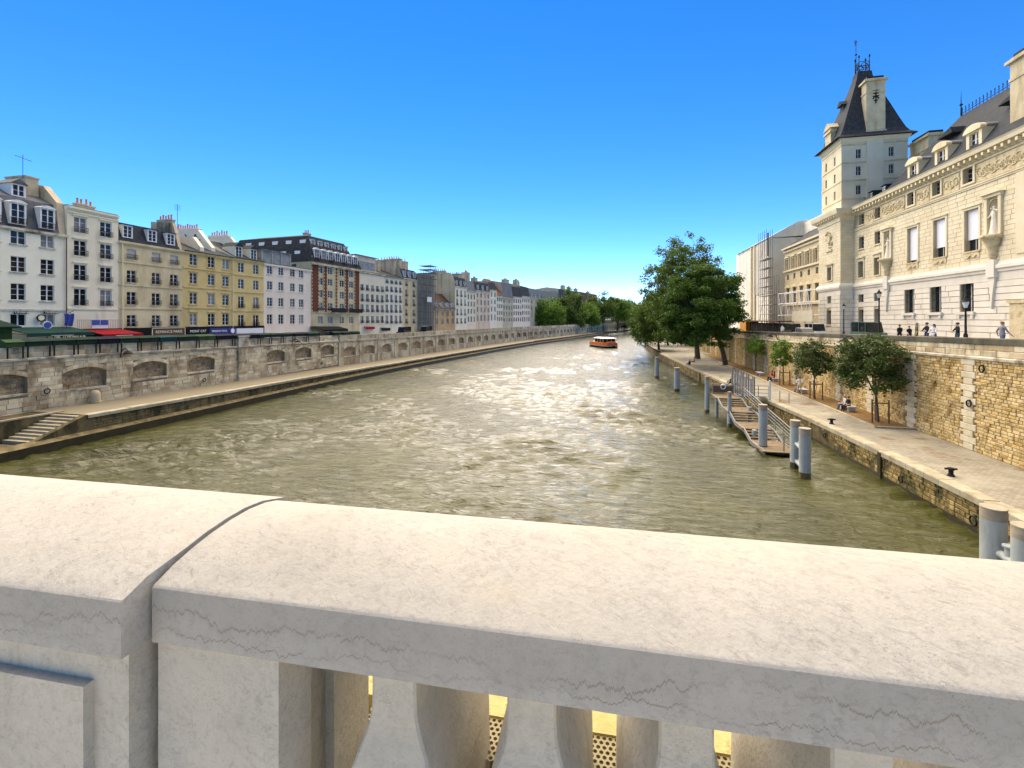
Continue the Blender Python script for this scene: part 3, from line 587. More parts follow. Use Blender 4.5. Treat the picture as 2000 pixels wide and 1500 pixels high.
# ================================================================ BRIDGE BALUSTRADE IN FRONT
A0 = G(297, 1145, H-.72)
bal = thing('stone_balustrade', 'pale stone bridge balustrade with rounded coping and square balusters in the foreground', 'balustrade', tuple(A0), R(2.06))
def slab(prof, u0, u1, step=.06, wear=.004, seed=0):
    rr = random.Random(seed); mb = MB(); n = max(2, int((u1-u0)/step)); rows = []
    for i in range(n+1):
        u = u0+(u1-u0)*i/n; row = []
        for (v, z) in prof:
            e = wear if (i not in (0, n)) else 0
            row.append((u, v+rr.uniform(-e, e)*.6, z+rr.uniform(-e, e)*.5))
        rows.append(row)
    mb.grid(rows, 0, True, False); mb.face(rows[0]); mb.face(rows[-1][::-1]); return mb
dome = [(.018,.006),(.06,.024),(.12,.041),(.19,.055),(.27,.064),(.35,.066),(.43,.058),(.49,.042),(.53,.02),(.545,-.01)]
cop = [(0,-.15),(0,-.147),(0,-.09),(0,-.03),(0,-.008),(.0,-.004),(.004,.0),(.008,.0025)]+dome+[(.545,-.15)]
def smooth(o): 
    for p in o.data.polygons: p.use_smooth = True
    md = o.modifiers.new('s', 'EDGE_SPLIT'); md.split_angle = R(24); return o
smooth(slab(cop, 0, 6.0, .05, .0007, 1).build('coping', 'coping', bal))
k2 = [(-.07,-.15),(-.07,-.147),(-.07,-.08),(-.07,-.008),(-.07,-.004),(-.066,.0)]+[(-.045,.008),(.0,.026)]+[(v, z+.004) for v, z in dome[2:-2]]+[(.55,.03),(.575,.0),(.575,-.15)]
smooth(slab(k2, -3.2, -.015, .06, .0007, 2).build('pedestal_cap', 'coping', bal))
mb = MB(); mb.box(-3.15, -.033, -.035, .54, -1.05, -.15); mb.build('pedestal', 'pedestal', bal)
mb = MB(); mb.box(-1.9, -.145, -.062, -.03, -.92, -.245); mb.build('raised_panel', 'pedestal', bal)
mb = MB(); mb.box(.004, .373, .014, .15, -1.05, -.151); mb.box(.004, .335, .15, .28, -1.05, -.151); mb.box(.004, .365, .28, .50, -1.05, -.151); mb.build('end_block', 'pedestal', bal)
rowsb = [(.06,.06,.20,-.151),(.06,.06,.20,-.20),(.06,.06,.20,-.25),(.062,.06,.213,-.285),(.068,.06,.25,-.318),(.078,.058,.325,-.35),(.092,.054,.42,-.385),(.11,.047,.50,-.435),(.126,.038,.53,-.50),(.138,.03,.535,-.60),(.142,.02,.535,-.80),(.142,.02,.535,-.93)]
mb = MB(); rows = []
for hu, vf, vb, z in rowsb:
    b = .006; rows.append([(-hu+b,vf,z),(hu-b,vf,z),(hu,vf+b,z),(hu,vb-b,z),(hu-b,vb,z),(-hu+b,vb,z),(-hu,vb-b,z),(-hu,vf+b,z)])
mb.grid(rows, 0, True); mb.face(rows[0]); mb.face(rows[-1]); bme = mb.mesh('baluster', 'pedestal')
for k in range(14): link('baluster', bme, bal, (.667+.3555*k, 0, 0))
mb = MB(); mb.box(.373, 6.0, .01, .50, -1.05, -.931); mb.build('base_rail', 'pedestal', bal)
br = thing('stone_bridge', 'sunlit outer cornice of the stone bridge with perforated metal strip seen between balusters', 'bridge', tuple(A0), R(2.06))
for k in range(10):
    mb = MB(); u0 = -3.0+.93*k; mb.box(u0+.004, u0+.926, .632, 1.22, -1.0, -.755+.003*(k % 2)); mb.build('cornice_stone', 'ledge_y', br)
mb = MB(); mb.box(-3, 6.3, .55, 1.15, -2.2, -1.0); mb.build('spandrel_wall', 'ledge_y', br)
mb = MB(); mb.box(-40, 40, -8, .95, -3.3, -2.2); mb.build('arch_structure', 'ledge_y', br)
# perforated sheet: honeycomb of open hexagons
mb = MB(); s = .021; ri = .0075; w = s; hgt = s*math.sqrt(3)/2
for r in range(9):
    for c in range(int(3.4/s)):
        cx = .34+c*s+(s/2 if r % 2 else 0); cy = .476+r*hgt
        O = [(cx+s/math.sqrt(3)*math.cos(math.pi/6+i*math.pi/3), cy+s/math.sqrt(3)*math.sin(math.pi/6+i*math.pi/3), -.762) for i in range(6)]
        I = [(cx+ri*math.cos(math.pi/6+i*math.pi/3), cy+ri*math.sin(math.pi/6+i*math.pi/3), -.762) for i in range(6)]
        mb.grid([O, I], 0, True)
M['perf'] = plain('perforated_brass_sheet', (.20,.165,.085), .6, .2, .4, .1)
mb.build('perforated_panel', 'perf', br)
mb = MB(); mb.box(-3, 6.3, .50, .56, -1.05, -1.0); mb.build('shadow_gap_floor', 'wet_shade', br)  # near-black strip paints the shadow gap below the perforated panel
g = MB(); g.box(-45, 45, -9, .015, -1.3, -1.052); o = struct(g.build('bridge_deck', 'decking')); o.location = A0; o.rotation_euler = (0, 0, R(2.06))

# ================================================================ HOUSES
WC = {}
def window_meshes(w, h, style, d):
    k = (round(w, 2), round(h, 2), style)
    if k in WC: return WC[k]
    fm = MB(); t = .055; y0, y1 = -.05, .0
    fm.box(0, w, y0, y1, 0, t); fm.box(0, w, y0, y1, h-t, h); fm.box(0, t, y0, y1, t, h-t); fm.box(w-t, w, y0, y1, t, h-t); fm.box(w/2-.05, w/2+.05, y0-.012, y1, t, h-t)
    if style != 'plain':
        for q in ((1/3, 2/3) if h > 1.4 else (.5,)): fm.box(t, w/2-.05, y0+.01, y1, h*q-.018, h*q+.018); fm.box(w/2+.05, w-t, y0+.01, y1, h*q-.018, h*q+.018)
    gm = MB(); gm.box(t*.5, w-t*.5, .001, .02, t*.5, h-t*.5)
    f = fm.mesh('window', 'framed' if style == 'grey' else 'frame'); p = {c: gm.mesh('pane', c) for c in ('glass', 'glass2', 'dark')}
    WC[k] = (f, p); return WC[k]
RC = {}
def rail_mesh(w, full=True):
    k = round(w, 1)
    if k in RC: return RC[k]
    mb = MB(); h = .62; a, b = -.10, w+.10
    for z in (0.03, h): mb.box(a, b, -.16, -.13, z, z+.035)
    n = max(4, int((b-a)/.11))
    for i in range(n+1): x = a+(b-a-.02)*i/n; mb.box(x, x+.02, -.155, -.135, .06, h)
    for i in range(n//2): x = a+(b-a)*(i+.5)/(n//2); mb.box(x-.05, x+.05, -.152, -.138, .2, .3)
    for x in (a, b-.03): mb.box(x, x+.03, -.16, .0, h, h+.03)
    RC[k] = mb.mesh('balcony_railing', 'iron'); return RC[k]
def put_window(par, x, z, w, h, y=0.0, d=.22, style='bars', rail=False, sill=None, rnd=random, detail=True, shutter=False, lintel=None):
    if shutter:
        mb = MB(); mb.box(0, w, -.05, 0, 0, h)
        for q in range(9): mb.box(.06, w-.06, -.065, -.05, .1+q*(h-.2)/9, .1+(q+.6)*(h-.2)/9)
        return link('shutter', mb.mesh('shutter', 'shutter'), par, (x, y+d-.04, z))
    f, p = window_meshes(w, h, style, d); fo = link('window', f, par, (x, y+d-.05, z))
    r = rnd.random(); link('pane', p['dark' if r < .16 else ('glass2' if r < .34 else 'glass')], fo)
    if sill and detail:
        mb = MB(); mb.box(x-.12, x+w+.12, y-.10, y+.02, z-.12, z); mb.build('window_sill', sill, par)
    if lintel and detail:
        mb = MB(); mb.box(x-.16, x+w+.16, y-.11, y+.0, z+h+.18, z+h+.30); mb.build('window_cornice', lintel, par)
    if rail: link('balcony_railing', rail_mesh(w), par, (x, y, z))
    return fo
def dormer(par, x, z, w, h, y, style='pent', roofm='slate', frontm='frame', deep=1.6, rail=False):
    mb = MB(); a, b = x-w/2, x+w/2; t = .12
    mb.facade(a-t, b+t, z, z+h+t, [(a, b, z+.06, z+h)], .1, y, 0); mb.box(a-t, a-t+.02, y, y+deep, z, z+h+t, 0); mb.box(b+t-.02, b+t, y, y+deep, z, z+h+t, 0)
    if style == 'arch':
        n = 8; pts = [(a-t-.06+(w+2*t+.12)*i/n, z+h+t+.28*math.sin(math.pi*i/n)) for i in range(n+1)]
        mb.prism(pts+[(b+t+.06, z+h+t-.04), (a-t-.06, z+h+t-.04)], y-.1, y+deep, 'y', 1)
    elif style == 'gable':
        mb.prism([(a-t-.15, z+h+t-.05), (x, z+h+t+w*.55), (b+t+.15, z+h+t-.05)], y-.18, y+deep, 'y', 1)
    else: mb.prism([(a-t-.1, z+h+t), (a-t-.1, z+h+t+.1), (b+t+.1, z+h+t+.1), (b+t+.1, z+h+t)], y-.14, y+deep+.3, 'y', 1)
    o = mb.build('dormer', [frontm, roofm], par)
    f, p = window_meshes(w, h-.06, 'bars', .1); fo = link('window', f, o, (a, y+.07, z+.06)); link('pane', p['glass'], o, (a, y+.07, z+.06))
    if rail: link('balcony_railing', rail_mesh(w), o, (a, y-.05, z))
    return o
def chimney(par, x, y, z0, z1, w, d, pots=4, mat='chimney'):
    mb = MB(); mb.box(x-w/2, x+w/2, y-d/2, y+d/2, z0, z1); mb.box(x-w/2-.08, x+w/2+.08, y-d/2-.08, y+d/2+.08, z1-.18, z1-.02)
    o = mb.build('chimney', mat, par)
    L_ = max(w, d)
    for i in range(pots):
        q = (i+.5)/pots-.5; px_, py_ = (x+q*L_*.9, y) if w >= d else (x, y+q*L_*.9)
        mp = MB(); hh = random.uniform(.45, .8); mp.cyl((px_, py_, z1-.02), (px_, py_, z1+hh), .13, .10, 8); mp.cyl((px_, py_, z1+hh), (px_, py_, z1+hh+.06), .14, .14, 8); mp.build('chimney_pot', 'pot', o)
    return o
def roof_prism(par, W, D, ze, kind, h1, h2, mat, capm, name='roof', ov=.12):
    if kind == 'mansard': prof = [(-.15,ze),(.05,ze+.12),(.95,ze+h1),(D*.5,ze+h1+h2),(D-.9,ze+h1),(D,ze)]
    elif kind == 'gable': prof = [(-.3,ze),(-.3,ze+.12),(D*.5,ze+h1),(D,ze+.05),(D,ze)]
    else: prof = [(0,ze),(0,ze+h1),(D,ze+h1),(D,ze)]
    mb = MB(); mb.prism(prof, .01, W-.01, 'x', 0, 1); return mb.build(name, [mat, capm], par)
DFAC = 20.4
def fac_pt(px):
    lo, hi = -30.0, 425.0
    for _ in range(60):
        m = (lo+hi)/2; p = L(m, DFAC)
        if pxof(p.x, p.y) < px and depth(p.x, p.y) > 1 or depth(p.x, p.y) <= 1: lo = m
        else: hi = m
    return L((lo+hi)/2, DFAC)
class House:
    def __init__(s, name, label, px0, px1, eave, group='houses along the left bank', depth_=12.0, z0=5.3, wall='cream_plaster', fwd=0.0):
        a, b = fac_pt(px0), fac_pt(px1); s.a = a; s.W = (b-a).length; s.rz = math.atan2(b.y-a.y, b.x-a.x); s.ux = (b-a)/s.W
        s.n = Vector((s.ux.y, -s.ux.x, 0)); a = a+s.n*fwd; s.a = a
        s.root = thing(name, label, 'house', (a.x, a.y, 0), s.rz, group); s.px0, s.px1 = px0, px1; s.D = depth_; s.z0 = z0; s.wall = wall
        mid = (px0+px1)/2; s.zc = depth(*((a+b)/2).xy); s.holes = []; s.wins = []
        zs = [ZZ(e, s.zat(p)) for p, e in eave]; s.eave = sum(zs)/len(zs)
    def zat(s, px): x = s.xat(px); p = s.a+s.ux*x; return depth(p.x, p.y)
    def xat(s, px):      # local x on the facade for a pixel column
        r = (px-CX)/F; n = s.a.x*cT+s.a.y*sT-r*(-s.a.x*sT+s.a.y*cT); d = s.ux.x*cT+s.ux.y*sT-r*(-s.ux.x*sT+s.ux.y*cT); return -n/d
    def z(s, py, px): return ZZ(py, s.zat(px))
    def rows(s, cols, rows, ref, w, **kw):
        """cols: pixel columns (centres) or local numbers; rows: (top,bottom) pixel rows at ref"""
        for x in [s.xat(c) for c in cols]:
            for k, (t, b) in enumerate(rows):
                z0, z1 = s.z(b, ref), s.z(t, ref); s.holes.append((x-w/2, x+w/2, z0, z1)); s.wins.append((x-w/2, z0, w, z1-z0, k, kw))
    def finish(s, d=.22, detail=True, bands=(), bandm='band', sides=True):
        mb = MB(); W = s.W; mb.facade(0, W, s.z0, s.eave, s.holes, d)
        mb.face([(0,0,s.z0),(0,s.D,s.z0),(0,s.D,s.eave),(0,0,s.eave)]); mb.face([(W,0,s.z0),(W,s.D,s.z0),(W,s.D,s.eave),(W,0,s.eave)]); mb.face([(0,s.D,s.z0),(W,s.D,s.z0),(W,s.D,s.eave),(0,s.D,s.eave)]); mb.face([(0,d+.02,s.eave-.01),(W,d+.02,s.eave-.01),(W,s.D,s.eave-.01),(0,s.D,s.eave-.01)])
        mb.build('wall', s.wall, s.root)
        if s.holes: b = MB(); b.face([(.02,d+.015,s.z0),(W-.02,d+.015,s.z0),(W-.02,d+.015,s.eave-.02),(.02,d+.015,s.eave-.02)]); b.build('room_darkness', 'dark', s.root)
        for (x, z, w, h, k, kw) in s.wins:
            kw = dict(kw); only = kw.pop('shut_row', None); rails = kw.pop('rail_rows', None)
            if only is not None and k in only: put_window(s.root, x, z, w, h, d=d, shutter=True); link('balcony_railing', rail_mesh(w), s.root, (x, 0, z)); continue
            if rails is not None: kw['rail'] = k in rails
            put_window(s.root, x, z, w, h, d=d, detail=detail, **kw)
        mb = MB(); mb.box(-.0, W, -.22, .0, s.eave-.22, s.eave+.02); mb.box(0, W, -.12, 0, s.eave-.38, s.eave-.22); mb.build('eave_cornice', bandm, s.root)
        if 50 < s.zc < 95: mb = MB(); mb.box(.05, W-.05, -.12, 0, s.z0, 8.35); mb.build('shop_front', 'blackp' if s.px0 not in (515,) else s.wall, s.root)
        for zb in bands: mb = MB(); mb.box(.0, W, -.09, 0, zb-.09, zb+.09); mb.build('string_course', bandm, s.root)
        return s
rh = random.Random(21)
# --- 1 white house with slate mansard
M['zincslate'] = stone('grey_blue_slate', (.042,.052,.062), (.085,.10,.112), 1.4, .75, .2, 9, stain=(.022,.028,.032), stain_lo=.45, stain_hi=.7, stain_sc=1.2, stretch=(1,1,.2), spec=.5)
flat('white_plaster', (.70,.68,.61), (.78,.765,.70), stain=(.52,.47,.37), stain_lo=.55, stain_hi=.8); flat('cream_white_plaster', (.66,.62,.53), (.74,.70,.61), stain=(.55,.49,.38), stain_lo=.58, stain_hi=.8)
flat('beige_plaster', (.55,.46,.31), (.64,.555,.395), stain=(.36,.27,.16), stain_lo=.5, stain_hi=.75); flat('ochre_plaster', (.56,.43,.205), (.64,.51,.27), stain=(.36,.255,.11), stain_lo=.52, stain_hi=.76)
flat('pink_white_plaster', (.70,.62,.585), (.77,.70,.665), stain=(.60,.52,.48), stain_lo=.58, stain_hi=.8); flat('grey_stone_face', (.46,.41,.33), (.56,.51,.42), stain=(.27,.22,.16), stain_lo=.5, stain_hi=.74)
flat('pale_pink_plaster', (.60,.49,.42), (.68,.575,.505), stain=(.46,.36,.29)); flat('old_orange_stone', (.42,.29,.17), (.52,.38,.245), stain=(.22,.14,.075)); flat('streaked_party_wall', (.50,.42,.29), (.60,.52,.39), stain=(.22,.15,.08), stain_lo=.5, stain_hi=.68, stain_sc=.9, stretch=(1,1,.05))
h = House('white_house', 'white plaster house with grey slate mansard and white dormers at the far left', -110, 131, [(131, 460)], wall='white_plaster')
h.rows([-60, -16, 36, 93], [(459,484),(507,536),(557,588)], 93, 1.25, sill='band', rnd=rh); h.rows([-60,-16,36,93], [(614,636)], 93, 1.3, style='plain', rnd=rh); h.finish(bands=(h.z(606, 93),))
e = h.eave; roof_prism(h.root, h.W-.7, h.D, e, 'mansard', 3.3, 2.6, 'zincslate', 'chimney')
for px in (-60, -16, 34, 92): dormer(h.root, h.xat(px), e+.35, 1.15, 2.15, -.1, 'arch', 'frame', 'frame', 1.3, True)
dormer(h.root, h.xat(55), e+3.55, 1.0, 1.25, 1.35, 'gable', 'zincslate', 'frame', 2.6)
mb = MB(); mb.prism([(.1,e-.3),(.5,e+3.6),(2.5,e+5.6),(5.2,e+6.1),(9,e+6.1),(9,e-.3)], h.W-.7, h.W-.02, 'x'); mb.build('party_wall', 'chimney', h.root)
chimney(h.root, h.W-1.5, 4.3, e+3.5, e+6.4, 1.2, 3.0, 0, 'chimney')
mb = MB(); mb.cyl((h.W-2.2,3,e+6), (h.W-2.2,3,e+8.6), .025, n=6); mb.cyl((h.W-2.9,3,e+8.3), (h.W-1.4,3,e+8.1), .02, n=6)
for q in range(5): mb.cyl((h.W-2.8+q*.3,2.8,e+8.3-q*.03), (h.W-2.8+q*.3,3.2,e+8.3-q*.03), .012, n=5)
mb.build('aerial', 'iron', h.root)
mb = MB(); mb.cyl((h.W-.12,-.1,6), (h.W-.12,-.1,e-.3), .05, n=8); mb.build('drainpipe', 'brownp', h.root)
# --- 2
h = House('cream_house', 'narrow flat-topped cream house with four floors of railed french windows', 131, 231, [(131,402),(229,421)], wall='cream_white_plaster')
h.rows([157, 207], [(425,455),(470,500),(517,548),(564,597)], 157, 1.3, rail=True, lintel='cream_white_plaster', rnd=rh); h.finish(bands=(h.z(603,157), h.z(417,157)), bandm='cream_white_plaster')
for px in (157, 207): mb = MB(); x = h.xat(px); mb.box(x-1.0, x+1.0, -.03, 0, h.z(645,157), h.z(610,157)); mb.box(x-.9, x+.9, -.045, -.03, h.z(643,157), h.z(613,157)); mb.build('blind_panel', 'cream_white_plaster', h.root)
roof_prism(h.root, h.W, h.D, h.eave, 'flat', .15, 0, 'zinc', 'chimney')
chimney(h.root, h.xat(183), 2.2, h.eave, h.eave+1.0, .9, .7, 2); chimney(h.root, h.xat(203), 2.4, h.eave, h.eave+1.0, 1.0, .7, 2)
mb = MB(); x0, x1 = h.xat(140), h.xat(228); z = h.z(643, 157)
for q in range(26): mb.box(x0+(x1-x0)*q/25, x0+(x1-x0)*q/25+.03, -.85, -.82, z, z+1.05)
mb.box(x0, x1, -.86, -.81, z+1.05, z+1.10); mb.build('terrace_railing', 'framed', h.root)
# --- 3
h = House('beige_house', 'beige stone house with slate attic, three pale dormers and a cream drainpipe', 231, 357, [(232,472),(357,488)], wall='beige_plaster')
h.rows([257, 305, 340], [(487,507),(528,552),(570,595),(615,638)], 257, 1.2, rail_rows=(1,2,3), shut_row=(0,), sill='beige_plaster', rnd=rh)
h.finish(bands=(h.z(513,257), h.z(557,257), h.z(602,257)), bandm='beige_plaster'); e = h.eave
roof_prism(h.root, h.W-.4, h.D, e, 'mansard', 2.5, .9, 'slate', 'chimney')
for px in (251, 299, 335): dormer(h.root, h.xat(px), e+.55, 1.05, 1.5, .12, 'pent', 'slate', 'frame', 1.2)
mb = MB(); mb.prism([(0,e-.3),(.7,e+2.6),(1.2,e+3.9),(5,e+4.3),(5,e-.3)], h.W-.55, h.W-.02, 'x'); mb.build('party_wall', 'chimney', h.root)
chimney(h.root, h.W-.3, 2.6, e+2.5, e+4.5, .5, 2.6, 5)
mb = MB(); x = h.xat(238); mb.cyl((x,-.12,6.3), (x,-.12,e-.3), .06, n=8); mb.build('drainpipe', 'cream', h.root)
# --- 4
h = House('ochre_house', 'wide ochre house with cornice-topped windows below a graffitied chimney stack', 357, 455, [(357,488),(452,505)], wall='ochre_plaster')
h.rows([378, 413, 441], [(496,518),(533,554),(572,594),(612,636)], 378, 1.25, lintel='ochre_plaster', sill='ochre_plaster', rnd=rh)
h.finish(bands=(h.z(524,378), h.z(561,378), h.z(601,378)), bandm='ochre_plaster'); e = h.eave
roof_prism(h.root, h.W, h.D, e, 'gable', 2.6, 0, 'slate', 'chimney')
mb = MB(); mb.prism([(1.5,e),(1.5,e+1.4),(4.2,e+4.4),(9.5,e+4.4),(9.5,e)], h.W-2.6, h.W-1.9, 'x'); mb.build('party_wall', 'white_plaster', h.root)
mb = MB(); x = h.W-2.61
for (ya, za, yb, zb_) in ((3.2,1.4,4.6,3.6),(4.6,3.6,5.4,2.0),(5.4,2.0,6.6,3.7),(3.6,2.7,6.4,2.5),(4.2,1.3,4.4,2.9),(5.8,1.6,6.9,2.6),(5.0,2.9,5.9,3.2)): mb.cyl((x-.01,ya,e+za), (x-.01,yb,e+zb_), .09, n=4)
mb.build('painted_scrawl', 'iron', h.root)
chimney(h.root, h.W-2.25, 6.5, e+4.2, e+4.6, .8, 4.5, 9, 'white_plaster')
mb = MB(); mb.prism([(.4,e-.2),(.4,e+1.0),(1.8,e+2.6),(4.5,e+2.6),(4.5,e-.2)], h.W*.36, h.W*.44, 'x'); mb.build('low_party_wall', 'white_plaster', h.root)
mb = MB(); mb.cyl((h.W*.3,4,e+1), (h.W*.3,4,e+7.5), .03, n=6)
for q in range(6): mb.cyl((h.W*.3-.5,4,e+7.4-q*.16), (h.W*.3+.5,4,e+7.4-q*.16), .015, n=5)
mb.build('aerial', 'iron', h.root)
mb = MB(); mb.cyl((h.W-.1,-.1,6), (h.W-.1,-.1,e-.3), .05, n=8); mb.build('drainpipe', 'cream', h.root)
# --- 5
h = House('ochre_house', 'narrow two-window ochre house with a pair of gabled white dormers', 455, 515, [(456,504),(514,512)], wall='ochre_plaster')
h.rows([471, 500], [(513,532),(545,564),(579,602),(615,637)], 471, 1.2, rail_rows=(2,3), rnd=rh); h.finish(bands=(h.z(537,471), h.z(570,471), h.z(607,471)), bandm='ochre_plaster'); e = h.eave
roof_prism(h.root, h.W, h.D, e, 'gable', 3.2, 0, 'slate', 'white_plaster')
for px in (468, 497): dormer(h.root, h.xat(px), e+.25, 1.2, 1.7, .15, 'gable', 'slate', 'white_plaster', 2.6)
mb = MB(); mb.prism([(2.0,e),(2.0,e+2.0),(4.0,e+4.2),(9,e+4.2),(9,e)], h.W*.5, h.W*.58, 'x'); mb.build('party_wall', 'white_plaster', h.root)
chimney(h.root, h.W*.54, 6.4, e+4.0, e+4.5, .7, 4.0, 7, 'white_plaster')
# --- 6
h = House('pink_house', 'plain pinkish-white house with four columns of small windows and a glazed attic', 515, 607, [(516,515),(604,527)], wall='pink_white_plaster')
h.rows([527, 549, 571.5, 588.5], [(519,535),(549,566),(581,598),(614,633)], 527, 1.25, sill='pink_white_plaster', rnd=rh); h.finish(bandm='pink_white_plaster', bands=()); e = h.eave
ga = MB(); W6 = h.W*.58; ga.box(.1, W6, .5, 4.5, e, e+2.4); go = ga.build('glazed_attic', 'glass2', h.root)
for q in range(4): m2 = MB(); x = .1+(W6-.1)*q/3; m2.box(x-.08, x+.08, .42, .5, e, e+2.4); m2.build('attic_post', 'framed', go)
m2 = MB(); m2.box(0, W6+.2, .3, 4.8, e+2.4, e+2.6); m2.build('attic_roof', 'zinc', go)
roof_prism(h.root, h.W, h.D, e, 'flat', .25, 0, 'zinc', 'pink_white_plaster')
# --- 7 brick
flat('brown_stone_face', (.40,.27,.17), (.50,.36,.24), stain=(.24,.13,.075), stain_lo=.5, stain_hi=.74); M['oldslate'] = stone('blue_old_slate', (.020,.022,.024), (.042,.044,.046), 2.0, .85, .3, 10, stain=(.07,.066,.058), stain_lo=.58, stain_hi=.75, stain_sc=.8, spec=.12)
h = House('brick_house', 'tall red brick and stone apartment house with a double slate mansard', 607, 702, [(660,519),(702,526)], depth_=24, wall='beige_plaster')
h.rows([626, 645, 668, 686], [(522,536),(545,558),(568,582),(592,607),(618,632)], 645, 1.45, rail_rows=(3,), rnd=rh); h.finish(bandm='band', bands=(h.z(611,645),)); e = h.eave
for px, w in ((615.5, 1.9), (635.5, .85), (657, .5), (677, 1.1), (697, 1.7)):
    x = h.xat(px); mb = MB(); mb.box(x-w/2, x+w/2, -.08, 0, h.z(609,645), h.z(517,645)); bk = mb.build('brick_panel', 'brick', h.root)
    for q in range(16):
        z = h.z(609,645)+q*.72; m2 = MB(); m2.box(x-w/2-.18, x-w/2+.12, -.1, 0, z, z+.36); m2.build('stone_quoin', 'beige_plaster', bk); m2 = MB(); m2.box(x+w/2-.12, x+w/2+.18, -.1, 0, z, z+.36); m2.build('stone_quoin', 'beige_plaster', bk)
mb = MB(); D = h.D; W = h.W; zr = ZZ(459, h.zat(640)+2)
t1 = e+(zr-e)*.46
rows = [[(-.3,-.4,e),(W+.3,-.4,e),(W+.3,D,e),(-.3,D,e)],[(.5,.5,t1),(W-.5,.5,t1),(W-.5,D-.8,t1),(.5,D-.8,t1)],[(1.2,1.3,t1+.05),(W-1.2,1.3,t1+.05),(W-1.2,D-1.5,t1+.05),(1.2,D-1.5,t1+.05)],[(2.2,2.6,zr-.8),(W-2.2,2.6,zr-.8),(W-2.2,D-3,zr-.8),(2.2,D-3,zr-.8)],[(5,6,zr),(W-5,6,zr),(W-5,D-6,zr),(5,D-6,zr)]]
mb.grid(rows, 0, True); mb.face(rows[-1]); mb.build('roof', 'oldslate', h.root)
for q in range(7): dormer(h.root, 1.6+(W-3.2)*q/6, e+.35, 1.2, 2.2, -.15, 'arch', 'frame', 'frame', 1.2, q % 2 == 0)
for q in range(6): dormer(h.root, 2.6+(W-5.2)*q/5, t1+.3, 1.0, 1.5, 1.7, 'pent', 'zinc', 'frame', 1.2)
side = link('mansard_side', None, h.root, (0, D, 0), R(-90))
for q in range(6):
    for (zz, yy, hh) in ((e+.4, .15, 1.9), (t1+.3, 1.6, 1.5)):
        mb = MB(); xx = 2.5+q*3.6; mb.box(xx-.7, xx+.7, yy, yy+1.2, zz, zz+hh); m3 = mb.build('side_dormer', 'frame', side)
for q in range(5):
    for zz in (h.z(536,645), h.z(558,645)): mb = MB(); xx = 3+q*4.2; mb.box(-.04, .02, D-xx-.6, D-xx+.6, zz, zz+1.7); mb.build('side_window', 'glass', h.root)
mb = MB(); mb.box(-.12, W+.1, -.5, .0, e-.55, e-.15); mb.box(h.xat(657)-2.2, h.xat(657)+2.2, -.7, .0, h.z(611,645)-.15, h.z(611,645)+.1); mb.build('projecting_cornice', 'band', h.root)
for px in (657, 690): m2 = MB(); x = h.xat(px); m2.box(x-2.4, x+2.4, -.75, -.7, h.z(611,645)+.1, h.z(611,645)+1.0); m2.build('balcony_front', 'iron', h.root)
chimney(h.root, W*.5, 8, zr-.5, zr+1.0, 1.6, .8, 3); chimney(h.root, W-1, 12, zr-3, zr+.6, 1.0, 3.0, 5)
# --- the farther row, simpler but each with its own windows
def simple(name, label, px0, px1, eave, rowpx, ncol, wall, roof, w=1.15, roofm='slate', attic=0, dormers=0, rails=True, chim=(), style='plain', h1=2.4, h2=.8, fwd=0, D=12):
    h = House(name, label, px0, px1, eave, wall=wall, fwd=fwd, depth_=D); cols = [px0+(px1-px0)*(i+.5)/ncol for i in range(ncol)]
    xs = [h.W*(i+.5)/ncol for i in range(ncol)]
    ref = (px0+px1)/2
    for x in xs:
        for k, (t, b) in enumerate(rowpx):
            z0, z1 = h.z(b, ref), h.z(t, ref); h.holes.append((x-w/2, x+w/2, z0, z1)); h.wins.append((x-w/2, z0, w, z1-z0, k, dict(style=style, rail=rails, rnd=rh)))
    h.finish(detail=False, bandm='band'); e = h.eave
    if roof == 'flat': roof_prism(h.root, h.W, h.D, e, 'flat', .2, 0, 'zinc', 'chimney')
    else: roof_prism(h.root, h.W, h.D, e, roof, h1, h2, roofm, 'chimney')
    for q in range(dormers): dormer(h.root, h.W*(q+.5)/dormers, e+.4, 1.0, 1.5, .1, 'pent', 'zinc', 'frame', 1.0)
    for (fx, y, z1, w_, d_, p) in chim: chimney(h.root, h.W*fx, y, e, e+z1, w_, d_, p)
    return h
h = simple('white_house', 'white five-window-wide house with a glazed penthouse beside the brick house', 702, 751, [(702,530),(750,537)], [(557,569),(575,590),(595,610),(617,631)], 5, 'cream_white_plaster', 'flat')
mb = MB(); mb.box(.3, h.W*.8, 1.2, 9, h.eave, h.eave+3.9); pe = mb.build('penthouse', 'pale_pink_plaster', h.root)
mb = MB(); mb.box(.8, h.W*.8-.3, 1.12, 1.2, h.eave+.9, h.eave+2.7); mb.build('penthouse_glazing', 'glass2', pe); mb = MB(); mb.box(.1, h.W*.8+.3, .9, 9.2, h.eave+3.9, h.eave+4.1); mb.build('penthouse_roof', 'zinc', pe)
h = simple('white_house', 'white four-window house with tall narrow windows and big white chimney stacks', 751, 786, [(751,540),(786,543)], [(547,555),(560,571),(576,591),(595,611),(616,632)], 4, 'white_plaster', 'gable', chim=((.95,5,5.2,1.4,6,6),(.35,6,4.2,1.0,5,5)), h1=2.5)
h = simple('cream_house', 'cream house with two paired windows and dark three-dormer mansard', 786, 815, [(786,543),(815,546)], [(549,560),(566,580),(584,598),(604,617),(622,632)], 2, 'beige_plaster', 'mansard', dormers=3, h1=2.6, h2=.4, chim=((.2,4,5.4,1.2,5,6),(.8,5,5.2,1.6,5,6)))
h = House('scaffolded_house', 'house wholly wrapped in grey scaffold netting with open platforms on top', 815, 848, [(815,533),(848,540)], wall='net'); h.finish(bandm='net')
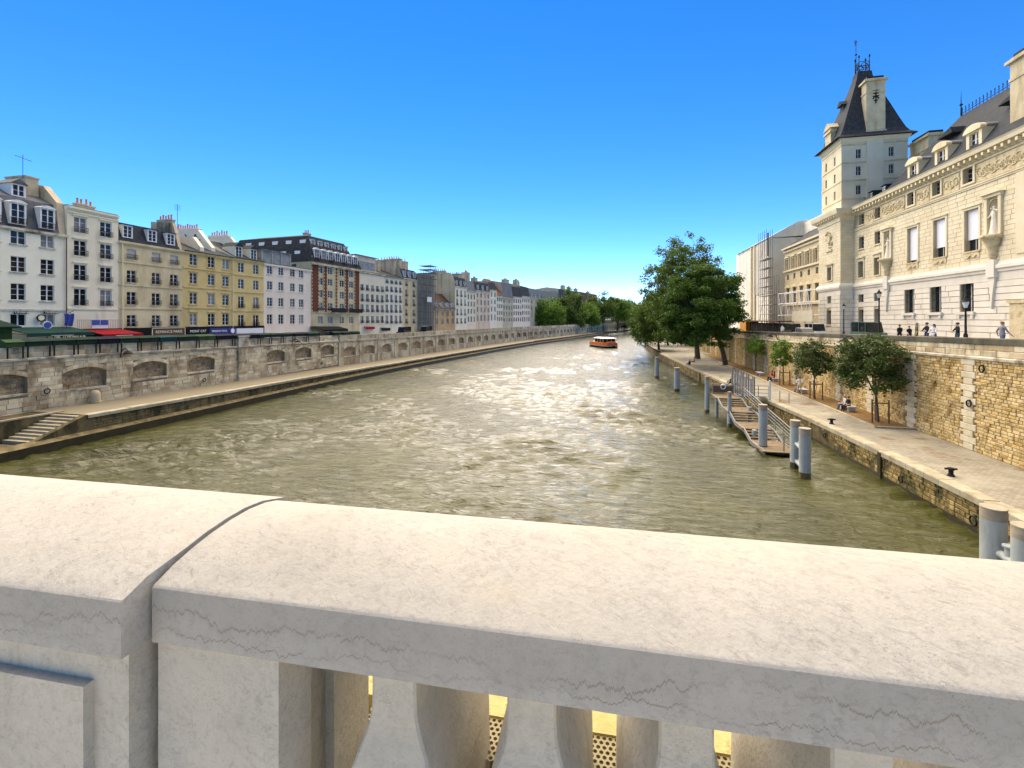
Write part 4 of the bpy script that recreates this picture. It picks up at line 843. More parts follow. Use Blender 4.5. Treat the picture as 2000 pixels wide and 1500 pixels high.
for q in range(8):
    for k in range(2): mb = MB(); x = h.W*q/7; mb.cyl((x,-.5+k*.0-.6*k,5.3), (x,-.5-.6*k,h.eave+(3.2 if q > 3 else .8)), .05, n=5); mb.build('scaffold_pole', 'galv', h.root)
for q in range(9): mb = MB(); z = 7.5+q*2.0; mb.box(0, h.W, -1.2, -.4, z, z+.08); mb.build('scaffold_platform', 'deckw', h.root)
for q in range(3): mb = MB(); z = h.eave+.6+q*1.1; mb.box(h.W*.55, h.W, -1.1, 3, z, z+.07); mb.build('top_platform', 'galv', h.root)
mb = MB(); mb.box(h.W*.35, h.W*.62, -1.28, -1.22, h.z(590,830), h.z(580,830)); mb.build('netting_sign', 'white', h.root)
h = simple('old_house', 'low old stone house with a steep brown tiled roof and little dormers', 848, 889, [(848,602),(889,604)], [(608,618),(622,633)], 4, 'old_orange_stone', 'gable', 1.3, 'tile', 0, 4, False, h1=5.2, D=10)
h = simple('tall_house', 'tall house with a bare streaked yellow party wall above the low old house', 889, 912, [(889,558),(912,562)], [(567,580),(584,597),(603,616),(621,632)], 3, 'white_plaster', 'mansard', 1.2, 'slate', 0, 3, h1=3.2, h2=1.0, rails=True, D=14)
mb = MB(); e = h.eave; mb.prism([(.0,5.5),(.0,e+1.2),(1.5,e+4.3),(4,e+4.9),(12,e+4.6),(13.5,e+3),(13.5,5.5)], -.25, -.02, 'x'); mb.build('party_wall', 'streaked_party_wall', h.root); chimney(h.root, h.W*.9, 5, e+2, e+5, 1.0, 5, 6); chimney(h.root, -.0, 6, e+4, e+5.3, .6, 5, 6)
h = simple('grey_white_house', 'narrow whitish house with a zinc attic next to the pink house', 912, 929, [(920,569)], [(575,585),(589,599),(603,613),(618,629)], 3, 'cream_white_plaster', 'mansard', 1.2, 'zinc', h1=3.6, h2=.6, rails=False, chim=((.5,5,6.5,2,3,4),))
h = simple('pink_house', 'pale pink house with dark dormered roof in the middle of the row', 929, 957, [(943,568)], [(573,582),(586,596),(600,610),(615,627)], 4, 'pale_pink_plaster', 'mansard', 1.2, 'slate', 0, 3, False, h1=3.2, h2=.6, chim=((.15,5,6.8,2.5,2,5),(.85,6,5.5,2,2,4)))
h = simple('white_house', 'bright white house just past the pale pink one', 957, 970, [(963,566)], [(571,580),(585,594),(599,609),(614,626)], 2, 'white_plaster', 'mansard', 1.3, 'slate', h1=3.0, h2=.6, rails=False)
h = simple('red_roofed_house', 'narrow house under a steep red tiled roof in the far row', 970, 982, [(976,577)], [(581,589),(594,602),(607,615),(619,627)], 3, 'cream_white_plaster', 'gable', 1.3, 'redroof', h1=7.0, rails=False, D=12)
h = simple('grey_house', 'grey house with a dark balcony band in the far row', 982, 1002, [(992,582)], [(586,592),(597,605),(609,617),(621,628)], 4, 'grey_stone_face', 'mansard', 1.5, 'zinc', h1=6.5, h2=.8, rails=False)
h = simple('white_house', 'white four-window house before the far trees', 1002, 1019, [(1010,580)], [(584,592),(596,604),(608,616),(620,628)], 4, 'pink_white_plaster', 'mansard', 1.6, 'slate', h1=4.5, h2=.8, rails=False, chim=((.5,6,8,4,2,6),))
h = simple('white_house', 'last white house partly behind the left bank trees', 1019, 1035, [(1027,579)], [(583,591),(595,603),(607,615),(619,628)], 4, 'pink_white_plaster', 'mansard', 1.6, 'slate', h1=4.5, h2=1.5, rails=False, chim=((.7,6,8,3,2,6),))
h = simple('corner_apartment_house', 'large far apartment house with rounded zinc roof above the trees', 1035, 1093, [(1040,580),(1088,589)], [(588,595),(600,607),(612,620)], 9, 'grey_stone_face', 'mansard', 1.7, 'zinc', 0, 9, False, h1=4.6, h2=1.6, D=18, chim=((.05,8,8,4,2,5),))
h = simple('dark_roofed_house', 'far house with dark roof and chimneys rising over the trees', 1093, 1131, [(1112,586)], [(592,599),(604,612)], 7, 'beige_plaster', 'mansard', 1.7, 'slate', 0, 5, False, h1=6.0, h2=1.0, D=16, chim=((.6,6,9.5,4,2,4),(.9,6,9.5,3,2,4)))
h = simple('brick_pavilion', 'distant pavilion with steep brown hipped roof and dormers left of the bridge', 1133, 1168, [(1150,593)], [(598,606),(611,620)], 7, 'old_orange_stone', 'mansard', 1.8, 'tile', 0, 5, False, h1=7.5, h2=.8, D=16, chim=((.2,6,10,3,2,4),(.85,6,9.6,3,2,4)))
h = simple('far_house', 'farthest pale house glimpsed over the tree tops near the bridge', 1172, 1200, [(1186,600)], [(604,610)], 6, 'cream_white_plaster', 'mansard', 1.8, 'zinc', h1=3.0, h2=.8, rails=False, D=14)

# ================================================================ RIGHT BANK: THE PALACE
PXF, PY0 = 35.0, 79.4
pal = thing('palace_building', 'long ornate yellow stone palace with statue niches, pale rusticated base and slate roof', 'building', (PXF, PY0, 0), R(-90))
def U(px, X=PXF): return PY0-PX(px, X)[0]
def ZP(py, px, X=PXF): return ZZ(py, PX(px, X)[1])
PW = 46.0; zb0, zb1 = 13.85, 14.95; zfr, zco = 22.9, 26.2
def grp(lst):       # [(px0,px1,yt,yb)...] -> local holes with one common height per row
    z1 = sum(ZP(t, (a+b)/2) for a, b, t, _ in lst)/len(lst); z0 = sum(ZP(bt, (a+b)/2) for a, b, _, bt in lst)/len(lst)
    return [(U(a), U(b), z0, z1) for a, b, _, _ in lst]
tall = grp([(1768,1787,555,612),(1818,1840,548,610),(1877,1903,541,608)]); first = grp([(1773,1793,444,512),(1824,1848,428,503),(1885,1913,409,490)]); frz = grp([(1773,1786,376,399),(1822,1838,354,382),(1882,1902,328,358)])
s2 = [grp([(1677.5,1687.5,a,b),(1708.5,1719,c,d)]) for a,b,c,d in ((418,439,407,427),(463,486,452,476),(510,542,503,537),(567,590,564,588),(605,631,603,628))]
sp_ = tall[1][0]-tall[0][0]
def ext(l, n=2): w = l[-1][1]-l[-1][0]; d = 1.0*(l[-1][0]-l[0][0])/2; return [(l[-1][0]+d*2.15+d*k, l[-1][0]+d*2.15+d*k+w, l[-1][2], l[-1][3]) for k in range(n)]
tall += ext(tall); first += ext(first); frz += ext(frz)
nU = [U(1735), U(1943)]; nich = [(u-.62, u+.62, 17.55, 20.9) for u in nU]
holes = tall+first+frz+sum(s2, [])+nich
holes = [h for h in holes if h[1] < PW]
mb = MB(); mb.facade(0, PW, 5.5, zco-.4, holes, .45); mb.face([(0,0,5.5),(0,16,5.5),(0,16,26),(0,0,26)]); mb.face([(PW,0,5.5),(PW,16,5.5),(PW,16,26),(PW,0,26)]); mb.face([(0,.5,25.7),(PW,.5,25.7),(PW,16,25.7),(0,16,25.7)]); mb.build('wall', 'palais_j', pal)
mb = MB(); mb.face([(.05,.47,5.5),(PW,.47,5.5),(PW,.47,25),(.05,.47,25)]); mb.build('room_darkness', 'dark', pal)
# rusticated base: each course block
cz = 7.6; ch = .62
rust = courses(.02, PW, 7.55, zb0-.75, .60, 6.5, tall+s2[3]+s2[4], .05, .2, .0, rn)
lay(pal, 'rusticated_block', 'palais_w', rust, .10, 300, .018, lambda i: rust[i][0])
mb = MB(); mb.box(0, PW, -.16, 0, 5.5, 7.52); mb.build('base_plinth', 'palais_w', pal)
mb = MB(); mb.box(0, PW, -.06, .01, zb0-.74, zb0+.02); mb.build('frieze_band', 'palais_w', pal)
mb = MB(); P_ = [(0,zb0),(-.18,zb0+.1),(-.2,zb0+.3),(-.34,zb0+.42),(-.34,zb0+.72),(-.15,zb0+.82),(-.12,zb1),(0,zb1)]; mb.prism(P_, .0, PW, 'x'); mb.build('string_course', 'palais_w', pal)
# fine ashlar above
ash = courses(.02, PW, zb1, zfr-.25, .46, 1.25, first+s2[0]+s2[1]+s2[2]+[(a-.25,b+.25,c-1.0,d+.45) for a,b,c,d in nich], .04, .2, .008, rn)
lay(pal, 'ashlar_block', 'palais', ash, .02, 300, .02, lambda i: -ash[i][0] if ash[i][0] < 31 else 99)
mb = MB(); mb.box(0, PW, -.12, 0, zfr-.25, zfr); mb.box(0, PW, -.20, 0, zfr-.08, zfr+.04); mb.box(0, PW, -.1, 0, zco-1.25, zco-1.05); mb.build('architrave', 'palais', pal)
for (a, b, c, d) in frz: 
    mb = MB(); mb.box(a-.25, a, -.10, 0, c-.2, d+.2); mb.box(b, b+.25, -.10, 0, c-.2, d+.2); mb.box(a, b, -.1, 0, d, d+.2); mb.box(a, b, -.1, 0, c-.2, c); mb.build('frieze_window_surround', 'palais', pal)
xs = [0.6]+[v for h_ in sorted(frz) for v in (h_[0]-.45, h_[1]+.45)]+[PW]
s2u = sorted(s2[0]); 
def relief(par, a, b, c, d, seed):       # carved panel: raised scrolls and leaves
    rr = random.Random(seed); mb = MB(); mb.box(a, b, -.05, 0, c, d, 0); n = max(2, int((b-a)/.55))
    for i in range(n):
        cx = a+(b-a)*(i+.5)/n; cz_ = (c+d)/2; r0 = (d-c)*.34
        pts = [Vector((cx+r0*(1-t/14)*math.cos(t*.75+i*3.1), -.07, cz_+r0*(1-t/14)*math.sin(t*.75+i*3.1))) for t in range(11)]
        mb.tube(pts, .065, 5, 0)
        for q in range(4): t = rr.uniform(0, 6.28); mb.cyl((cx+.2*math.cos(t), -.06, cz_+.3*math.sin(t)), (cx+.36*math.cos(t), -.09, cz_+.42*math.sin(t)), .07, .02, 5)
    return mb.build('carved_panel', 'palais_o', par)
for i in range(len(xs)//2):
    a, b = xs[2*i], xs[2*i+1]
    if i == 0: a = s2u[1][1]+.6
    if b-a > .8: relief(pal, a+.15, b-.15, zfr+.15, zco-1.35, i)
relief(pal, s2u[0][1]+.35, s2u[1][0]-.35, zfr+.15, zco-1.35, 77)
# cornice and modillions
mb = MB(); P_ = [(0,zco-1.05),(-.15,zco-.98),(-.2,zco-.62),(-.75,zco-.5),(-.8,zco-.15),(-.9,zco),(.4,zco+.1),(.4,zco-.5)]; mb.prism(P_, -.0, PW, 'x'); mb.build('cornice', 'palais', pal)
mod = MB(); mod.box(0, .26, -.68, -.15, 0, .3); mm = mod.mesh('modillion', 'palais')
for k in range(int(PW/.78)): link('modillion', mm, pal, (.2+k*.78, 0, zco-.92))
# windows
def pwin(hl, blind=0.0, grille=False):
    a, b, c, d = hl; w, h_ = b-a, d-c
    f, p = window_meshes(w, h_, 'plain' if grille else 'grey', .3); fo = link('window', f, pal, (a, .40, c)); link('pane', p['glass'], fo)
    if blind: mb = MB(); mb.box(a+.03, b-.03, .24, .27, c+h_*(1-blind), d-.02); mb.build('roller_blind', 'blind', pal)
    if grille:
        mb = MB()
        for q in range(7): x = a+w*(q+.5)/7; mb.cyl((x,.12,c), (x,.12,d), .02, n=5)
        for q in range(4): z = c+h_*(q+.5)/4; mb.box(a, b, .10, .14, z-.02, z+.02)
        mb.build('window_grille', 'iron', pal)
for i, hl in enumerate(tall): 
    if hl[1] < PW: pwin(hl, 0, True); mb = MB(); mb.box(hl[0]-.3, hl[1]+.3, -.32, 0, hl[2]-.3, hl[2]); mb.box(hl[0]-.15, hl[0]+.15, -.26, 0, hl[2]-.62, hl[2]-.3); mb.box(hl[1]-.15, hl[1]+.15, -.26, 0, hl[2]-.62, hl[2]-.3); mb.build('window_sill', 'palais_w', pal)
for i, hl in enumerate(first):
    if hl[1] > PW: continue
    pwin(hl, [.93, .74, .72, .8, .8][i]); a, b, c, d = hl; mb = MB(); t = .24
    mb.box(a-t, a, -.10, 0, c, d+t); mb.box(b, b+t, -.10, 0, c, d+t); mb.box(a, b, -.10, 0, d, d+t); mb.box(a-t-.05, b+t+.05, -.2, 0, d+t, d+t+.12); mb.build('window_surround', 'palais', pal)
    mb = MB(); mb.box(a-t, b+t, -.14, 0, c-.14, c); mb.box(a-.1, b+.1, -.08, 0, c-.75, c-.14, 0); n = 8
    cx = (a+b)/2
    for sg in (-1, 1): mb.tube([Vector((cx+sg*(.1+.12*q), -.12, c-.3-.34*math.sin(math.pi*(q+1)/7))) for q in range(6)], .07, 5)
    mb.cyl((cx,-.02,c-.42), (cx,-.2,c-.42), .17, .1, 8); mb.build('carved_apron', 'palais_o', pal)
for hl in frz:
    if hl[1] < PW: pwin(hl)
for k, row in enumerate(s2):
    for hl in row:
        pwin(hl); a, b, c, d = hl; mb = MB(); mb.box(a-.14, b+.14, -.12, 0, c-.16, c); mb.build('window_sill', 'palais' if k < 3 else 'palais_w', pal)
        if k == 2: mb = MB(); mb.box(a-.3, b+.3, -.3, 0, d+.45, d+.65); mb.box(a-.18, a, -.14, 0, c, d+.45); mb.box(b, b+.18, -.14, 0, c, d+.45); mb.box(a, b, -.1, 0, d, d+.45); mb.build('window_hood', 'palais', pal)
# person / statue bodies: one skin grown over a skeleton
def skin_body(name, J, E_, rad, region, mats, root=0, sub=1):
    me = bpy.data.meshes.new(name); me.from_pydata(J, E_, []); ob = bpy.data.objects.new(name, me); col.objects.link(ob)
    md = ob.modifiers.new('k', 'SKIN'); md.use_smooth_shade = True; ob.modifiers.new('s', 'SUBSURF').levels = sub
    for i, r in enumerate(rad): me.skin_vertices[0].data[i].radius = (r, r) if not isinstance(r, tuple) else r
    me.skin_vertices[0].data[root].use_root = True
    dg = bpy.context.evaluated_depsgraph_get(); m2 = bpy.data.meshes.new_from_object(ob.evaluated_get(dg)); bpy.data.objects.remove(ob); bpy.data.meshes.remove(me)
    m2.name = name; m2.materials.clear()
    for m in mats: m2.materials.append(M[m])
    JJ = np.array(J); 
    for p in m2.polygons:
        c_ = np.array(p.center); best = 1e9; bi = 0
        for (a, b) in E_:
            pa, pb = JJ[a], JJ[b]; t = np.clip(np.dot(c_-pa, pb-pa)/max(1e-9, np.dot(pb-pa, pb-pa)), 0, 1); d_ = np.linalg.norm(c_-(pa+t*(pb-pa)))/(rad[b][0] if isinstance(rad[b], tuple) else rad[b])
            if d_ < best: best = d_; bi = b if t > .5 or region[b] == region[a] else b
        p.material_index = region[bi]; p.use_smooth = True
    return m2
def skeleton(pose, s=1.0):
    """adult about 1.72 m, facing -y; returns joints, edges, radii, region (0 skin,1 top,2 legs,3 shoes)"""
    J = [(0,0,.95),(0,.01,1.12),(0,.015,1.30),(0,.01,1.44),(0,-.01,1.53),(0,-.02,1.62),(0,-.01,1.70)]
    r = [(.15,.11),(.135,.10),(.17,.11),(.09,.075),(.055,.055),(.085,.10),(.075,.085)]; reg = [1,1,1,1,0,0,0]
    E_ = [(0,1),(1,2),(2,3),(3,4),(4,5),(5,6)]
    P_ = {'stand': ((.0,.02,.0),(.28,.0)), 'walk': ((.24,.02,-.22),(.28,.12)), 'sit': None, 'lean': ((.0,.02,.0),(.0,.0))}
    for sg in (-1, 1):
        b = len(J)
        if pose in ('sit', 'sitlean'):
            hip = (sg*.10,0,.90); knee = (sg*.13,-.44,.95); ank = (sg*.12,-.48,.50); toe = (sg*.12,-.62,.46)
        elif pose == 'ground':
            hip = (sg*.10,0,.90); knee = (sg*.16,-.38,1.14); ank = (sg*.13,-.62,.84); toe = (sg*.13,-.76,.80)
        else:
            st = (.22*sg if pose == 'walk' else .02); hip = (sg*.10,0,.90); knee = (sg*.105,-st*.6-.02,.50); ank = (sg*.11,-st+(.10 if st < 0 else 0),.09+(.05 if st < 0 else 0)); toe = (sg*.12,-st-.14,.035)
        J += [hip, knee, ank, toe]; r += [.105,.068,.048,.04]; reg += [2,2,2,3]; E_ += [(0,b),(b,b+1),(b+1,b+2),(b+2,b+3)]
        b = len(J); sh = (sg*.19,.015,1.40)
        if pose in ('sit','ground'): el = (sg*.26,-.04,1.14); wr = (sg*.17,-.25,1.02); fi = (sg*.13,-.34,1.0)
        elif pose in ('lean','sitlean'): el = (sg*.27,-.14,1.14); wr = (sg*.14,-.34,1.10); fi = (sg*.05,-.38,1.09)
        elif pose == 'walk': el = (sg*.24,.12*sg+.02,1.14); wr = (sg*.23,.2*sg-.12,.92); fi = (sg*.22,.22*sg-.17,.84)
        elif pose == 'arm': el = (sg*.27,-.05,1.15) if sg < 0 else (sg*.30,-.14,1.30); wr = (sg*.2,-.2,1.05) if sg < 0 else (sg*.22,-.30,1.46); fi = (sg*.16,-.27,1.02) if sg < 0 else (sg*.2,-.33,1.55)
        else: el = (sg*.25,.02,1.14); wr = (sg*.25,-.06,.90); fi = (sg*.24,-.09,.81)
        J += [sh, el, wr, fi]; r += [.062,.046,.033,.024]; reg += [1,1,0,0]; E_ += [(3,b),(b,b+1),(b+1,b+2),(b+2,b+3)]
    if pose == 'bent': pass
    return [tuple(c*s for c in j) for j in J], E_, [tuple(v*s for v in q) if isinstance(q, tuple) else q*s for q in r], reg
def hair_mesh(s, long, mat):
    mb = MB(); n = 12; rows = []
    for i in range(7):
        t = i/6*math.pi*.62; rows.append([((.092*math.sin(t))*math.cos(a)*s, (.012+.108*math.sin(t)*math.sin(a))*s, (1.665+.105*math.cos(t))*s) for a in [2*math.pi*j/n for j in range(n)]])
    mb.grid(rows, 0, True, True)
    if long:
        rows = []
        for z, w, d in ((1.68,.09,.09),(1.58,.105,.10),(1.46,.11,.10),(1.34,.09,.07)): rows.append([(w*math.cos(a)*s, (.02+d*abs(math.sin(a)))*s, z*s) for a in [math.pi*j/8 for j in range(9)]])
        mb.grid(rows, 0, False, True)
    return mb.mesh('hair', mat)
BODY = {}
def person(label, loc, rz, pose, top, legs, hair='hair_d', long=False, s=1.0, group=None, shoes='c_black', drop=0.0):
    k = (pose, top, legs, shoes, round(s, 2))
    if k not in BODY: J, E_, r, reg = skeleton(pose, s); BODY[k] = skin_body('body', J, E_, r, reg, ['skin', top, legs, shoes])
    t = thing('person', label, 'person', (loc[0], loc[1], loc[2]-drop), rz, group); link('body', BODY[k], t); link('hair', hair_mesh(s, long, hair), t); return t
# statues on corbels in the niches
for i, u in enumerate(nU):
    cz_ = 17.55; mb = MB(); n = 10; R_ = .62
    back = [[(u-R_*math.cos(math.pi*j/n), .04+.5*math.sin(math.pi*j/n), z) for j in range(n+1)] for z in (17.5, 20.3)]
    mb.grid(back, 0, False, True)
    dome_ = [[(u-R_*math.cos(q)*math.cos(math.pi*j/n), .04+.5*math.cos(q)*math.sin(math.pi*j/n), 20.3+R_*math.sin(q)) for j in range(n+1)] for q in [math.pi/2*k/5 for k in range(6)]]; mb.grid(dome_, 0, False, True)
    mb.build('niche_shell', 'palais', pal)
    mb = MB(); arc = [(u-R_*math.cos(math.pi*j/n), 20.3+R_*math.sin(math.pi*j/n)) for j in range(n+1)]
    for j in range(n): (x0, z0), (x1, z1) = arc[j], arc[j+1]; mb.face([(x0,-.01,z0),(x1,-.01,z1),(x1,-.01,20.95),(x0,-.01,20.95)])
    mb.box(u-1.0, u-.66, -.22, 0, 17.5, 21.1); mb.box(u+.66, u+1.0, -.22, 0, 17.5, 21.1); mb.box(u-1.1, u+1.1, -.3, 0, 21.1, 21.4)
    pts = [(u-1.3+2.6*j/10, 21.4+.55*math.sin(math.pi*j/10)) for j in range(11)]; mb.prism(pts, -.5, 0, 'y'); mb.build('niche_pediment', 'palais', pal)
    mb = MB(); mb.lathe([(.25,15.2),(.42,15.6),(.38,15.9),(.6,16.6),(.72,17.0),(1.0,17.15),(1.05,17.42),(.9,17.5)], (u,-.12,0), 12); mb.build('niche_corbel', 'palais_o', pal)
    mb = MB(); mb.box(u-.5, u+.5, -.42, 0, zb0-.4, zb1+.15); mb.prism([(u-.42,zb0-.4),(u+.42,zb0-.4),(u+.2,zb0-1.6),(u,zb0-3.4),(u-.2,zb0-1.6)], -.3, 0, 'y'); mb.build('console', 'palais_w', pal)
    J, E_, r, reg = skeleton('arm', 1.62); 
    t = link('statue', None, pal, (u, -.0, 17.5)); link('figure', skin_body('figure', J, E_, r, [0]*len(reg), ['palais_w']), t)
    mb = MB(); rows = []
    for z, w in ((.05,.50),(.4,.44),(.9,.36),(1.35,.30),(1.75,.27),(2.0,.30),(2.3,.2)): rows.append([((w+.045*math.cos(6*a+z*2))*math.cos(a), (w*.7+.03*math.cos(6*a+z))*math.sin(a), z) for a in [2*math.pi*j/18 for j in range(18)]])
    mb.grid(rows, 0, True, True); mb.build('drapery', 'palais_w', t)
# pilaster strips at the frame's right edge and door
for u in (U(1996), U(1996)+9): mb = MB(); mb.box(u-.5, u+.5, -.12, 0, zb1+.4, zfr-.3); mb.build('pilaster', 'palais', pal)
mb = MB(); u = U(1988); mb.box(u-.2, u+2.6, -.5, 0, 7.4, 10.9); mb.box(u-.4, u+2.8, -.6, 0, 10.9, 11.2); mb.build('door_case', 'palais_o', pal)
# roof: slate hip with dormers, chimney, iron cresting
uh, ur = PY0-73.0, PY0-67.0; zr = 34.3
mb = MB(); e0 = zco+.1
mb.face([(uh,.2,e0),(PW,.2,e0),(PW,6,zr),(ur,6,zr)]); mb.face([(uh,.2,e0),(ur,6,zr),(ur,14,zr),(uh,16,e0)]); mb.face([(ur,6,zr),(PW,6,zr),(PW,14,zr),(ur,14,zr)]); mb.face([(PW,.2,e0),(PW,16,e0),(PW,14,zr),(PW,6,zr)])
mb.face([(0,.2,e0),(uh+1,.2,e0),(uh+1,3.4,e0+2.4),(0,3.4,e0+2.4)]); mb.face([(0,3.4,e0+2.4),(uh+1.5,3.4,e0+2.4),(uh+1.5,12,e0+2.4),(0,12,e0+2.4)]); mb.build('roof', 'slate', pal)
mb = MB(); mb.box(0, PW, .15, .5, e0-.05, e0+.22); mb.build('gutter', 'zinc', pal)
def stone_dormer(u, z, w, h_, y, deep):
    mb = MB(); t = .42; mb.facade(u-w/2-t, u+w/2+t, z, z+h_+.25, [(u-w/2, u+w/2, z+.3, z+h_)], .3, y, 0); mb.box(u-w/2-t, u-w/2-t+.4, y+.01, y+deep*.35, z, z+h_+.25, 0); mb.box(u+w/2+t-.4, u+w/2+t, y+.01, y+deep*.35, z, z+h_+.25, 0)
    n = 10; W2 = w/2+t+.15
    arc = [(u-W2*math.cos(math.pi*j/n), z+h_+.25+.62*math.sin(math.pi*j/n)) for j in range(n+1)]
    mb.prism(arc, y-.18, y+.35, 'y', 0); mb.box(u-W2, u+W2, y-.22, y+.3, z+h_+.12, z+h_+.32, 0)
    mb.prism([(p[0], p[1]-.02) for p in arc], y+.35, y+deep, 'y', 1); mb.box(u-w/2-t+.05, u+w/2+t-.05, y+deep*.35, y+deep, z, z+h_+.3, 2)
    o = mb.build('stone_dormer', ['palais', 'zinc', 'slate'], pal); f, p = window_meshes(w, h_-.3, 'bars', .3); fo = link('window', f, o, (u-w/2, y+.25, z+.3)); link('pane', p['glass'], o, (u-w/2, y+.25, z+.3))
for px in (1902, 1838, 1783): stone_dormer(U(px, 35.9), e0-.05, 1.3, 2.45, .9, 4.0)
stone_dormer(U(1902, 35.9)+7.5, e0-.05, 1.3, 2.45, .9, 4.0)
for px in (1700, 1725): dormer(pal, U(px, 36.5), e0+.8, .8, 1.0, 1.6, 'pent', 'slate', 'slate', 2.0)
def big_chimney(par, u, y, z0, z1, w, d, mat='tower'):
    mb = MB(); mb.box(u-w/2, u+w/2, y-d/2, y+d/2, z0, z1)
    for z, o_ in ((z0+1.0,.12),(z1-2.2,.08),(z1-.5,.28)): mb.box(u-w/2-o_, u+w/2+o_, y-d/2-o_, y+d/2+o_, z, z+.28)
    o = mb.build('chimney', mat, par); q = MB(); q.box(u-w/2+.15, u+w/2-.15, y-d/2+.15, y+d/2-.15, z1-.2, z1+.35); q.build('chimney_cap', 'iron', o); return o
big_chimney(pal, U(2016, 37.5), 2.6, e0, ZZ(112, PX(2000, 37.5)[1]), 2.0, 2.2, 'chimney_t')
big_chimney(pal, U(1795, 43), 9.0, e0+1, ZZ(270, PX(1795, 43)[1]), 4.2, 2.0, 'chimney_t')
cr = MB(); 
for k in range(int((PW-ur)/.55)):
    u = ur+.2+k*.55; cr.cyl((u,6,zr), (u,6,zr+.75), .03, n=4); cr.cyl((u-.16,6,zr+.5), (u+.16,6,zr+.5), .03, n=4); cr.cyl((u,6,zr+.7), (u,6,zr+.95), .07, .01, n=5)
cr.box(ur, PW, 5.97, 6.03, zr+.2, zr+.25); cr.build('iron_cresting', 'iron', pal)
mb = MB(); mb.cyl((ur,6,zr), (ur,6,zr+3.0), .09, .01, 6); mb.lathe([(.05,0),(.2,.15),(.05,.3)], (ur,6,zr+1.2), 8); mb.build('finial', 'iron', pal)
for u in (U(1862,38.5), U(1990,38.5)): mb = MB(); mb.prism([(u-1.3,31.0),(u+1.3,31.0),(u+1.0,31.7)], 2.6, 4.6, 'y'); mb.build('roof_vent', 'slate', pal)

# ---------------------------------------------------------------- TOWER PAVILION
TX, TY = 33.2, 79.4
tw = thing('corner_tower', 'tall square stone tower with steep dark slate roof and weather vane at the palace corner', 'tower', (TX, TY+7.7, 0), R(-90))
def UT(px, X=TX): return TY+7.7-PX(px, X)[0]
def ZT(py, px, X=TX): return ZZ(py, PX(px, X)[1])
W_, D_ = 7.7, 9.2; th = []
for (a, b, t, bt) in ((1617,1625,522,548),(1617,1624,573,593),(1615.5,1624,606,634)): th.append((UT(a), UT(b), ZT(bt, 1620), ZT(t, 1620)))
mb = MB(); mb.facade(0, W_, 5.5, 26.0, th, .4); mb.face([(W_,0,5.5),(W_,D_,5.5),(W_,D_,26),(W_,0,26)]); mb.face([(0,0,5.5),(0,D_,5.5),(0,D_,26),(0,0,26)]); mb.build('pavilion_wall', 'palais_j', tw)
for i, (a, b, c, d) in enumerate(th):
    f, p = window_meshes(b-a, d-c, 'grey', .3); fo = link('window', f, tw, (a, .36, c)); link('pane', p['glass'], fo)
    mb = MB(); mb.box(a-.2, b+.2, -.14, 0, c-.16, c); 
    if i == 0: mb.box(a-.25, a, -.14, 0, c, d+.3); mb.box(b, b+.25, -.14, 0, c, d+.3); mb.box(a, b, -.1, 0, d, d+.3); mb.prism([(a-.55,d+.45),(b+.55,d+.45),((a+b)/2,d+1.05)], -.35, 0, 'y'); mb.box(a-.45, b+.45, -.3, 0, d+.3, d+.45)
    mb.build('window_surround', 'palais' if i == 0 else 'palais_w', tw)
ru = courses(.0, W_, 7.55, zb0-.7, .6, 2.2, th[1:], .05, .2, 0, rn); lay(tw, 'rusticated_block', 'palais_w', ru, .10, 300, .018)
rp = link('return_face', None, tw, (W_, 0, 0), R(90)); ru = courses(.0, 1.8, 7.55, zb0-.7, .6, 1.9, (), .05, .2, 0, rn); lay(rp, 'rusticated_block', 'palais_w', ru, .10, 300, .018)
ashT = courses(0, W_, zb1, 24.4, .46, 1.25, [th[0]], .022, .2, .006, rn); lay(tw, 'ashlar_block', 'palais', ashT, .02, 140, .02); ashT = courses(0, 1.8, zb1, 24.4, .46, 1.2, (), .022, .2, .006, rn); lay(rp, 'ashlar_block', 'palais', ashT, .02, 140, .02)
def ring_mould(par, name, mat, x0, x1, y0, y1, prof):     # prof (out, z) round a rectangle
    mb = MB(); rows = [[(x0-o, y0-o, z), (x1+o, y0-o, z), (x1+o, y1+o, z), (x0-o, y1+o, z)] for o, z in prof]; mb.grid(rows, 0, True); mb.face(rows[-1]); return mb.build(name, mat, par)
ring_mould(tw, 'base_plinth', 'palais_w', 0, W_, 0, D_, [(.0,5.5),(.16,5.5),(.16,7.52),(0,7.53)])
ring_mould(tw, 'string_course', 'palais_w', 0, W_, 0, D_, [(0,zb0-.7),(.06,zb0-.7),(.06,zb0),(.18,zb0+.1),(.34,zb0+.42),(.34,zb0+.72),(.12,zb1),(0,zb1)])
ring_mould(tw, 'cornice', 'palais', 0, W_, 0, D_, [(0,24.4),(.12,24.4),(.15,25.0),(.3,25.1),(.85,25.5),(.95,25.9),(1.0,26.2),(-.1,26.35)])
for k in range(9): link('modillion', mm, tw, (.1+k*.85, 0, 25.15))
for k in range(3): link('modillion', mm, rp, (.2+k*.75, 0, 25.15))
# carved trophy on the river face
mb = MB(); cx, cz_ = UT(1620), ZT(468, 1620); mb.cyl((cx,0,cz_), (cx,-.22,cz_), .75, .6, 14); rr = random.Random(4)
for q in range(26):
    t = rr.uniform(0, 6.28); r1 = rr.uniform(.5, 1.5); x, z = cx+r1*math.cos(t)*.8, cz_+r1*math.sin(t)*1.1; mb.cyl((x,0,z), (x+rr.uniform(-.2,.2),-.25,z+rr.uniform(-.2,.2)), .2, .08, 6)
mb.box(cx-1.1, cx+1.1, -.2, 0, cz_-1.95, cz_-1.65); mb.build('carved_trophy', 'palais_o', tw)
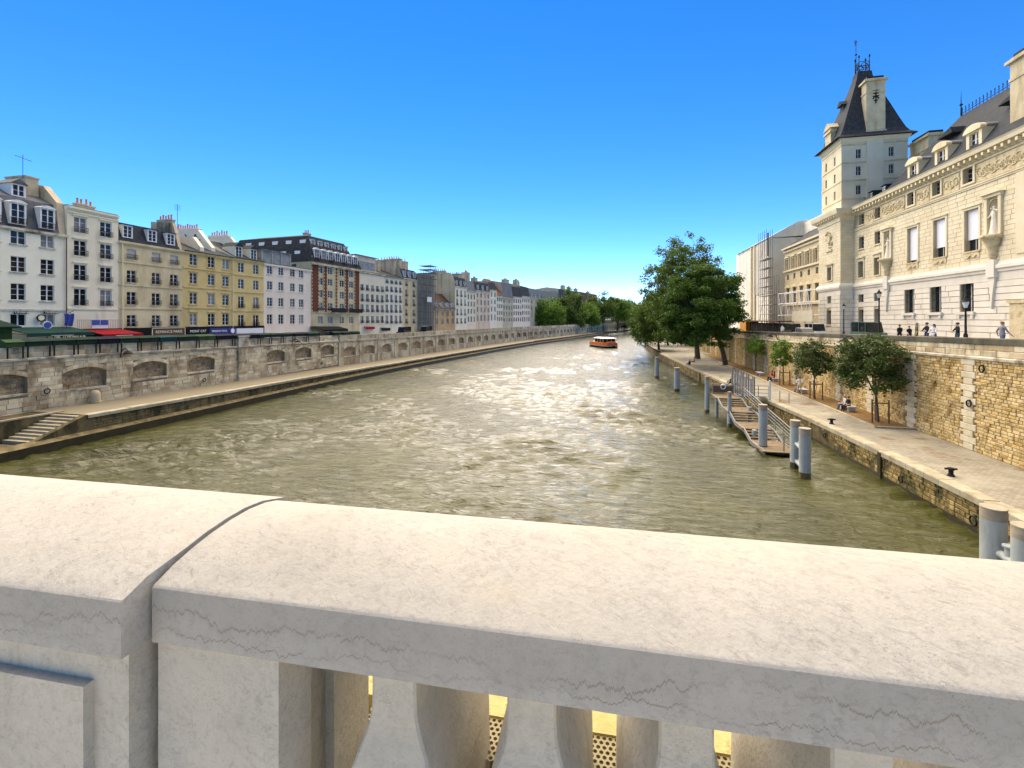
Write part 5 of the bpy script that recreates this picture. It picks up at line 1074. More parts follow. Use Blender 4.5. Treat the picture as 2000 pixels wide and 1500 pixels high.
# shaft
tx0, tx1, ty0, ty1 = .35, W_-.45, .3, D_-.2; zt0, zt1 = 26.2, 36.6
sh = link('tower_shaft', None, tw); th2 = []
for zz in (28.2, 30.9, 33.6): 
    for u in (2.0, 5.0): th2.append((u-.28, u+.28, zz, zz+1.35))
mb = MB(); mb.facade(tx0, tx1, zt0, zt1, th2, .3, ty0); mb.face([(tx0,ty0,zt0),(tx0,ty1,zt0),(tx0,ty1,zt1),(tx0,ty0,zt1)]); mb.face([(tx0,ty1,zt0),(tx1,ty1,zt0),(tx1,ty1,zt1),(tx0,ty1,zt1)]); mb.build('river_face', 'palais', sh)
for (a, b, c, d) in th2: f, p = window_meshes(b-a, d-c, 'grey', .2); fo = link('window', p['glass2'], sh, (a, ty0+.25, c))
ef = link('east_face', None, tw, (tx1, ty0, 0), R(90)); DW = ty1-ty0; th3 = []
for zz in (28.4, 31.3, 33.9):
    for u in (2.3, 6.6): th3.append((u-.35, u+.35, zz, zz+1.4))
mb = MB(); mb.facade(0, DW, zt0, zt1, th3, .3); mb.build('wall', 'tower', ef)  # greyer stone than the river face: the east side's shade is in the colour
for (a, b, c, d) in th3:
    f, p = window_meshes(b-a, d-c, 'grey', .2); fo = link('window', f, ef, (a, .26, c)); link('window_pane', p['glass'], ef, (a, .26, c)); mb = MB(); mb.box(a-.2, b+.2, -.09, 0, d+.3, d+.42); mb.box(a-.1, b+.1, -.07, 0, c-.12, c); mb.build('window_surround', 'tower', ef)
mb = MB(); mb.box(3.3, 5.5, -.16, 0, zt0, zt1-.05); mb.build('chimney_flue', 'tower', ef)
for zz in (27.7, 30.5, 33.2, 35.9):
    for (a, b) in ((0, 3.3), (5.5, DW)): mb = MB(); mb.box(a, b, -.13, 0, zz, zz+.2); mb.build('string_course', 'chimney_t', ef)
    mb = MB(); mb.box(tx0, tx1, ty0-.08, ty0, zz, zz+.16); mb.build('string_course', 'palais', sh)
ring_mould(tw, 'tower_cornice', 'tower', tx0, tx1, ty0, ty1, [(0,36.3),(.1,36.35),(.3,36.75),(.35,37.0),(-.05,37.05)])
mb = MB(); cx, cy = (tx0+tx1)/2, (ty0+ty1)/2; hx, hy = (tx1-tx0)/2, (ty1-ty0)/2; rows = []
for f_, z in ((1.22,37.0),(1.2,37.12),(1.05,37.55),(.96,38.25),(.80,40.2),(.63,42.4),(.47,44.4),(.32,46.3),(.24,47.6),(.22,48.3)): rows.append([(cx-hx*f_,cy-hy*f_,z),(cx+hx*f_,cy-hy*f_,z),(cx+hx*f_,cy+hy*f_,z),(cx-hx*f_,cy+hy*f_,z)])
mb.grid(rows, 0, True); mb.face(rows[0]); mb.face(rows[-1]); mb.build('steep_roof', 'slate', tw)
mb = MB()
for sx in (-1, 1):
    for sy in (-1, 1): mb.cyl((cx+sx*.6,cy+sy*.72,48.2), (cx+sx*.6,cy+sy*.72,50.6), .08, .04, 6); mb.lathe([(.03,0),(.14,.12),(.03,.5)], (cx+sx*.6,cy+sy*.72,50.5), 8)
for (ax, ay, bx, by) in ((-1,-1,1,-1),(1,-1,1,1),(1,1,-1,1),(-1,1,-1,-1)):
    p, q = Vector((cx+ax*.6,cy+ay*.72,0)), Vector((cx+bx*.6,cy+by*.72,0))
    for z in (48.4, 49.2, 49.9): mb.cyl(p+Vector((0,0,z)), q+Vector((0,0,z)), .04, n=5)
    mid = (p+q)/2; mb.tube([mid+(q-p)*.3*math.cos(t*.785)+Vector((0,0,49.3+.45*math.sin(t*.785))) for t in range(9)], .05, 5)
    mb.cyl(p+Vector((0,0,48.4)), q+Vector((0,0,49.9)), .035, n=5)
mb.build('roof_railing', 'iron', tw)
mb = MB(); mb.cyl((cx-.6,cy-.6,48.2), (cx-.6,cy-.6,53.9), .06, .03, 6); mb.lathe([(.04,0),(.2,.15),(.04,.3)], (cx-.6,cy-.6,51.5), 8); mb.tube([Vector((cx-.6+.35*math.cos(t*.6+1.2), cy-.6, 53.6+.5*math.sin(t*.6-1.2))) for t in range(7)], .06, 5); mb.cyl((cx-.95,cy-.6,53.3), (cx-.3,cy-.6,53.7), .05, n=5); mb.build('weather_vane', 'iron', tw)
ch_ = big_chimney(tw, tx1-.75, cy+.25, 36.7, ZZ(160, PX(1712, 36)[1]+0)+2.7, 1.4, 2.5, 'chimney_t')
mb = MB(); xx = tx1+.02
for (ya, za, yb, zb_) in ((-.45,.9,.4,.95),(-.35,.5,.35,.55),(0,.95,0,-1.0),(-.4,.1,.4,.15),(-.4,-.3,-.1,.1),(.4,-.3,.1,.1),(-.25,-.55,.25,-.5)): mb.cyl((xx-.05,cy+.25+ya,43.0+za), (xx-.05,cy+.25+yb,43.0+zb_), .085, n=5)
mb.build('iron_wall_tie', 'iron', ch_)
mb = MB(); mb.box(2.2, 4.2, .1, 2.2, 37.0, 40.0); mb.box(2.0, 4.4, -.1, 2.4, 39.3, 39.6); mb.prism([(1.9,40.0),(4.5,40.0),(3.2,41.0)], -.1, 2.4, 'y'); mb.build('stone_lucarne', 'palais_o', tw)
mb = MB(); mb.box(2.8, 3.9, 2.0, 3.4, 42.6, 43.6); mb.prism([(2.5,43.6),(4.2,43.6),(3.35,44.4)], 1.6, 3.6, 'y'); mb.build('roof_lucarne', 'slate', tw)
# ---------------------------------------------------------------- NEXT BUILDING
Y1 = PX(1533, 35.0)[0]; ob = thing('yellow_building', 'yellow stone building with arched windows and columns beyond the tower', 'building', (35.0, Y1, 0), R(-90)); W2 = Y1-87.3
def Z2(py): return ZZ(py, PX(1560, 35.0)[1])
hl = []; cols = [W2*(i+.5)/6 for i in range(6)]
for u in cols:
    for (t, b, w) in ((500,523,1.3),(531,542,1.1),(560,590,1.5)): hl.append((u-w/2, u+w/2, Z2(b), Z2(t)))
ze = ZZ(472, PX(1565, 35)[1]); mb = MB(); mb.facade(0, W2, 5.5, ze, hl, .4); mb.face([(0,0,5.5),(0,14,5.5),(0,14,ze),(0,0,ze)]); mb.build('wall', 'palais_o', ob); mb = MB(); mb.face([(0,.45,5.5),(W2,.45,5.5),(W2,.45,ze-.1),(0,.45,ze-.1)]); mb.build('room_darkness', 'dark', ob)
for (a, b, c, d) in hl: f, p = window_meshes(b-a, d-c, 'grey', .3); fo = link('window', f, ob, (a, .36, c)); link('pane', p['glass'], fo)
for u in cols:
    for sg in (-1, 1): mb = MB(); mb.cyl((u+sg*1.15,-.2,Z2(523)-.2), (u+sg*1.15,-.2,Z2(500)+.3), .17, .14, 8); mb.build('half_column', 'palais', ob)
    mb = MB(); mb.box(u-1.0, u+1.0, -.35, 0, Z2(500)+.3, Z2(500)+.6); n = 8; pts = [(u-1.1+2.2*j/n, Z2(560)+.1+.55*math.sin(math.pi*j/n)) for j in range(n+1)]; mb.prism(pts, -.35, 0, 'y'); mb.build('window_hood', 'palais', ob)
mb = MB()
for z, o_ in ((ze-.5,.7),(Z2(526),.4),(Z2(596),.45),(ze-1.1,.3)): mb.box(0, W2, -o_, 0, z, z+.35)
mb.build('cornice', 'palais', ob)
mb = MB(); mb.prism([(.1,ze-.1),(4.5,ze+3.4),(12,ze+3.4),(14,ze)], 0, W2, 'x'); mb.build('roof', 'slate', ob)
# ---------------------------------------------------------------- SHEETED BUILDING, SCAFFOLD, HOARDING
Y2, Y3 = PX(1502, 33.5)[0], PX(1438, 33.5)[0]; sb = thing('sheeted_building', 'building under renovation wrapped in white and printed grey sheeting with a sheeted roof', 'building', (33.5, Y3, 0), R(-90)); W3 = Y3-Y2
zt = ZZ(482, PX(1470, 33.5)[1])
mb = MB(); mb.box(0, W3, 0, 16, 5.5, zt); mb.build('wall', 'tarp', sb)
u0, u1 = W3-(PX(1476,33.5)[0]-Y2), W3-.3
mb = MB(); mb.box(u0, u1, -.12, 0, ZZ(575, PX(1488,33.5)[1]), zt-.6); mb.build('printed_sheet', 'tarpg', sb)
for u in (u0-3.2, u0-.4): mb = MB(); mb.box(u-.5, u+.5, -.3, 0, 5.5, zt); mb.build('pilaster', 'palais_o', sb)
mb = MB(); mb.prism([(-.4,zt),(6,zt+3.6),(14,zt+4.2),(22,zt+1)], 2, W3+.2, 'x'); mb.build('roof_sheeting', 'tarp', sb)
mb = MB(); mb.box(W3, W3+14, 7, 22, 12, zt+3.0); mb.prism([(7,zt+3.0),(22,zt+3),(14,zt+4.4)], W3, W3+14, 'x'); mb.build('sheeted_upper_roof', 'tarp', sb)
mb = MB(); mb.box(W3-.3, W3-.05, -.3, .0, zt-4, zt+1.2); mb.build('downpipe_stack', 'iron', sb)
sc = thing('scaffolding', 'grey tube scaffolding with platforms between the sheeted and the yellow buildings', 'scaffolding', (32.6, Y2, 0), R(-90)); WS = Y2-Y1+4
for i in range(8):
    for k in range(2): mb = MB(); mb.cyl((i*WS/7,-1.2*k,6), (i*WS/7,-1.2*k,zt+(1 if i < 5 else -9)), .055, n=6); mb.build('pole', 'galv', sc)
for q in range(8): 
    z = 8.5+q*2.0; e_ = WS if z < 15 else WS*.6
    if z < zt: mb = MB(); mb.box(0, e_, -1.25, .05, z, z+.1); mb.build('platform', 'galv', sc); mb = MB(); mb.cyl((0,-1.25,z+1), (e_,-1.25,z+1), .04, n=5); mb.build('guard_rail', 'galv', sc)
    mb = MB(); i = q % 6; mb.cyl((i*WS/7,-1.25,z), ((i+1)*WS/7,-1.25,z+2), .04, n=5); mb.build('brace', 'galv', sc)
pl = thing('covered_walkway', 'white tubular truss of a site walkway in front of the yellow building', 'scaffolding', (31.0, PX(1520,31)[0], 0), R(-90)); WL = PX(1520,31)[0]-PX(1585,31)[0]
for z in (10.2, 12.4, 14.4):
    for y_ in (0, 1.2): mb = MB(); mb.cyl((0,y_,z), (WL,y_,z), .06, n=6); mb.build('tube', 'white', pl)
for i in range(9): mb = MB(); mb.cyl((i*WL/8,0,6.2), (i*WL/8,0,14.4), .055, n=6); mb.build('upright', 'white', pl); mb = MB(); a_, b_ = (10.2, 14.4) if i % 2 else (14.4, 10.2); mb.cyl((i*WL/9,-.02,a_), ((i+1)*WL/9,-.02,b_), .05, n=5); mb.build('diagonal', 'white', pl)
hb = thing('site_hoarding', 'orange-brown wooden site hoarding with dark openings behind the quay trees', 'hoarding', (27.5, PX(1445,27.5)[0], 0), R(-90)); WH = PX(1445,27.5)[0]-PX(1518,27.5)[0]
zb_ = parR(95)-.9; mb = MB(); mb.box(0, WH*.2, 0, 2.5, zb_, zb_+2.6); mb.build('orange_cabin', 'orangew', hb); mb = MB(); mb.box(WH*.2, WH, .8, 2.5, zb_, zb_+2.3); mb.build('dark_bay', 'blackp', hb); mb = MB(); mb.box(0, WH, -.1, 2.6, zb_+2.6, zb_+2.8); mb.build('hoarding_roof', 'redroof', hb)
for i in range(7): mb = MB(); u = WH*(.2+.8*i/6); mb.box(u-.05, u+.05, .3, .4, zb_, zb_+2.6); mb.build('hoarding_post', 'brownp', hb)
pn = thing('hoarding_panel', 'cream flat site panel standing beside the parked vehicles', 'panel', (29.5, PX(1547,29.5)[0], 0), R(-90)); WPn = PX(1547,29.5)[0]-PX(1587,29.5)[0]
z1_ = ZZ(607, PX(1567,29.5)[1]); z0_ = ZZ(628, PX(1567,29.5)[1]); mb = MB(); mb.box(0, WPn, 0, .08, z0_, z1_); mb.build('panel_sheet', 'hoard', pn)
for u in (.2, WPn*.62, WPn-.2): mb = MB(); mb.box(u-.05, u+.05, .08, .16, 6.0, z1_); mb.build('panel_post', 'iron', pn)

# ================================================================ TREES
def leaf_cloud(centers, radii, counts, size, seed, flatz=.8):
    rs = np.random.RandomState(seed); P_ = []
    for c_, r, n in zip(centers, radii, counts):
        d = rs.normal(size=(n, 3)); d /= np.linalg.norm(d, axis=1)[:, None]; rad = rs.rand(n)**.62*1.25
        P_.append(np.array(c_)+d*(rad*r)[:, None]*np.array([1, 1, flatz]))
    C_ = np.concatenate(P_); n = len(C_)
    a = rs.normal(size=(n, 3)); a[:, 2] *= .55; a /= np.linalg.norm(a, axis=1)[:, None]
    b = rs.normal(size=(n, 3)); b -= (a*b).sum(1)[:, None]*a; b /= np.linalg.norm(b, axis=1)[:, None]
    s = size*rs.uniform(.6, 1.35, n)[:, None]
    tip = -np.array([0, 0, 1])*.18*s
    V = np.stack([C_-a*s*.5, C_-b*s*.28+tip*.2, C_+a*s*.5+tip, C_+b*s*.28+tip*.2], 1).reshape(-1, 3)
    return V
def leaf_mesh(name, V, mat):
    n = len(V)//4; me = bpy.data.meshes.new(name); me.vertices.add(len(V)); me.vertices.foreach_set('co', V.ravel()); me.loops.add(4*n); me.loops.foreach_set('vertex_index', np.arange(4*n)); me.polygons.add(n); me.polygons.foreach_set('loop_start', np.arange(0, 4*n, 4)); me.update(calc_edges=True); me.materials.append(M[mat]); return me
def tree(name, label, base, top, crown_c, crown_r, n_clump, clump_r, leaves, size, mat, seed, trunk_r=.2, group=None, shape=1.0, stakes=False, low=-.75, trunk_h=None, cat='tree', sparse_top=False, flatz=.8):
    rr = random.Random(seed); root = thing(name, label, cat, base, 0, group); b = Vector(base)
    cc = Vector(crown_c)-b; rx, ry, rz_ = crown_r; cl = []
    while len(cl) < n_clump:
        d = Vector((rr.gauss(0, 1), rr.gauss(0, 1), rr.gauss(0, 1))).normalized(); q = rr.random()**.40*(1.12 if rr.random() < .3 else 1.0)
        if d.z < low: continue
        p = cc+Vector((d.x*rx*q, d.y*ry*q, d.z*rz_*q))
        if sparse_top and d.z > .3 and rr.random() < .35: continue
        cl.append(p)
    tm = MB(); hh = trunk_h if trunk_h else max(.5, (cc.z-rz_*.75)); fork = Vector((cc.x*.25, cc.y*.25, hh))
    pts = [Vector((0,0,-.1)), Vector((fork.x*.4+rr.uniform(-.05,.05), fork.y*.4, hh*.5)), fork]; rads = [trunk_r*1.15, trunk_r*.95, trunk_r*.85]
    for i in range(2): tm.cyl(pts[i], pts[i+1], rads[i], rads[i+1], 10)
    mains = []
    for k in range(6):
        a = 2*math.pi*k/6+rr.uniform(-.4, .4); e = cc+Vector((math.cos(a)*rx*.42, math.sin(a)*ry*.42, rr.uniform(-.25, .45)*rz_)); m_ = (fork+e)/2+Vector((0,0,.08*rz_)); tm.cyl(fork, m_, trunk_r*.55, trunk_r*.36, 7); tm.cyl(m_, e, trunk_r*.36, trunk_r*.16, 6); mains += [m_, e]
    mains.append(fork)
    for p in cl:
        m_ = min(mains, key=lambda q: (q-p).length); j = (m_+p)/2+Vector((rr.uniform(-.1,.1), rr.uniform(-.1,.1), .1))*clump_r; tm.cyl(m_, j, trunk_r*.13, trunk_r*.09, 5, caps=False); tm.cyl(j, p, trunk_r*.09, trunk_r*.03, 5, caps=False)
    tm.build('trunk', 'bark', root)
    per = leaves//n_clump; V = leaf_cloud([tuple(p) for p in cl], [clump_r*rr.uniform(.6, 1.3) for _ in cl], [int(per*rr.uniform(.6, 1.4)) for _ in cl], size, seed, flatz)
    link('crown', leaf_mesh('crown', V, mat), root)
    if stakes:
        for (dx, dy) in ((-.55,-.35),(.5,-.45),(.1,.55)):
            mb = MB(); mb.cyl((dx,dy,-.1), (dx,dy,1.75), .06, .055, 7); mb.build('stake', 'wood', root)
        mb = MB(); mb.box(-.55, .5, -.43, -.37, 1.45, 1.53); mb.build('stake_rail', 'wood', root)
    return root
tree('plane_tree', 'tallest loose-crowned plane tree standing on the right quay', (15.8, 98, ZQ), 26, (13.8, 98, 15.0), (8.3, 8.7, 11.4), 300, 1.15, 38000, .44, 'leaf_mid', 31, .5, sparse_top=True, trunk_h=5)
tree('chestnut_tree', 'dense dark green tree in front of the plane tree on the right quay', (18.2, 85, ZQ), 18, (13.3, 80.5, 10.9), (5.7, 6.2, 7.8), 330, 1.15, 95000, .33, 'leaf_dark', 32, .42, trunk_h=4.2, flatz=.5)
tree('quay_tree', 'low spreading tree overhanging the river at the quay tip', (10.6, 124, ZQ), 13, (9.6, 122, 8.3), (5.6, 7, 6.4), 200, 1.3, 40000, .42, 'leaf_mid', 33, .3, trunk_h=3)
tree('quay_tree', 'farther tree half hidden behind the overhanging one', (15, 145, ZQ), 14, (13.5, 145, 9.5), (6.5, 9, 8), 60, 1.7, 14000, .6, 'leaf_dark', 38, .3, trunk_h=3)
tree('young_tree', 'largest young chestnut tree with stakes in front of the golden wall', (19.45, 40.5, ZQ+.05), 8, (19.0, 40.6, 5.95), (2.15, 3.0, 2.3), 120, .58, 11500, .22, 'leaf_red', 34, .10, 'young trees in the planting bed', stakes=True, trunk_h=1.9, flatz=.6)
tree('young_tree', 'second young tree with stakes left of the largest one', (19.0, 50.8, ZQ+.05), 8, (18.9, 50.8, 5.5), (1.5, 1.9, 1.9), 66, .52, 5200, .22, 'leaf_red', 35, .08, 'young trees in the planting bed', stakes=True, trunk_h=1.9, flatz=.7)
tree('young_tree', 'thin young tree near the middle of the planting bed', (19.5, 61, ZQ+.05), 7, (19.3, 61, 5.3), (1.1, 1.5, 1.8), 36, .45, 2600, .23, 'leaf_bright', 36, .07, 'young trees in the planting bed', stakes=True, trunk_h=2)
tree('young_tree', 'farthest slender young tree by the big dark tree', (19.7, 73, ZQ+.05), 7, (19.6, 73, 5.4), (1.1, 1.5, 1.7), 34, .45, 2400, .24, 'leaf_bright', 37, .07, 'young trees in the planting bed', trunk_h=2)
FT = [(1066, 235, 7.6, 8.6, 'round green tree, first from the left beyond the houses', 'leaf_bright', 11.2), (1114, 255, 6.8, 11.0, 'tall green tree, second of the far left bank trees', 'leaf_mid', 14.2), (1146, 278, 5.4, 7.6, 'low green tree, third of the far left bank trees', 'leaf_bright', 10.6), (1178, 292, 7.4, 9.6, 'tall leafy tree, fourth of the far left bank trees', 'leaf_mid', 16.0), (1206, 312, 7.4, 7.6, 'bushy tree, fifth of the far left bank trees near the bridge', 'leaf_bright', 15.2), (1232, 335, 6.2, 7.0, 'last far tree standing at the end of the stone bridge', 'leaf_mid', 15.0)]
for i, (px, zc_, rx, rz_, lb, mt, cz_) in enumerate(FT):
    xc = (px-CX)/F*zc_; X, Y = xc*cT-zc_*sT, xc*sT+zc_*cT
    tree('riverside_tree', lb, (X, Y, 1.4), 0, (X, Y, cz_), (rx*1.25, rx*1.25, rz_), 80, 2.6, 15000, .85, mt, 50+i, .4, 'trees along the far left bank', trunk_h=4.5)

for i, (px, zc_, lb) in enumerate(((1196, 415, 'hazy tree beyond the stone bridge on the left'), (1226, 430, 'hazy tree seen through and above the bridge arch'), (1256, 440, 'hazy tree beyond the bridge behind the quay foliage'), (1290, 450, 'farthest tree beyond the bridge on the right'))):
    xc = (px-CX)/F*zc_; X, Y = xc*cT-zc_*sT, xc*sT+zc_*cT
    tree('riverside_tree', lb, (X, Y, -1.0), 0, (X, Y, 7.0), (11, 9, 8.5), 60, 3.0, 9000, 1.3, 'leaf_mid', 80+i, .4, 'trees beyond the bridge', trunk_h=1.5)
# ================================================================ FAR BRIDGE, BOAT
fbz = thing('arch_bridge', 'distant stone arch bridge closing off the river under the trees', 'bridge', (0, 352, 0))
mb = MB(); n = 16; arcs = [(8.5+19*k) for k in range(-2, 5)]; y0, y1 = 0, 18
for c_ in arcs:
    pts = [(c_-7.2*math.cos(math.pi*i/n), .2+5.4*math.sin(math.pi*i/n)) for i in range(n+1)]
    for i in range(n):
        (xa, za), (xb, zb_) = pts[i], pts[i+1]; mb.face([(xa,y0,za),(xb,y0,zb_),(xb,y0,7.0),(xa,y0,7.0)]); mb.face([(xa,y0,za),(xa,y1,za),(xb,y1,zb_),(xb,y0,zb_)])
    mb.face([(c_+7.2,y0,-1),(c_+11.8,y0,-1),(c_+11.8,y0,7.0),(c_+7.2,y0,7.0)]); mb.face([(c_+7.2,y0,-1),(c_+7.2,y1,-1),(c_+7.2,y1,.3),(c_+7.2,y0,.3)]); mb.face([(c_-7.2,y0,-1),(c_-7.2,y1,-1),(c_-7.2,y1,.3),(c_-7.2,y0,.3)])
mb.build('arch_spans', 'quaycore', fbz); mb = MB(); mb.box(-36, 92, -.5, 18.5, 7.0, 7.5); mb.build('bridge_cornice', 'band', fbz); mb = MB(); mb.box(-36, 92, -.3, .1, 7.5, 8.6); mb.build('bridge_parapet', 'quaycore', fbz)
for k in range(60): mb = MB(); mb.box(-36+k*2.1, -35.4+k*2.1, -.75, -.3, 6.45, 7.0); mb.build('corbel', 'band', fbz)
bp_ = G(1180, 679, 0); boat = thing('river_boat', 'small orange and white river boat with a glazed cabin heading towards the bridge', 'boat', (bp_.x, bp_.y+4.5, 0), R(26))
def hull(rows, mats, mi, name, par):
    mb = MB(); mb.grid(rows, mi, False, True); return mb
L_, B_ = 13.5, 3.0
def hullrow(z, f, fw): return [(B_*f*w, y*fw) + (z,) for (w, y) in ((1,6.2),(1,2.0),(.98,-2),(.9,-4.6),(.62,-6.2),(0,-7.1),(-.62,-6.2),(-.9,-4.6),(-.98,-2),(-1,2.0),(-1,6.2))]
mb = MB(); mb.grid([hullrow(-.3,.85,.95), hullrow(.45,.96,.99)], 0); mb.build('hull_base', 'blackp', boat)
mb = MB(); mb.grid([hullrow(.45,.97,.99), hullrow(.72,1.0,1.0)], 0); mb.build('rubbing_strake', 'white', boat)
mb = MB(); mb.grid([hullrow(.72,.99,1.0), hullrow(1.75,.93,.97)], 0); r_ = hullrow(1.75,.93,.97); mb.face(r_); mb.face([hullrow(-.3,.85,.95)[0], hullrow(-.3,.85,.95)[-1], r_[-1], r_[0]]); mb.build('hull', 'orange', boat)
mb = MB(); mb.box(-1.2, 1.2, -6.3, -4.7, 1.76, 1.95); mb.build('bow_deck', 'orange', boat)
mb = MB(); mb.box(-2.15, 2.15, -3.6, 3.2, 1.76, 2.9); cb = mb.build('cabin', 'glass', boat)
for sx in (-1, 1):
    for yy in (-3.6, -1.4, .9, 3.1): m2 = MB(); m2.box(sx*2.17-.05, sx*2.17+.05, yy-.06, yy+.06, 1.76, 2.95); m2.build('cabin_post', 'white', cb)
for xx in (-.75, .75): m2 = MB(); m2.box(xx-.05, xx+.05, -3.66, -3.6, 1.76, 2.9); m2.build('cabin_post', 'white', cb)
mb = MB(); rows = []
for z, a, b0, b1 in ((2.9,2.5,-4.3,3.7),(3.05,2.45,-4.2,3.65),(3.25,1.9,-3.2,3.0),(3.35,1.0,-2.2,2.2)): rows.append([(-a,b0,z),(a,b0,z),(a,b1,z),(-a,b1,z)])
mb.grid(rows, 0, True); mb.face(rows[0]); mb.face(rows[-1]); mb.build('cabin_roof', 'white', boat)
mb = MB(); mb.box(-.8, .8, -1.4, .9, 3.34, 3.45); mb.build('roof_hatch', 'deckw', boat)
for sx in (-1, 1):
    mb = MB()
    for yy in np.linspace(3.4, 5.8, 5): mb.cyl((sx*2.6,yy,1.75), (sx*2.6,yy,2.6), .03, n=5)
    mb.cyl((sx*2.6,3.4,2.6), (sx*2.6,5.8,2.6), .035, n=5); mb.build('stern_rail', 'galv', boat)
mb = MB(); mb.cyl((-.35,-6.95,.62), (.35,-6.95,.62), .2, n=8); mb.build('bow_fender', 'tyre', boat)

# ================================================================ PILES AND GANGWAY
def pile(label, X, Y, top, r, group='steel piles in the river'):
    t = thing('steel_pile', label, 'pile', (X, Y, 0), 0, group); mb = MB(); mb.cyl((0,0,-2), (0,0,top-.42), r, r, 24, 0, True); mb.build('shaft', 'steel', t)
    mb = MB(); mb.cyl((0,0,top-.42), (0,0,top-.03), r*1.005, r*1.005, 24); mb.cyl((0,0,top-.03), (0,0,top), r*1.04, r*1.02, 24); mb.build('pile_head', 'pilecap', t)
    mb = MB(); mb.cyl((0,0,-.1), (0,0,.32), r*1.012, r*1.012, 24); mb.build('tide_mark', 'mossy', t); return t
a = G(1553,912); b = G(1572,932)
pile('rear one of the twin pale blue steel piles at the gangway foot', a.x, a.y, 3.0, .29); t = pile('front one of the twin pale blue steel piles at the gangway foot', b.x, b.y, 2.95, .31)
for zz in (1.55, .45):
    mb = MB(); mb.cyl((0,.1,zz), (a.x-b.x,a.y-b.y-.1,zz), .13, n=10); mb.cyl((0.1,.9,zz), (.1,.9,zz+.28), .11, .11, 10); mb.cyl((0.1,.9,zz+.28), (.1,.9,zz+.33), .16, .16, 10); mb.build('mooring_crossbar', 'steel', t)
t = pile('thick pale blue pile beside the quay at the lower right by the bridge', 13.15, 19.9, 2.78, .36); t2 = pile('pale blue pile cut off by the right edge of the picture', 13.05, 18.4, 2.75, .36)
for zz in (1.25,): mb = MB(); mb.cyl((0,-.2,zz), (-.1,-1.4,zz), .14, n=12); mb.cyl((-.02,-.72,zz+.05), (-.02,-.72,zz+.42), .13, .13, 12); mb.cyl((-.02,-.72,zz+.42), (-.02,-.72,zz+.48), .19, .19, 12); mb.build('mooring_crossbar', 'steel', t)
for (px, py, tp, r, lb) in ((1490,878,3.28,.29,'single steel pile through the lower end of the gangway'),(1425,834,3.1,.16,'slim steel post at the middle of the gangway'),(1381,806,3.7,.22,'steel pile at the upper landing of the gangway'),(1322,764,3.1,.36,'pale pile upstream, nearer of the two free-standing ones'),(1283,738,3.35,.33,'pale pile farthest up the right quay')):
    p = G(px, py); pile(lb, p.x, p.y, tp, r)
gw = thing('gangway', 'stepped timber and steel gangway coming down from the right quay to the water', 'gangway')
gy0, gy1 = 49.9, 35.2; gx = lambda y: 9.25+(gy0-y)*.055; zz = 1.95; y = gy0; i = 0
def gbox(name, mat, x0, x1, ya, yb, z0, z1):
    mb = MB(); mb.box(x0, x1, yb, ya, z0, z1); return mb.build(name, mat, gw)
gbox('landing', 'deckw', gx(y), gx(y)+2.15, y, y-2.6, zz-.14, zz); y -= 2.6
side = [(gx(gy0), gy0, zz), (gx(y), y, zz)]
for seg in range(3):
    for k in range(4): zz -= .14; gbox('step', 'deckw', gx(y)+.02, gx(y)+2.13, y-.06, y-.34, zz-.06, zz); y -= .40
    side.append((gx(y), y, zz)); ln = 2.2 if seg < 2 else 2.9; n_ = 6
    for k in range(n_): gbox('deck_plank', 'deckw', gx(y), gx(y)+2.15, y-k*ln/n_, y-(k+1)*ln/n_+.03, zz-.08, zz-.005*(k % 2))
    y -= ln; side.append((gx(y), y, zz))
for sx in (0, 2.15):
    mb = MB()
    for (p, q) in zip(side[:-1], side[1:]):
        mb.face([(p[0]+sx,p[1],p[2]-.26),(q[0]+sx,q[1],q[2]-.26),(q[0]+sx,q[1],q[2]+.04),(p[0]+sx,p[1],p[2]+.04)]); mb.face([(p[0]+sx+.08,p[1],p[2]-.32),(q[0]+sx+.08,q[1],q[2]-.32),(q[0]+sx+.08,q[1],q[2]+.04),(p[0]+sx+.08,p[1],p[2]+.04)]); mb.face([(p[0]+sx,p[1],p[2]+.04),(p[0]+sx+.08,p[1],p[2]+.04),(q[0]+sx+.08,q[1],q[2]+.04),(q[0]+sx,q[1],q[2]+.04)])
    mb.build('stringer', 'galv', gw)
ra, rb = side[1], side[-1]; rl = lambda t: Vector((ra[0]+(rb[0]-ra[0])*t+2.3, ra[1]+(rb[1]-ra[1])*t, ra[2]+(rb[2]-ra[2])*t))
for zz_ in (.32, .58, .84, 1.08):
    mb = MB(); mb.cyl(rl(0)+Vector((0,0,zz_)), rl(1)+Vector((0,0,zz_)), .022 if zz_ < 1 else .035, n=6); mb.build('handrail', 'galv', gw)
for q in range(9): mb = MB(); v = rl(q/8); mb.cyl(v+Vector((0,0,-.25)), v+Vector((0,0,1.08)), .028, n=6); mb.build('rail_post', 'galv', gw)
mb = MB(); p = side[-1]; mb.cyl((p[0]+1.3,p[1]+.3,p[2]), (p[0]+1.3,p[1]+.3,p[2]+1.05), .04, n=6); mb.cyl((p[0]+1.3,p[1]+.3,p[2]+1.05), (p[0]+2.3,p[1]+.3,p[2]+1.05), .035, n=6); mb.build('end_rail', 'galv', gw)
for (x_, y_) in ((9.5,48.2),(10.9,48.2),(9.8,44.5),(11.5,44.5),(10.4,39)): mb = MB(); mb.cyl((x_,y_,-2), (x_,y_,.9 if y_ < 42 else 1.7), .16, n=12); mb.build('support_pile', 'steel', gw)
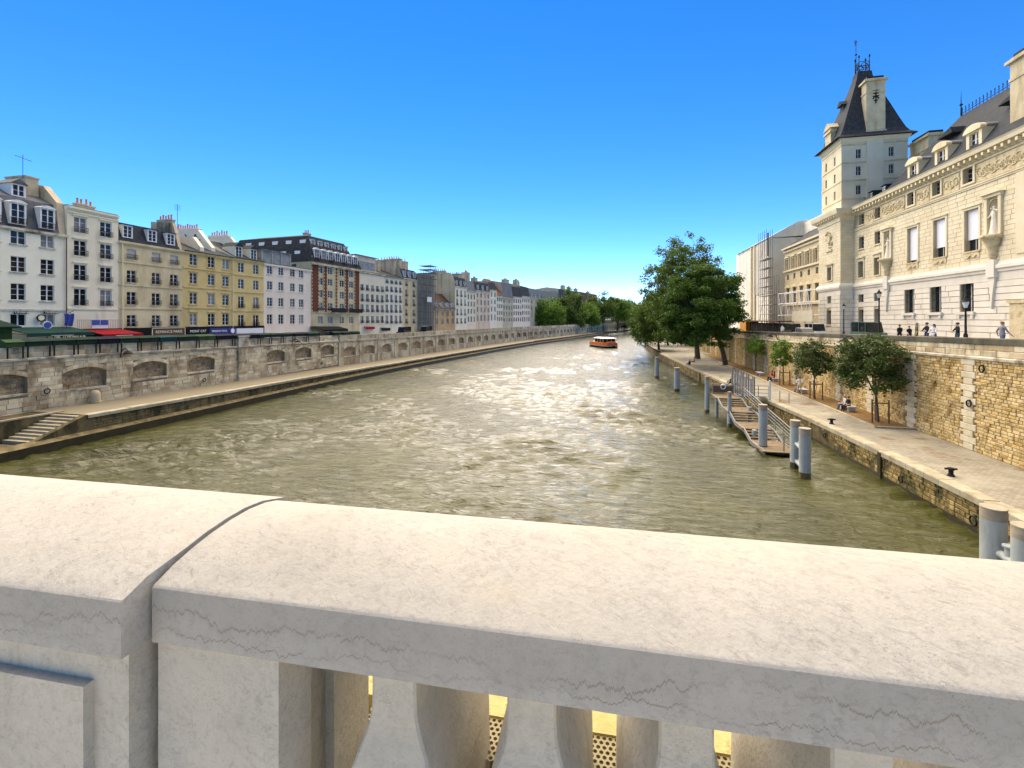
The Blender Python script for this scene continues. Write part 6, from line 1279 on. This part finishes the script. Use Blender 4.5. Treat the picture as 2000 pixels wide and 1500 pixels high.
# gate frames and footbridge to the quay
gt = thing('gangway_gate', 'tall galvanised metal gate frame standing at the head of the gangway', 'gate', (11.45, 50.6, 1.9), R(-62))
for i in range(5): mb = MB(); mb.box(i*.72-.06, i*.72+.06, -.06, .06, 0, 2.75-.16*i); mb.build('gate_post', 'galv', gt)
for i in range(4): mb = MB(); mb.box(i*.72+.06, i*.72+.66, -.02, .02, 1.95-.1*i, 2.15-.1*i); mb.box(i*.72+.2, i*.72+.42, -.015, .015, .1, 2.0-.1*i); mb.build('gate_panel', 'galv', gt)
for i in range(4): mb = MB(); mb.box(i*.72+.48, i*.72+.52, -.02, .02, .05, 2.6-.16*i); mb.build('gate_bar', 'iron', gt)
fbk = thing('footbridge', 'grey louvred footbridge plate linking the gangway head to the quay', 'footbridge')
for k in range(6): mb = MB(); mb.box(11.5, 14.6, 49.4+k*.34, 49.66+k*.34, 1.86-.002*k, 1.92); mb.build('grating_plank', 'galv', fbk)
for zz_ in (.35, .7, 1.05): mb = MB(); mb.cyl((11.6,49.4,1.9+zz_), (14.5,49.4,1.9+zz_), .03, n=6); mb.build('handrail', 'galv', fbk)
for k in range(4): mb = MB(); mb.cyl((11.7+k*.92,49.4,1.9), (11.7+k*.92,49.4,2.95), .035, n=6); mb.build('rail_post', 'galv', fbk)
mb = MB(); mb.cyl((14.5,49.2,1.6), (14.5,49.2,3.5), .09, n=10); mb.build('white_post', 'white', fbk)
for (px, py) in ((1523,768),(1541,772)):
    p = G(px, py+16, ZQ); mb = MB(); mb.cyl((p.x,p.y,ZQ), (p.x,p.y,ZQ+1.0), .035, n=6); mb.build('quay_rail_post', 'galv', fbk)
lfb = thing('barrier', 'timber barrier board with a round white lifebuoy across the landing', 'barrier', (9.45, 50.05, 1.95))
mb = MB(); mb.box(.1, 1.9, -.04, .04, .15, .8); mb.build('board', 'wood', lfb); mb = MB(); mb.box(0, 2.0, -.06, .06, .86, .96); mb.build('top_rail', 'galv', lfb)
for x_ in (.05, 1.95): mb = MB(); mb.box(x_-.05, x_+.05, -.05, .05, 0, 1.0); mb.build('barrier_post', 'galv', lfb)
mb = ring_obj(None, (1.0,-.1,.72), .22, .06, 'y'); mb.build('lifebuoy', 'white', lfb)

# ================================================================ QUAY FURNITURE AND PEOPLE
def bench(label, x, y, rz=0):
    t = thing('stone_bench', label, 'bench', (x, y, ZQ+.05), rz, 'benches along the golden wall'); mb = MB(); mb.box(-.35, .35, -.95, .95, .38, .47); mb.build('seat', 'concrete', t)
    for yy in (-.65, .65): mb = MB(); mb.box(-.26, .26, yy-.1, yy+.1, -.05, .38); mb.build('leg', 'concrete', t)
    return t
bench('pale slab bench beside the largest young tree', 19.35, 45.0); bench('pale slab bench with a person in white in the middle of the bed', 19.2, 54.6); bench('pale slab bench where two people in red sit', 19.3, 64.0); bench('empty pale slab bench nearest the big dark tree', 19.4, 70.0)
def bollard(label, x, y):
    t = thing('mooring_bollard', label, 'bollard', (x, y, ZQ), 0, 'bollards on the right quay'); mb = MB(); mb.lathe([(.17,0),(.15,.05),(.10,.12),(.10,.28),(.16,.33),(.17,.38),(.12,.42)], n=14); mb.build('post', 'iron', t); mb = MB(); mb.cyl((-.26,0,.36), (.26,0,.36), .05, n=8); mb.build('horn', 'iron', t)
bollard('small black mooring bollard on the quay near the right edge', 16.4, 27.5); bollard('small black mooring bollard on the quay behind the twin piles', 15.75, 39.1)
S0 = -.43
person('person in dark jacket sitting on the bench next to the largest young tree', (19.25, 44.6, ZQ+.05), R(-80), 'sit', 'c_black', 'c_black', drop=.43+.05); person('person in white top beside the dark-jacketed sitter', (19.25, 45.25, ZQ+.05), R(-100), 'sit', 'c_white', 'c_jean', 'hair_b', True, drop=.43+.05)
person('person dressed in white leaning forward at the middle bench', (18.75, 53.9, ZQ+.1), R(-30), 'lean', 'c_white', 'c_beige', 'hair_d', True)
person('person in beige sitting on the middle bench', (19.2, 55.1, ZQ+.05), R(-90), 'sit', 'c_beige', 'c_grey', 'hair_b', drop=.43+.05)
person('left one of two people in red on the far bench', (19.25, 64.4, ZQ+.05), R(-90), 'sit', 'c_red', 'c_black', drop=.48); person('right one of two people in red on the far bench', (19.25, 63.6, ZQ+.05), R(-110), 'sit', 'c_red', 'c_black', 'hair_d', True, drop=.48)
for (px, py, lb, tp, lg, rz) in ((1388,748,'person in black sitting on the quay edge left of the gate','c_black','c_jean',-150),(1397,750,'person in white and black sitting on the quay edge by the gate','c_white','c_black',-120),(1409,753,'person in pale shirt sitting nearest the gate posts','c_white','c_grey',-60)):
    p = G(px, py, ZQ); person(lb, (max(p.x, RX(p.y)+.5), p.y, ZQ), R(rz), 'ground', tp, lg, drop=.80)
p = G(1356, 708, ZQ); person('person in pink sitting on the kerb under the dark tree', (p.x, p.y, ZQ), R(-90), 'sit', 'c_pink', 'c_black', drop=.75); p = G(1347, 713, ZQ); person('person in black sitting on the ground under the dark tree', (p.x, p.y, ZQ), R(-140), 'ground', 'c_black', 'c_black', drop=.8)
p = G(1270, 671, ZQ); person('left one of two dark figures standing at the quay tip', (max(p.x, RX(p.y)+.6), p.y, ZQ), R(20), 'stand', 'c_black', 'c_black'); p = G(1278, 670, ZQ); person('right one of two dark figures standing at the quay tip', (max(p.x, RX(p.y)+1.6), p.y, ZQ), R(-20), 'stand', 'c_blue', 'c_black')
person('person in pink cut off by the right edge sitting on the quay', (17.15, 23.2, ZQ), R(-60), 'ground', 'c_pink', 'c_black', drop=.8)
def street_person(px, label, X, pose, top, legs, hair='hair_d', long=False, rz=0, s=1.0):
    Y = PX(px, X)[0]; person(label, (X, Y, parR(Y)-.77), R(rz), pose, top, legs, hair, long, s, 'people behind the right parapet')
street_person(1790, 'person with long fair hair in olive coat behind the parapet', 22.0, 'stand', 'c_olive', 'c_olive', 'hair_b', True, -110)
street_person(1810, 'person in black top standing beside the striped one', 22.0, 'lean', 'c_black', 'c_jean', 'hair_d', False, -90); street_person(1824, 'shorter person in white next to the one in black', 21.9, 'lean', 'c_white', 'c_jean', 'hair_d', True, -70, .93)
street_person(1870, 'person in black and teal leaning at the parapet by a lamp post', 21.9, 'lean', 'c_black', 'c_teal', 'hair_d', False, -100, .98); street_person(1958, 'red-haired person in grey walking behind the parapet', 22.6, 'walk', 'c_grey', 'c_jean', 'hair_r', False, 90)
street_person(1757, 'only a dark head showing over the parapet', 24.2, 'walk', 'c_black', 'c_black', 'hair_d', False, 180, .93); street_person(1776, 'small dark head just over the parapet', 25.6, 'walk', 'c_black', 'c_black', 'hair_d', False, 0, .87)
street_person(1528, 'person in white shirt by the parked vehicles', 22.4, 'stand', 'c_white', 'c_black', 'hair_d', False, -60)
# lamps
def street_lamp(label, X, Y, z, hgt, kind='lantern'):
    t = thing('street_lamp', label, 'street lamp', (X, Y, z), 0, 'street lamps on the right bank'); mb = MB(); mb.lathe([(.2,0),(.2,.35),(.13,.45),(.13,.9),(.075,1.0),(.055,hgt-.6),(.07,hgt-.5),(.09,hgt-.45),(.05,hgt-.4)], n=10); mb.build('post', 'iron', t)
    if kind == 'lantern':
        mb = MB(); mb.lathe([(.10,hgt-.4),(.22,hgt-.0),(.22,hgt+.02)], n=6); mb.build('lantern_glass', 'lampglass', t); mb = MB(); mb.lathe([(.27,hgt+.02),(.2,hgt+.14),(.08,hgt+.3),(.02,hgt+.45)], n=6); mb.build('lantern_hood', 'iron', t)
    else:
        mb = MB(); mb.box(-.35, .35, -.04, .04, hgt-.42, hgt-.36); mb.build('crossbar', 'iron', t)
        for sx in (-.36, 0, .36): mb = MB(); mb.lathe([(.08,hgt-.36),(.13,hgt-.15),(.15,hgt+.0),(.05,hgt+.06)], (sx,0,0), 8); mb.build('lamp_globe', 'lampglass', t)
for (px, X, yt, lb, kd) in ((1648,31.5,592,'slim black lantern lamp post in front of the tower','lantern'),(1717,24.6,565,'tall dark lantern post before the palace front','lantern'),(1886,24.4,578,'lamp post with a pale lantern before a tall palace window','lantern')):
    Y, zc_ = PX(px, X); z0_ = parR(Y)-.92 if X > 25 else parR(Y)-.77; street_lamp(lb, X, Y, z0_, ZZ(yt, zc_)-z0_-.45, kd)
def wall_lamp(label, X, Y, z, sx, group):
    t = thing('wall_lamp', label, 'wall lamp', (X, Y, z), 0, group); mb = MB(); mb.tube([Vector((0,0,-.4)), Vector((sx*.15,0,.15)), Vector((sx*.4,0,.42)), Vector((sx*.75,0,.42)), Vector((sx*.95,0,.2))], .04, 6); mb.build('bracket', 'iron', t); mb = MB(); mb.lathe([(.42,-.05),(.36,.08),(.14,.22),(.08,.3)], (sx*.95,0,0), 14); mb.build('lamp_shade', 'iron', t)
for (px, py, lb) in ((1660,665,'dark gooseneck wall lamp half hidden by the largest young tree'),(1507,655,'dark gooseneck wall lamp above the slender young trees')): Y, zc_ = PX(px+10, 20.6); wall_lamp(lb, 20.7, Y, ZZ(py+2, zc_), -1, 'gooseneck lamps on the golden wall')
for (px, py, lb) in ((238,690,'iron bracket lamp fixed under the left parapet band'),(573,668,'iron bracket lamp on the left wall near the pink house')): Y, zc_ = PX(px, -45.7); wall_lamp(lb, -45.9, Y, ZZ(py, zc_), 1, 'bracket lamps on the left wall')
for n, (px, py) in enumerate(((92,764),(399,742),(628,709))): Y, zc_ = PX(px, -45.9); mb = ring_obj(None, (-45.88, Y, ZZ(py, zc_)), .2, .04, 'x'); tag(mb.build('mooring_ring', 'iron'), ['iron mooring ring on the left wall above the stairs', 'iron mooring ring on the left wall below the third niche', 'iron mooring ring on the left wall beyond the buttress'][n], 'mooring ring', 'rings on the left wall')
for n, (Y, z) in enumerate(((33.2, 4.4), (32.2, 6.6), (44.9, 4.3))): mb = ring_obj(None, (20.70, Y, z), .19, .04, 'x'); tag(mb.build('mooring_ring', 'iron'), ['iron ring on the nearest pale quoin chain of the golden wall', 'iron ring high on the golden wall under the cornice', 'iron ring on the quoin chain behind the bench'][n], 'mooring ring', 'rings on the golden wall')
p = Vector((-45.2, 34.2, zl(34))); bs = thing('guard_stone', 'short rounded guard stone standing against the left wall foot', 'stone', (-45.45, PX(186,-45.45)[0], 2.0)); mb = MB(); mb.lathe([(.38,0),(.38,.7),(.33,.95),(.2,1.1),(.05,1.15)], n=12); mb.build('shaft', 'quaywall', bs); mb = MB(); mb.lathe([(.43,0),(.43,.12)], n=12); mb.build('foot', 'quaywall', bs)

# ================================================================ LEFT STREET: BOOK BOXES, AWNINGS, SIGNS
mats_b = ['green2','green','green','green','navy','green','green','teal','green','green2','navy','navy','navy','green','green','green','navy','green']
edges = [8, 48, 100, 147, 190, 232, 271, 310, 346, 385, 421, 455, 478, 505, 527, 550, 573, 600, 625]
for i in range(len(edges)-1):
    ya, yb = PX(edges[i]+1, -45.9)[0], PX(edges[i+1]-1, -45.9)[0]; t = thing('book_box', '%s %s bookseller box from the left on the river parapet' % (ORD[i], {'green2':'faded green','green':'dark green','navy':'blue-black','teal':'teal'}[mats_b[i]]), 'box', (-46.2, ya, parL(ya)+.0), R(90), 'bookseller boxes on the left parapet')
    w = yb-ya; mb = MB(); mb.box(0, w, -.42, .45, .04, .40); mb.build('body', mats_b[i], t); mb = MB(); mb.prism([(-.46,.40),(-.46,.44),(.1,.64),(.46,.64),(.46,.40)], -.02, w+.02, 'x'); mb.build('lid', mats_b[i], t)
    for x_ in (.12, w-.12): mb = MB(); mb.box(x_-.04, x_+.04, -.44, -.36, -.85, .06); mb.build('bracket', 'iron', t)
edges2 = [650, 668, 686, 703]
for i in range(3):
    ya, yb = PX(edges2[i]+1, -45.9)[0], PX(edges2[i+1]-1, -45.9)[0]; t = thing('book_box', '%s of the three farther bookseller boxes below the brick house' % ORD[i], 'box', (-46.2, ya, parL(ya)), R(90), 'bookseller boxes on the left parapet'); w = yb-ya; mb = MB(); mb.box(0, w, -.42, .45, .04, .40); mb.build('body', 'green', t); mb = MB(); mb.prism([(-.46,.40),(-.46,.44),(.1,.64),(.46,.64),(.46,.40)], -.02, w+.02, 'x'); mb.build('lid', 'green', t)
def text(body, par, loc, size, mat, name='lettering', rz=0):
    cu = bpy.data.curves.new(name, 'FONT'); cu.body = body; cu.size = size; cu.extrude = .015; cu.align_x = 'CENTER'; cu.align_y = 'CENTER'; cu.resolution_u = 2
    o = bpy.data.objects.new(name, cu); col.objects.link(o); dg = bpy.context.evaluated_depsgraph_get(); me = bpy.data.meshes.new_from_object(o.evaluated_get(dg)); bpy.data.objects.remove(o); me.materials.clear(); me.materials.append(M[mat])
    q = link(name, me, par, loc); q.rotation_euler = (R(90), 0, rz); return q
XF = -60.5
def shop(name, label, cat, px0, px1, yt, yb, X=-58.9):
    ya, za = PX(px0, X); yb_, zb2 = PX(px1, X); zc_ = (za+zb2)/2; t = thing(name, label, cat, (X, ya, 0), R(90)); return t, yb_-ya, ZZ(yb, zc_), ZZ(yt, zc_)
def awning(name, label, px0, px1, yt, yb, mat, out=2.2):
    t, w, z0, z1 = shop(name, label, 'awning', px0, px1, yt, yb); hh = z1-z0
    mb = MB(); mb.prism([(-out,z0+hh*.35),(-out,z0+hh*.42),(1.4,z1+.05),(1.4,z1-.05)], 0, w, 'x'); mb.build('canopy', mat, t); mb = MB(); mb.box(0, w, -out-.03, -out, z0, z0+hh*.42); mb.build('valance', mat, t)
    for x_ in (.1, w-.1): mb = MB(); mb.cyl((x_,-out+.1,z0+.2), (x_,1.4,z1-.4), .03, n=5); mb.build('arm', 'iron', t)
    return t, w, z0, z1
t, w, z0, z1 = awning('awning', 'large dark green cafe awning with lit lettering below the white house', 20, 155, 640, 656, 'greenawn'); mb = MB(); mb.box(w*.35, w*.86, -2.31, -2.26, z0-.32, z0+.03); mb.build('fascia', 'blackp', t); text('GIBL  LE MONDE PUB', t, (w*.6, -2.33, z0-.12), .30, 'cream'); mb = MB(); mb.box(w*.33, w*.66, -2.30, -2.25, z0+.06, z0+.10); mb.build('light_strip', 'white', t)
t, w, z0, z1 = awning('awning', 'bright red awning beside the green one', 172, 252, 644, 657, 'redawn'); mb = MB(); mb.box(w*.3, w*.72, -2.26, -2.235, z0+.12, z0+.17); mb.build('light_strip', 'white', t)
def board(name, label, px0, px1, yt, yb, mat, txt=None, tm='lettw', size=.4, X=-58.7, frame=None, cat='sign'):
    t, w, z0, z1 = shop(name, label, cat, px0, px1, yt, yb, X); mb = MB(); mb.box(0, w, -.06, .12, z0, z1); mb.build('sign_board', mat, t)
    if frame:
        for a in ((0,w,z1-.07,z1),(0,w,z0,z0+.07),(0,.07,z0,z1),(w-.07,w,z0,z1)): mb = MB(); mb.box(a[0], a[1], -.1, -.06, a[2], a[3]); mb.build('sign_frame', frame, t)
    if txt: text(txt, t, (w/2, -.08, (z0+z1)/2), size, tm)
    return t, w, z0, z1
board('shop_sign', 'brown shop sign with glowing cream letters ending in PARIS', 296, 361, 640, 656, 'brownp', 'REMANCE PARIS', 'cream', .52, frame='cream')
board('shop_sign', 'black shop sign with thin white lettering right of the brown one', 364, 408, 641, 653, 'blackp', 'MONT CAT', 'lettw', .5)
t, w, z0, z1 = board('shop_sign', 'deep blue shop sign with white lettering and round white clock', 409, 460, 640, 653, 'blue', None); text('MAISON VEGA', t, (w*.36, -.08, (z0+z1)/2), .42, 'lettw'); mb = MB(); mb.cyl((w*.86,-.07,(z0+z1)/2), (w*.86,-.16,(z0+z1)/2), .36, n=18); mb.build('clock_disc', 'lettw', t)
board('white_shop', 'white shop front with dark window strips under the narrow ochre house', 462, 514, 641, 652, 'white', None, cat='shop front')
t, w, z0, z1 = board('hanging_banner', 'blue and white banner boards on the terrace of the cream house', 179, 210, 625, 641, 'white', None, X=-59.6, cat='banner'); mb = MB(); mb.box(.0, w*.47, -.1, -.06, z0+(z1-z0)*.4, z1); mb.box(w*.53, w, -.1, -.06, z0+(z1-z0)*.4, z1); mb.build('blue_panel', 'bluecloth', t)
for (a, b, lb) in ((29,56,'left black window sign on the white house'),(87,113,'right black window sign on the white house')): board('window_sign', lb, a, b, 608, 613, 'blackp', 'TAVERNE', 'lettw', .3, X=-60.35)
t = thing('wall_plaque', 'oval bronze pub plaque between the two black window signs', 'plaque', (-60.4, PX(79,-60.4)[0], ZZ(621, PX(79,-60.4)[1])), R(90)); mb = MB(); mb.cyl((0,-.02,0), (0,-.12,0), .38, n=18); mb.build('disc', 'iron', t); mb = MB(); mb.cyl((0,-.12,0), (0,-.15,0), .28, n=16); mb.build('emblem', 'cream', t)
t = thing('flag', 'crumpled blue flag hanging from the corner of the white house', 'flag', (-60.2, PX(131,-60.2)[0], ZZ(613, PX(131,-60.2)[1])), R(90)); mb = MB(); rows = [[(-.45+.9*i/8, -.25-.12*math.sin(i*1.7+j*.5), -1.35*j/6+.05*math.sin(i+j)) for i in range(9)] for j in range(7)]; mb.grid(rows, 0, False, True); mb.build('cloth', 'bluecloth', t); mb = MB(); mb.cyl((0,0,.0), (0,-1.0,.35), .03, n=6); mb.build('pole', 'iron', t)
t = thing('round_sign', 'round blue and white sign above the green awning', 'sign', (-59.4, PX(92,-59.4)[0], ZZ(635, PX(92,-59.4)[1])), R(90)); mb = MB(); mb.cyl((0,0,0), (0,-.08,0), .42, n=20); mb.build('disc', 'lettw', t); mb = MB(); mb.cyl((0,-.08,0), (0,-.11,0), .34, n=18); mb.build('blue_face', 'bluecloth', t); mb = MB(); mb.cyl((0,0,-.4), (0,0,-2.2), .04, n=6); mb.build('post', 'iron', t)
awning('awning', 'dark cafe canopy below the brick house', 612, 662, 636, 648, 'blackp'); awning('awning', 'small red awning at the corner of the five-window white house', 705, 722, 633, 643, 'redawn', 1.4)
awning('awning', 'long black shop awning under the white four-window house', 733, 786, 633, 645, 'blackp', 1.8); awning('awning', 'dark red awning far along the row under the pink house', 922, 942, 629, 636, 'redawn', 2.0)
awning('awning', 'black awning at the foot of the red-roofed house', 972, 994, 626, 634, 'blackp', 2.0); awning('awning', 'black awning under the last white houses', 1006, 1032, 625, 633, 'blackp', 2.0)
kk = thing('news_kiosk', 'green kiosk with pitched canopy at the left edge', 'kiosk', (-50.0, PX(10,-50)[0]-1.2, parL(30)-1.0), R(90)); mb = MB(); mb.box(-2, 1.2, -.8, .8, 0, 2.5); mb.build('booth', 'green2', kk); mb = MB(); rows = [[(-2.4,-1.2,2.5),(1.6,-1.2,2.5),(1.6,1.2,2.5),(-2.4,1.2,2.5)],[(-2.4,-1.2,2.62),(1.6,-1.2,2.62),(1.6,1.2,2.62),(-2.4,1.2,2.62)],[(-1.2,-.2,3.3),(.4,-.2,3.3),(.4,.2,3.3),(-1.2,.2,3.3)]]; mb.grid(rows, 0, True); mb.face(rows[0]); mb.face(rows[-1]); mb.build('roof', 'green', kk)
# vehicles
def car(label, X, Y, z, rz, mat, van=False, cat='car'):
    t = thing('parked_van' if van else 'parked_car', label, cat, (X, Y, z), rz, 'vehicles on the streets'); hb = 1.0 if van else .78; ht = 2.15 if van else 1.45; mb = MB()
    prof = [(-2.2,.3),(-2.25,.62),(-2.1,hb),(-1.0,hb+.06),(2.0,hb+.04),(2.2,.7),(2.15,.3)]; mb.prism(prof, -.88, .88, 'y'); mb.build('body', mat, t)
    cab = [(-1.2 if not van else -1.7,hb+.05),(-.5 if not van else -1.2,ht),(1.2 if not van else 2.1,ht),(1.9 if not van else 2.15,hb+.03)]; mb = MB(); mb.prism(cab, -.76, .76, 'y'); mb.build('glasshouse', 'glass', t)
    mb = MB(); mb.prism([(cab[1][0]-.05,ht-.03),(cab[1][0]+.05,ht+.05),(cab[2][0]-.05,ht+.05),(cab[2][0]+.05,ht-.03)], -.77, .77, 'y'); mb.build('roof', mat, t)
    for x_ in (cab[1][0]+.1, .35, cab[2][0]-.05):
        for sy in (-1, 1): mb = MB(); mb.box(x_-.05, x_+.05, sy*.765-.02, sy*.765+.02, hb, ht); mb.build('pillar', mat, t)
    for x_ in (-1.4, 1.35):
        for sy in (-1, 1): mb = MB(); mb.cyl((x_,sy*.7,.32), (x_,sy*.92,.32), .32, n=16); wo = mb.build('wheel', 'tyre', t); mb = MB(); mb.cyl((x_,sy*.91,.32), (x_,sy*.935,.32), .19, n=12); mb.build('rim', 'galv', wo)
    for sy in (-.6, .6): mb = MB(); mb.box(-2.27, -2.2, sy-.18, sy+.18, .62, .76); mb.build('headlight', 'lampglass', t); mb = MB(); mb.box(2.14, 2.22, sy-.15, sy+.15, .66, .82); mb.build('tail_light', 'red', t)
    return t
for (px, X, mt, van, lb, ct) in ((1572,26.5,'carw',False,'white car parked in front of the yellow building','car'),(1548,29.0,'carb',True,'black van parked behind the person in white','van'),(1592,30.0,'carw',True,'white van half hidden beside the tower','van'),(1695,28.0,'carg',True,'dark green van parked before the palace','van')):
    Y = PX(px, X)[0]; car(lb, X, Y, parR(Y)-.92, R(90), M[mt], van, ct)
for (px, X, mt, van, lb, ct) in ((640,-52.5,'carb',False,'black car on the left street before the brick house','car'),(775,-49.5,'carb',True,'black van on the left street by the scaffolded house','van'),(826,-47.5,'carb',True,'dark delivery van below the scaffold netting','van'),(545,-54,'carw',False,'white car passing the pink house','car')):
    Y = PX(px, X)[0]; car(lb, L(Y, 10).x if Y > 80 else X, Y, parL(Y)-1.0, R(90), M[mt], van, ct)
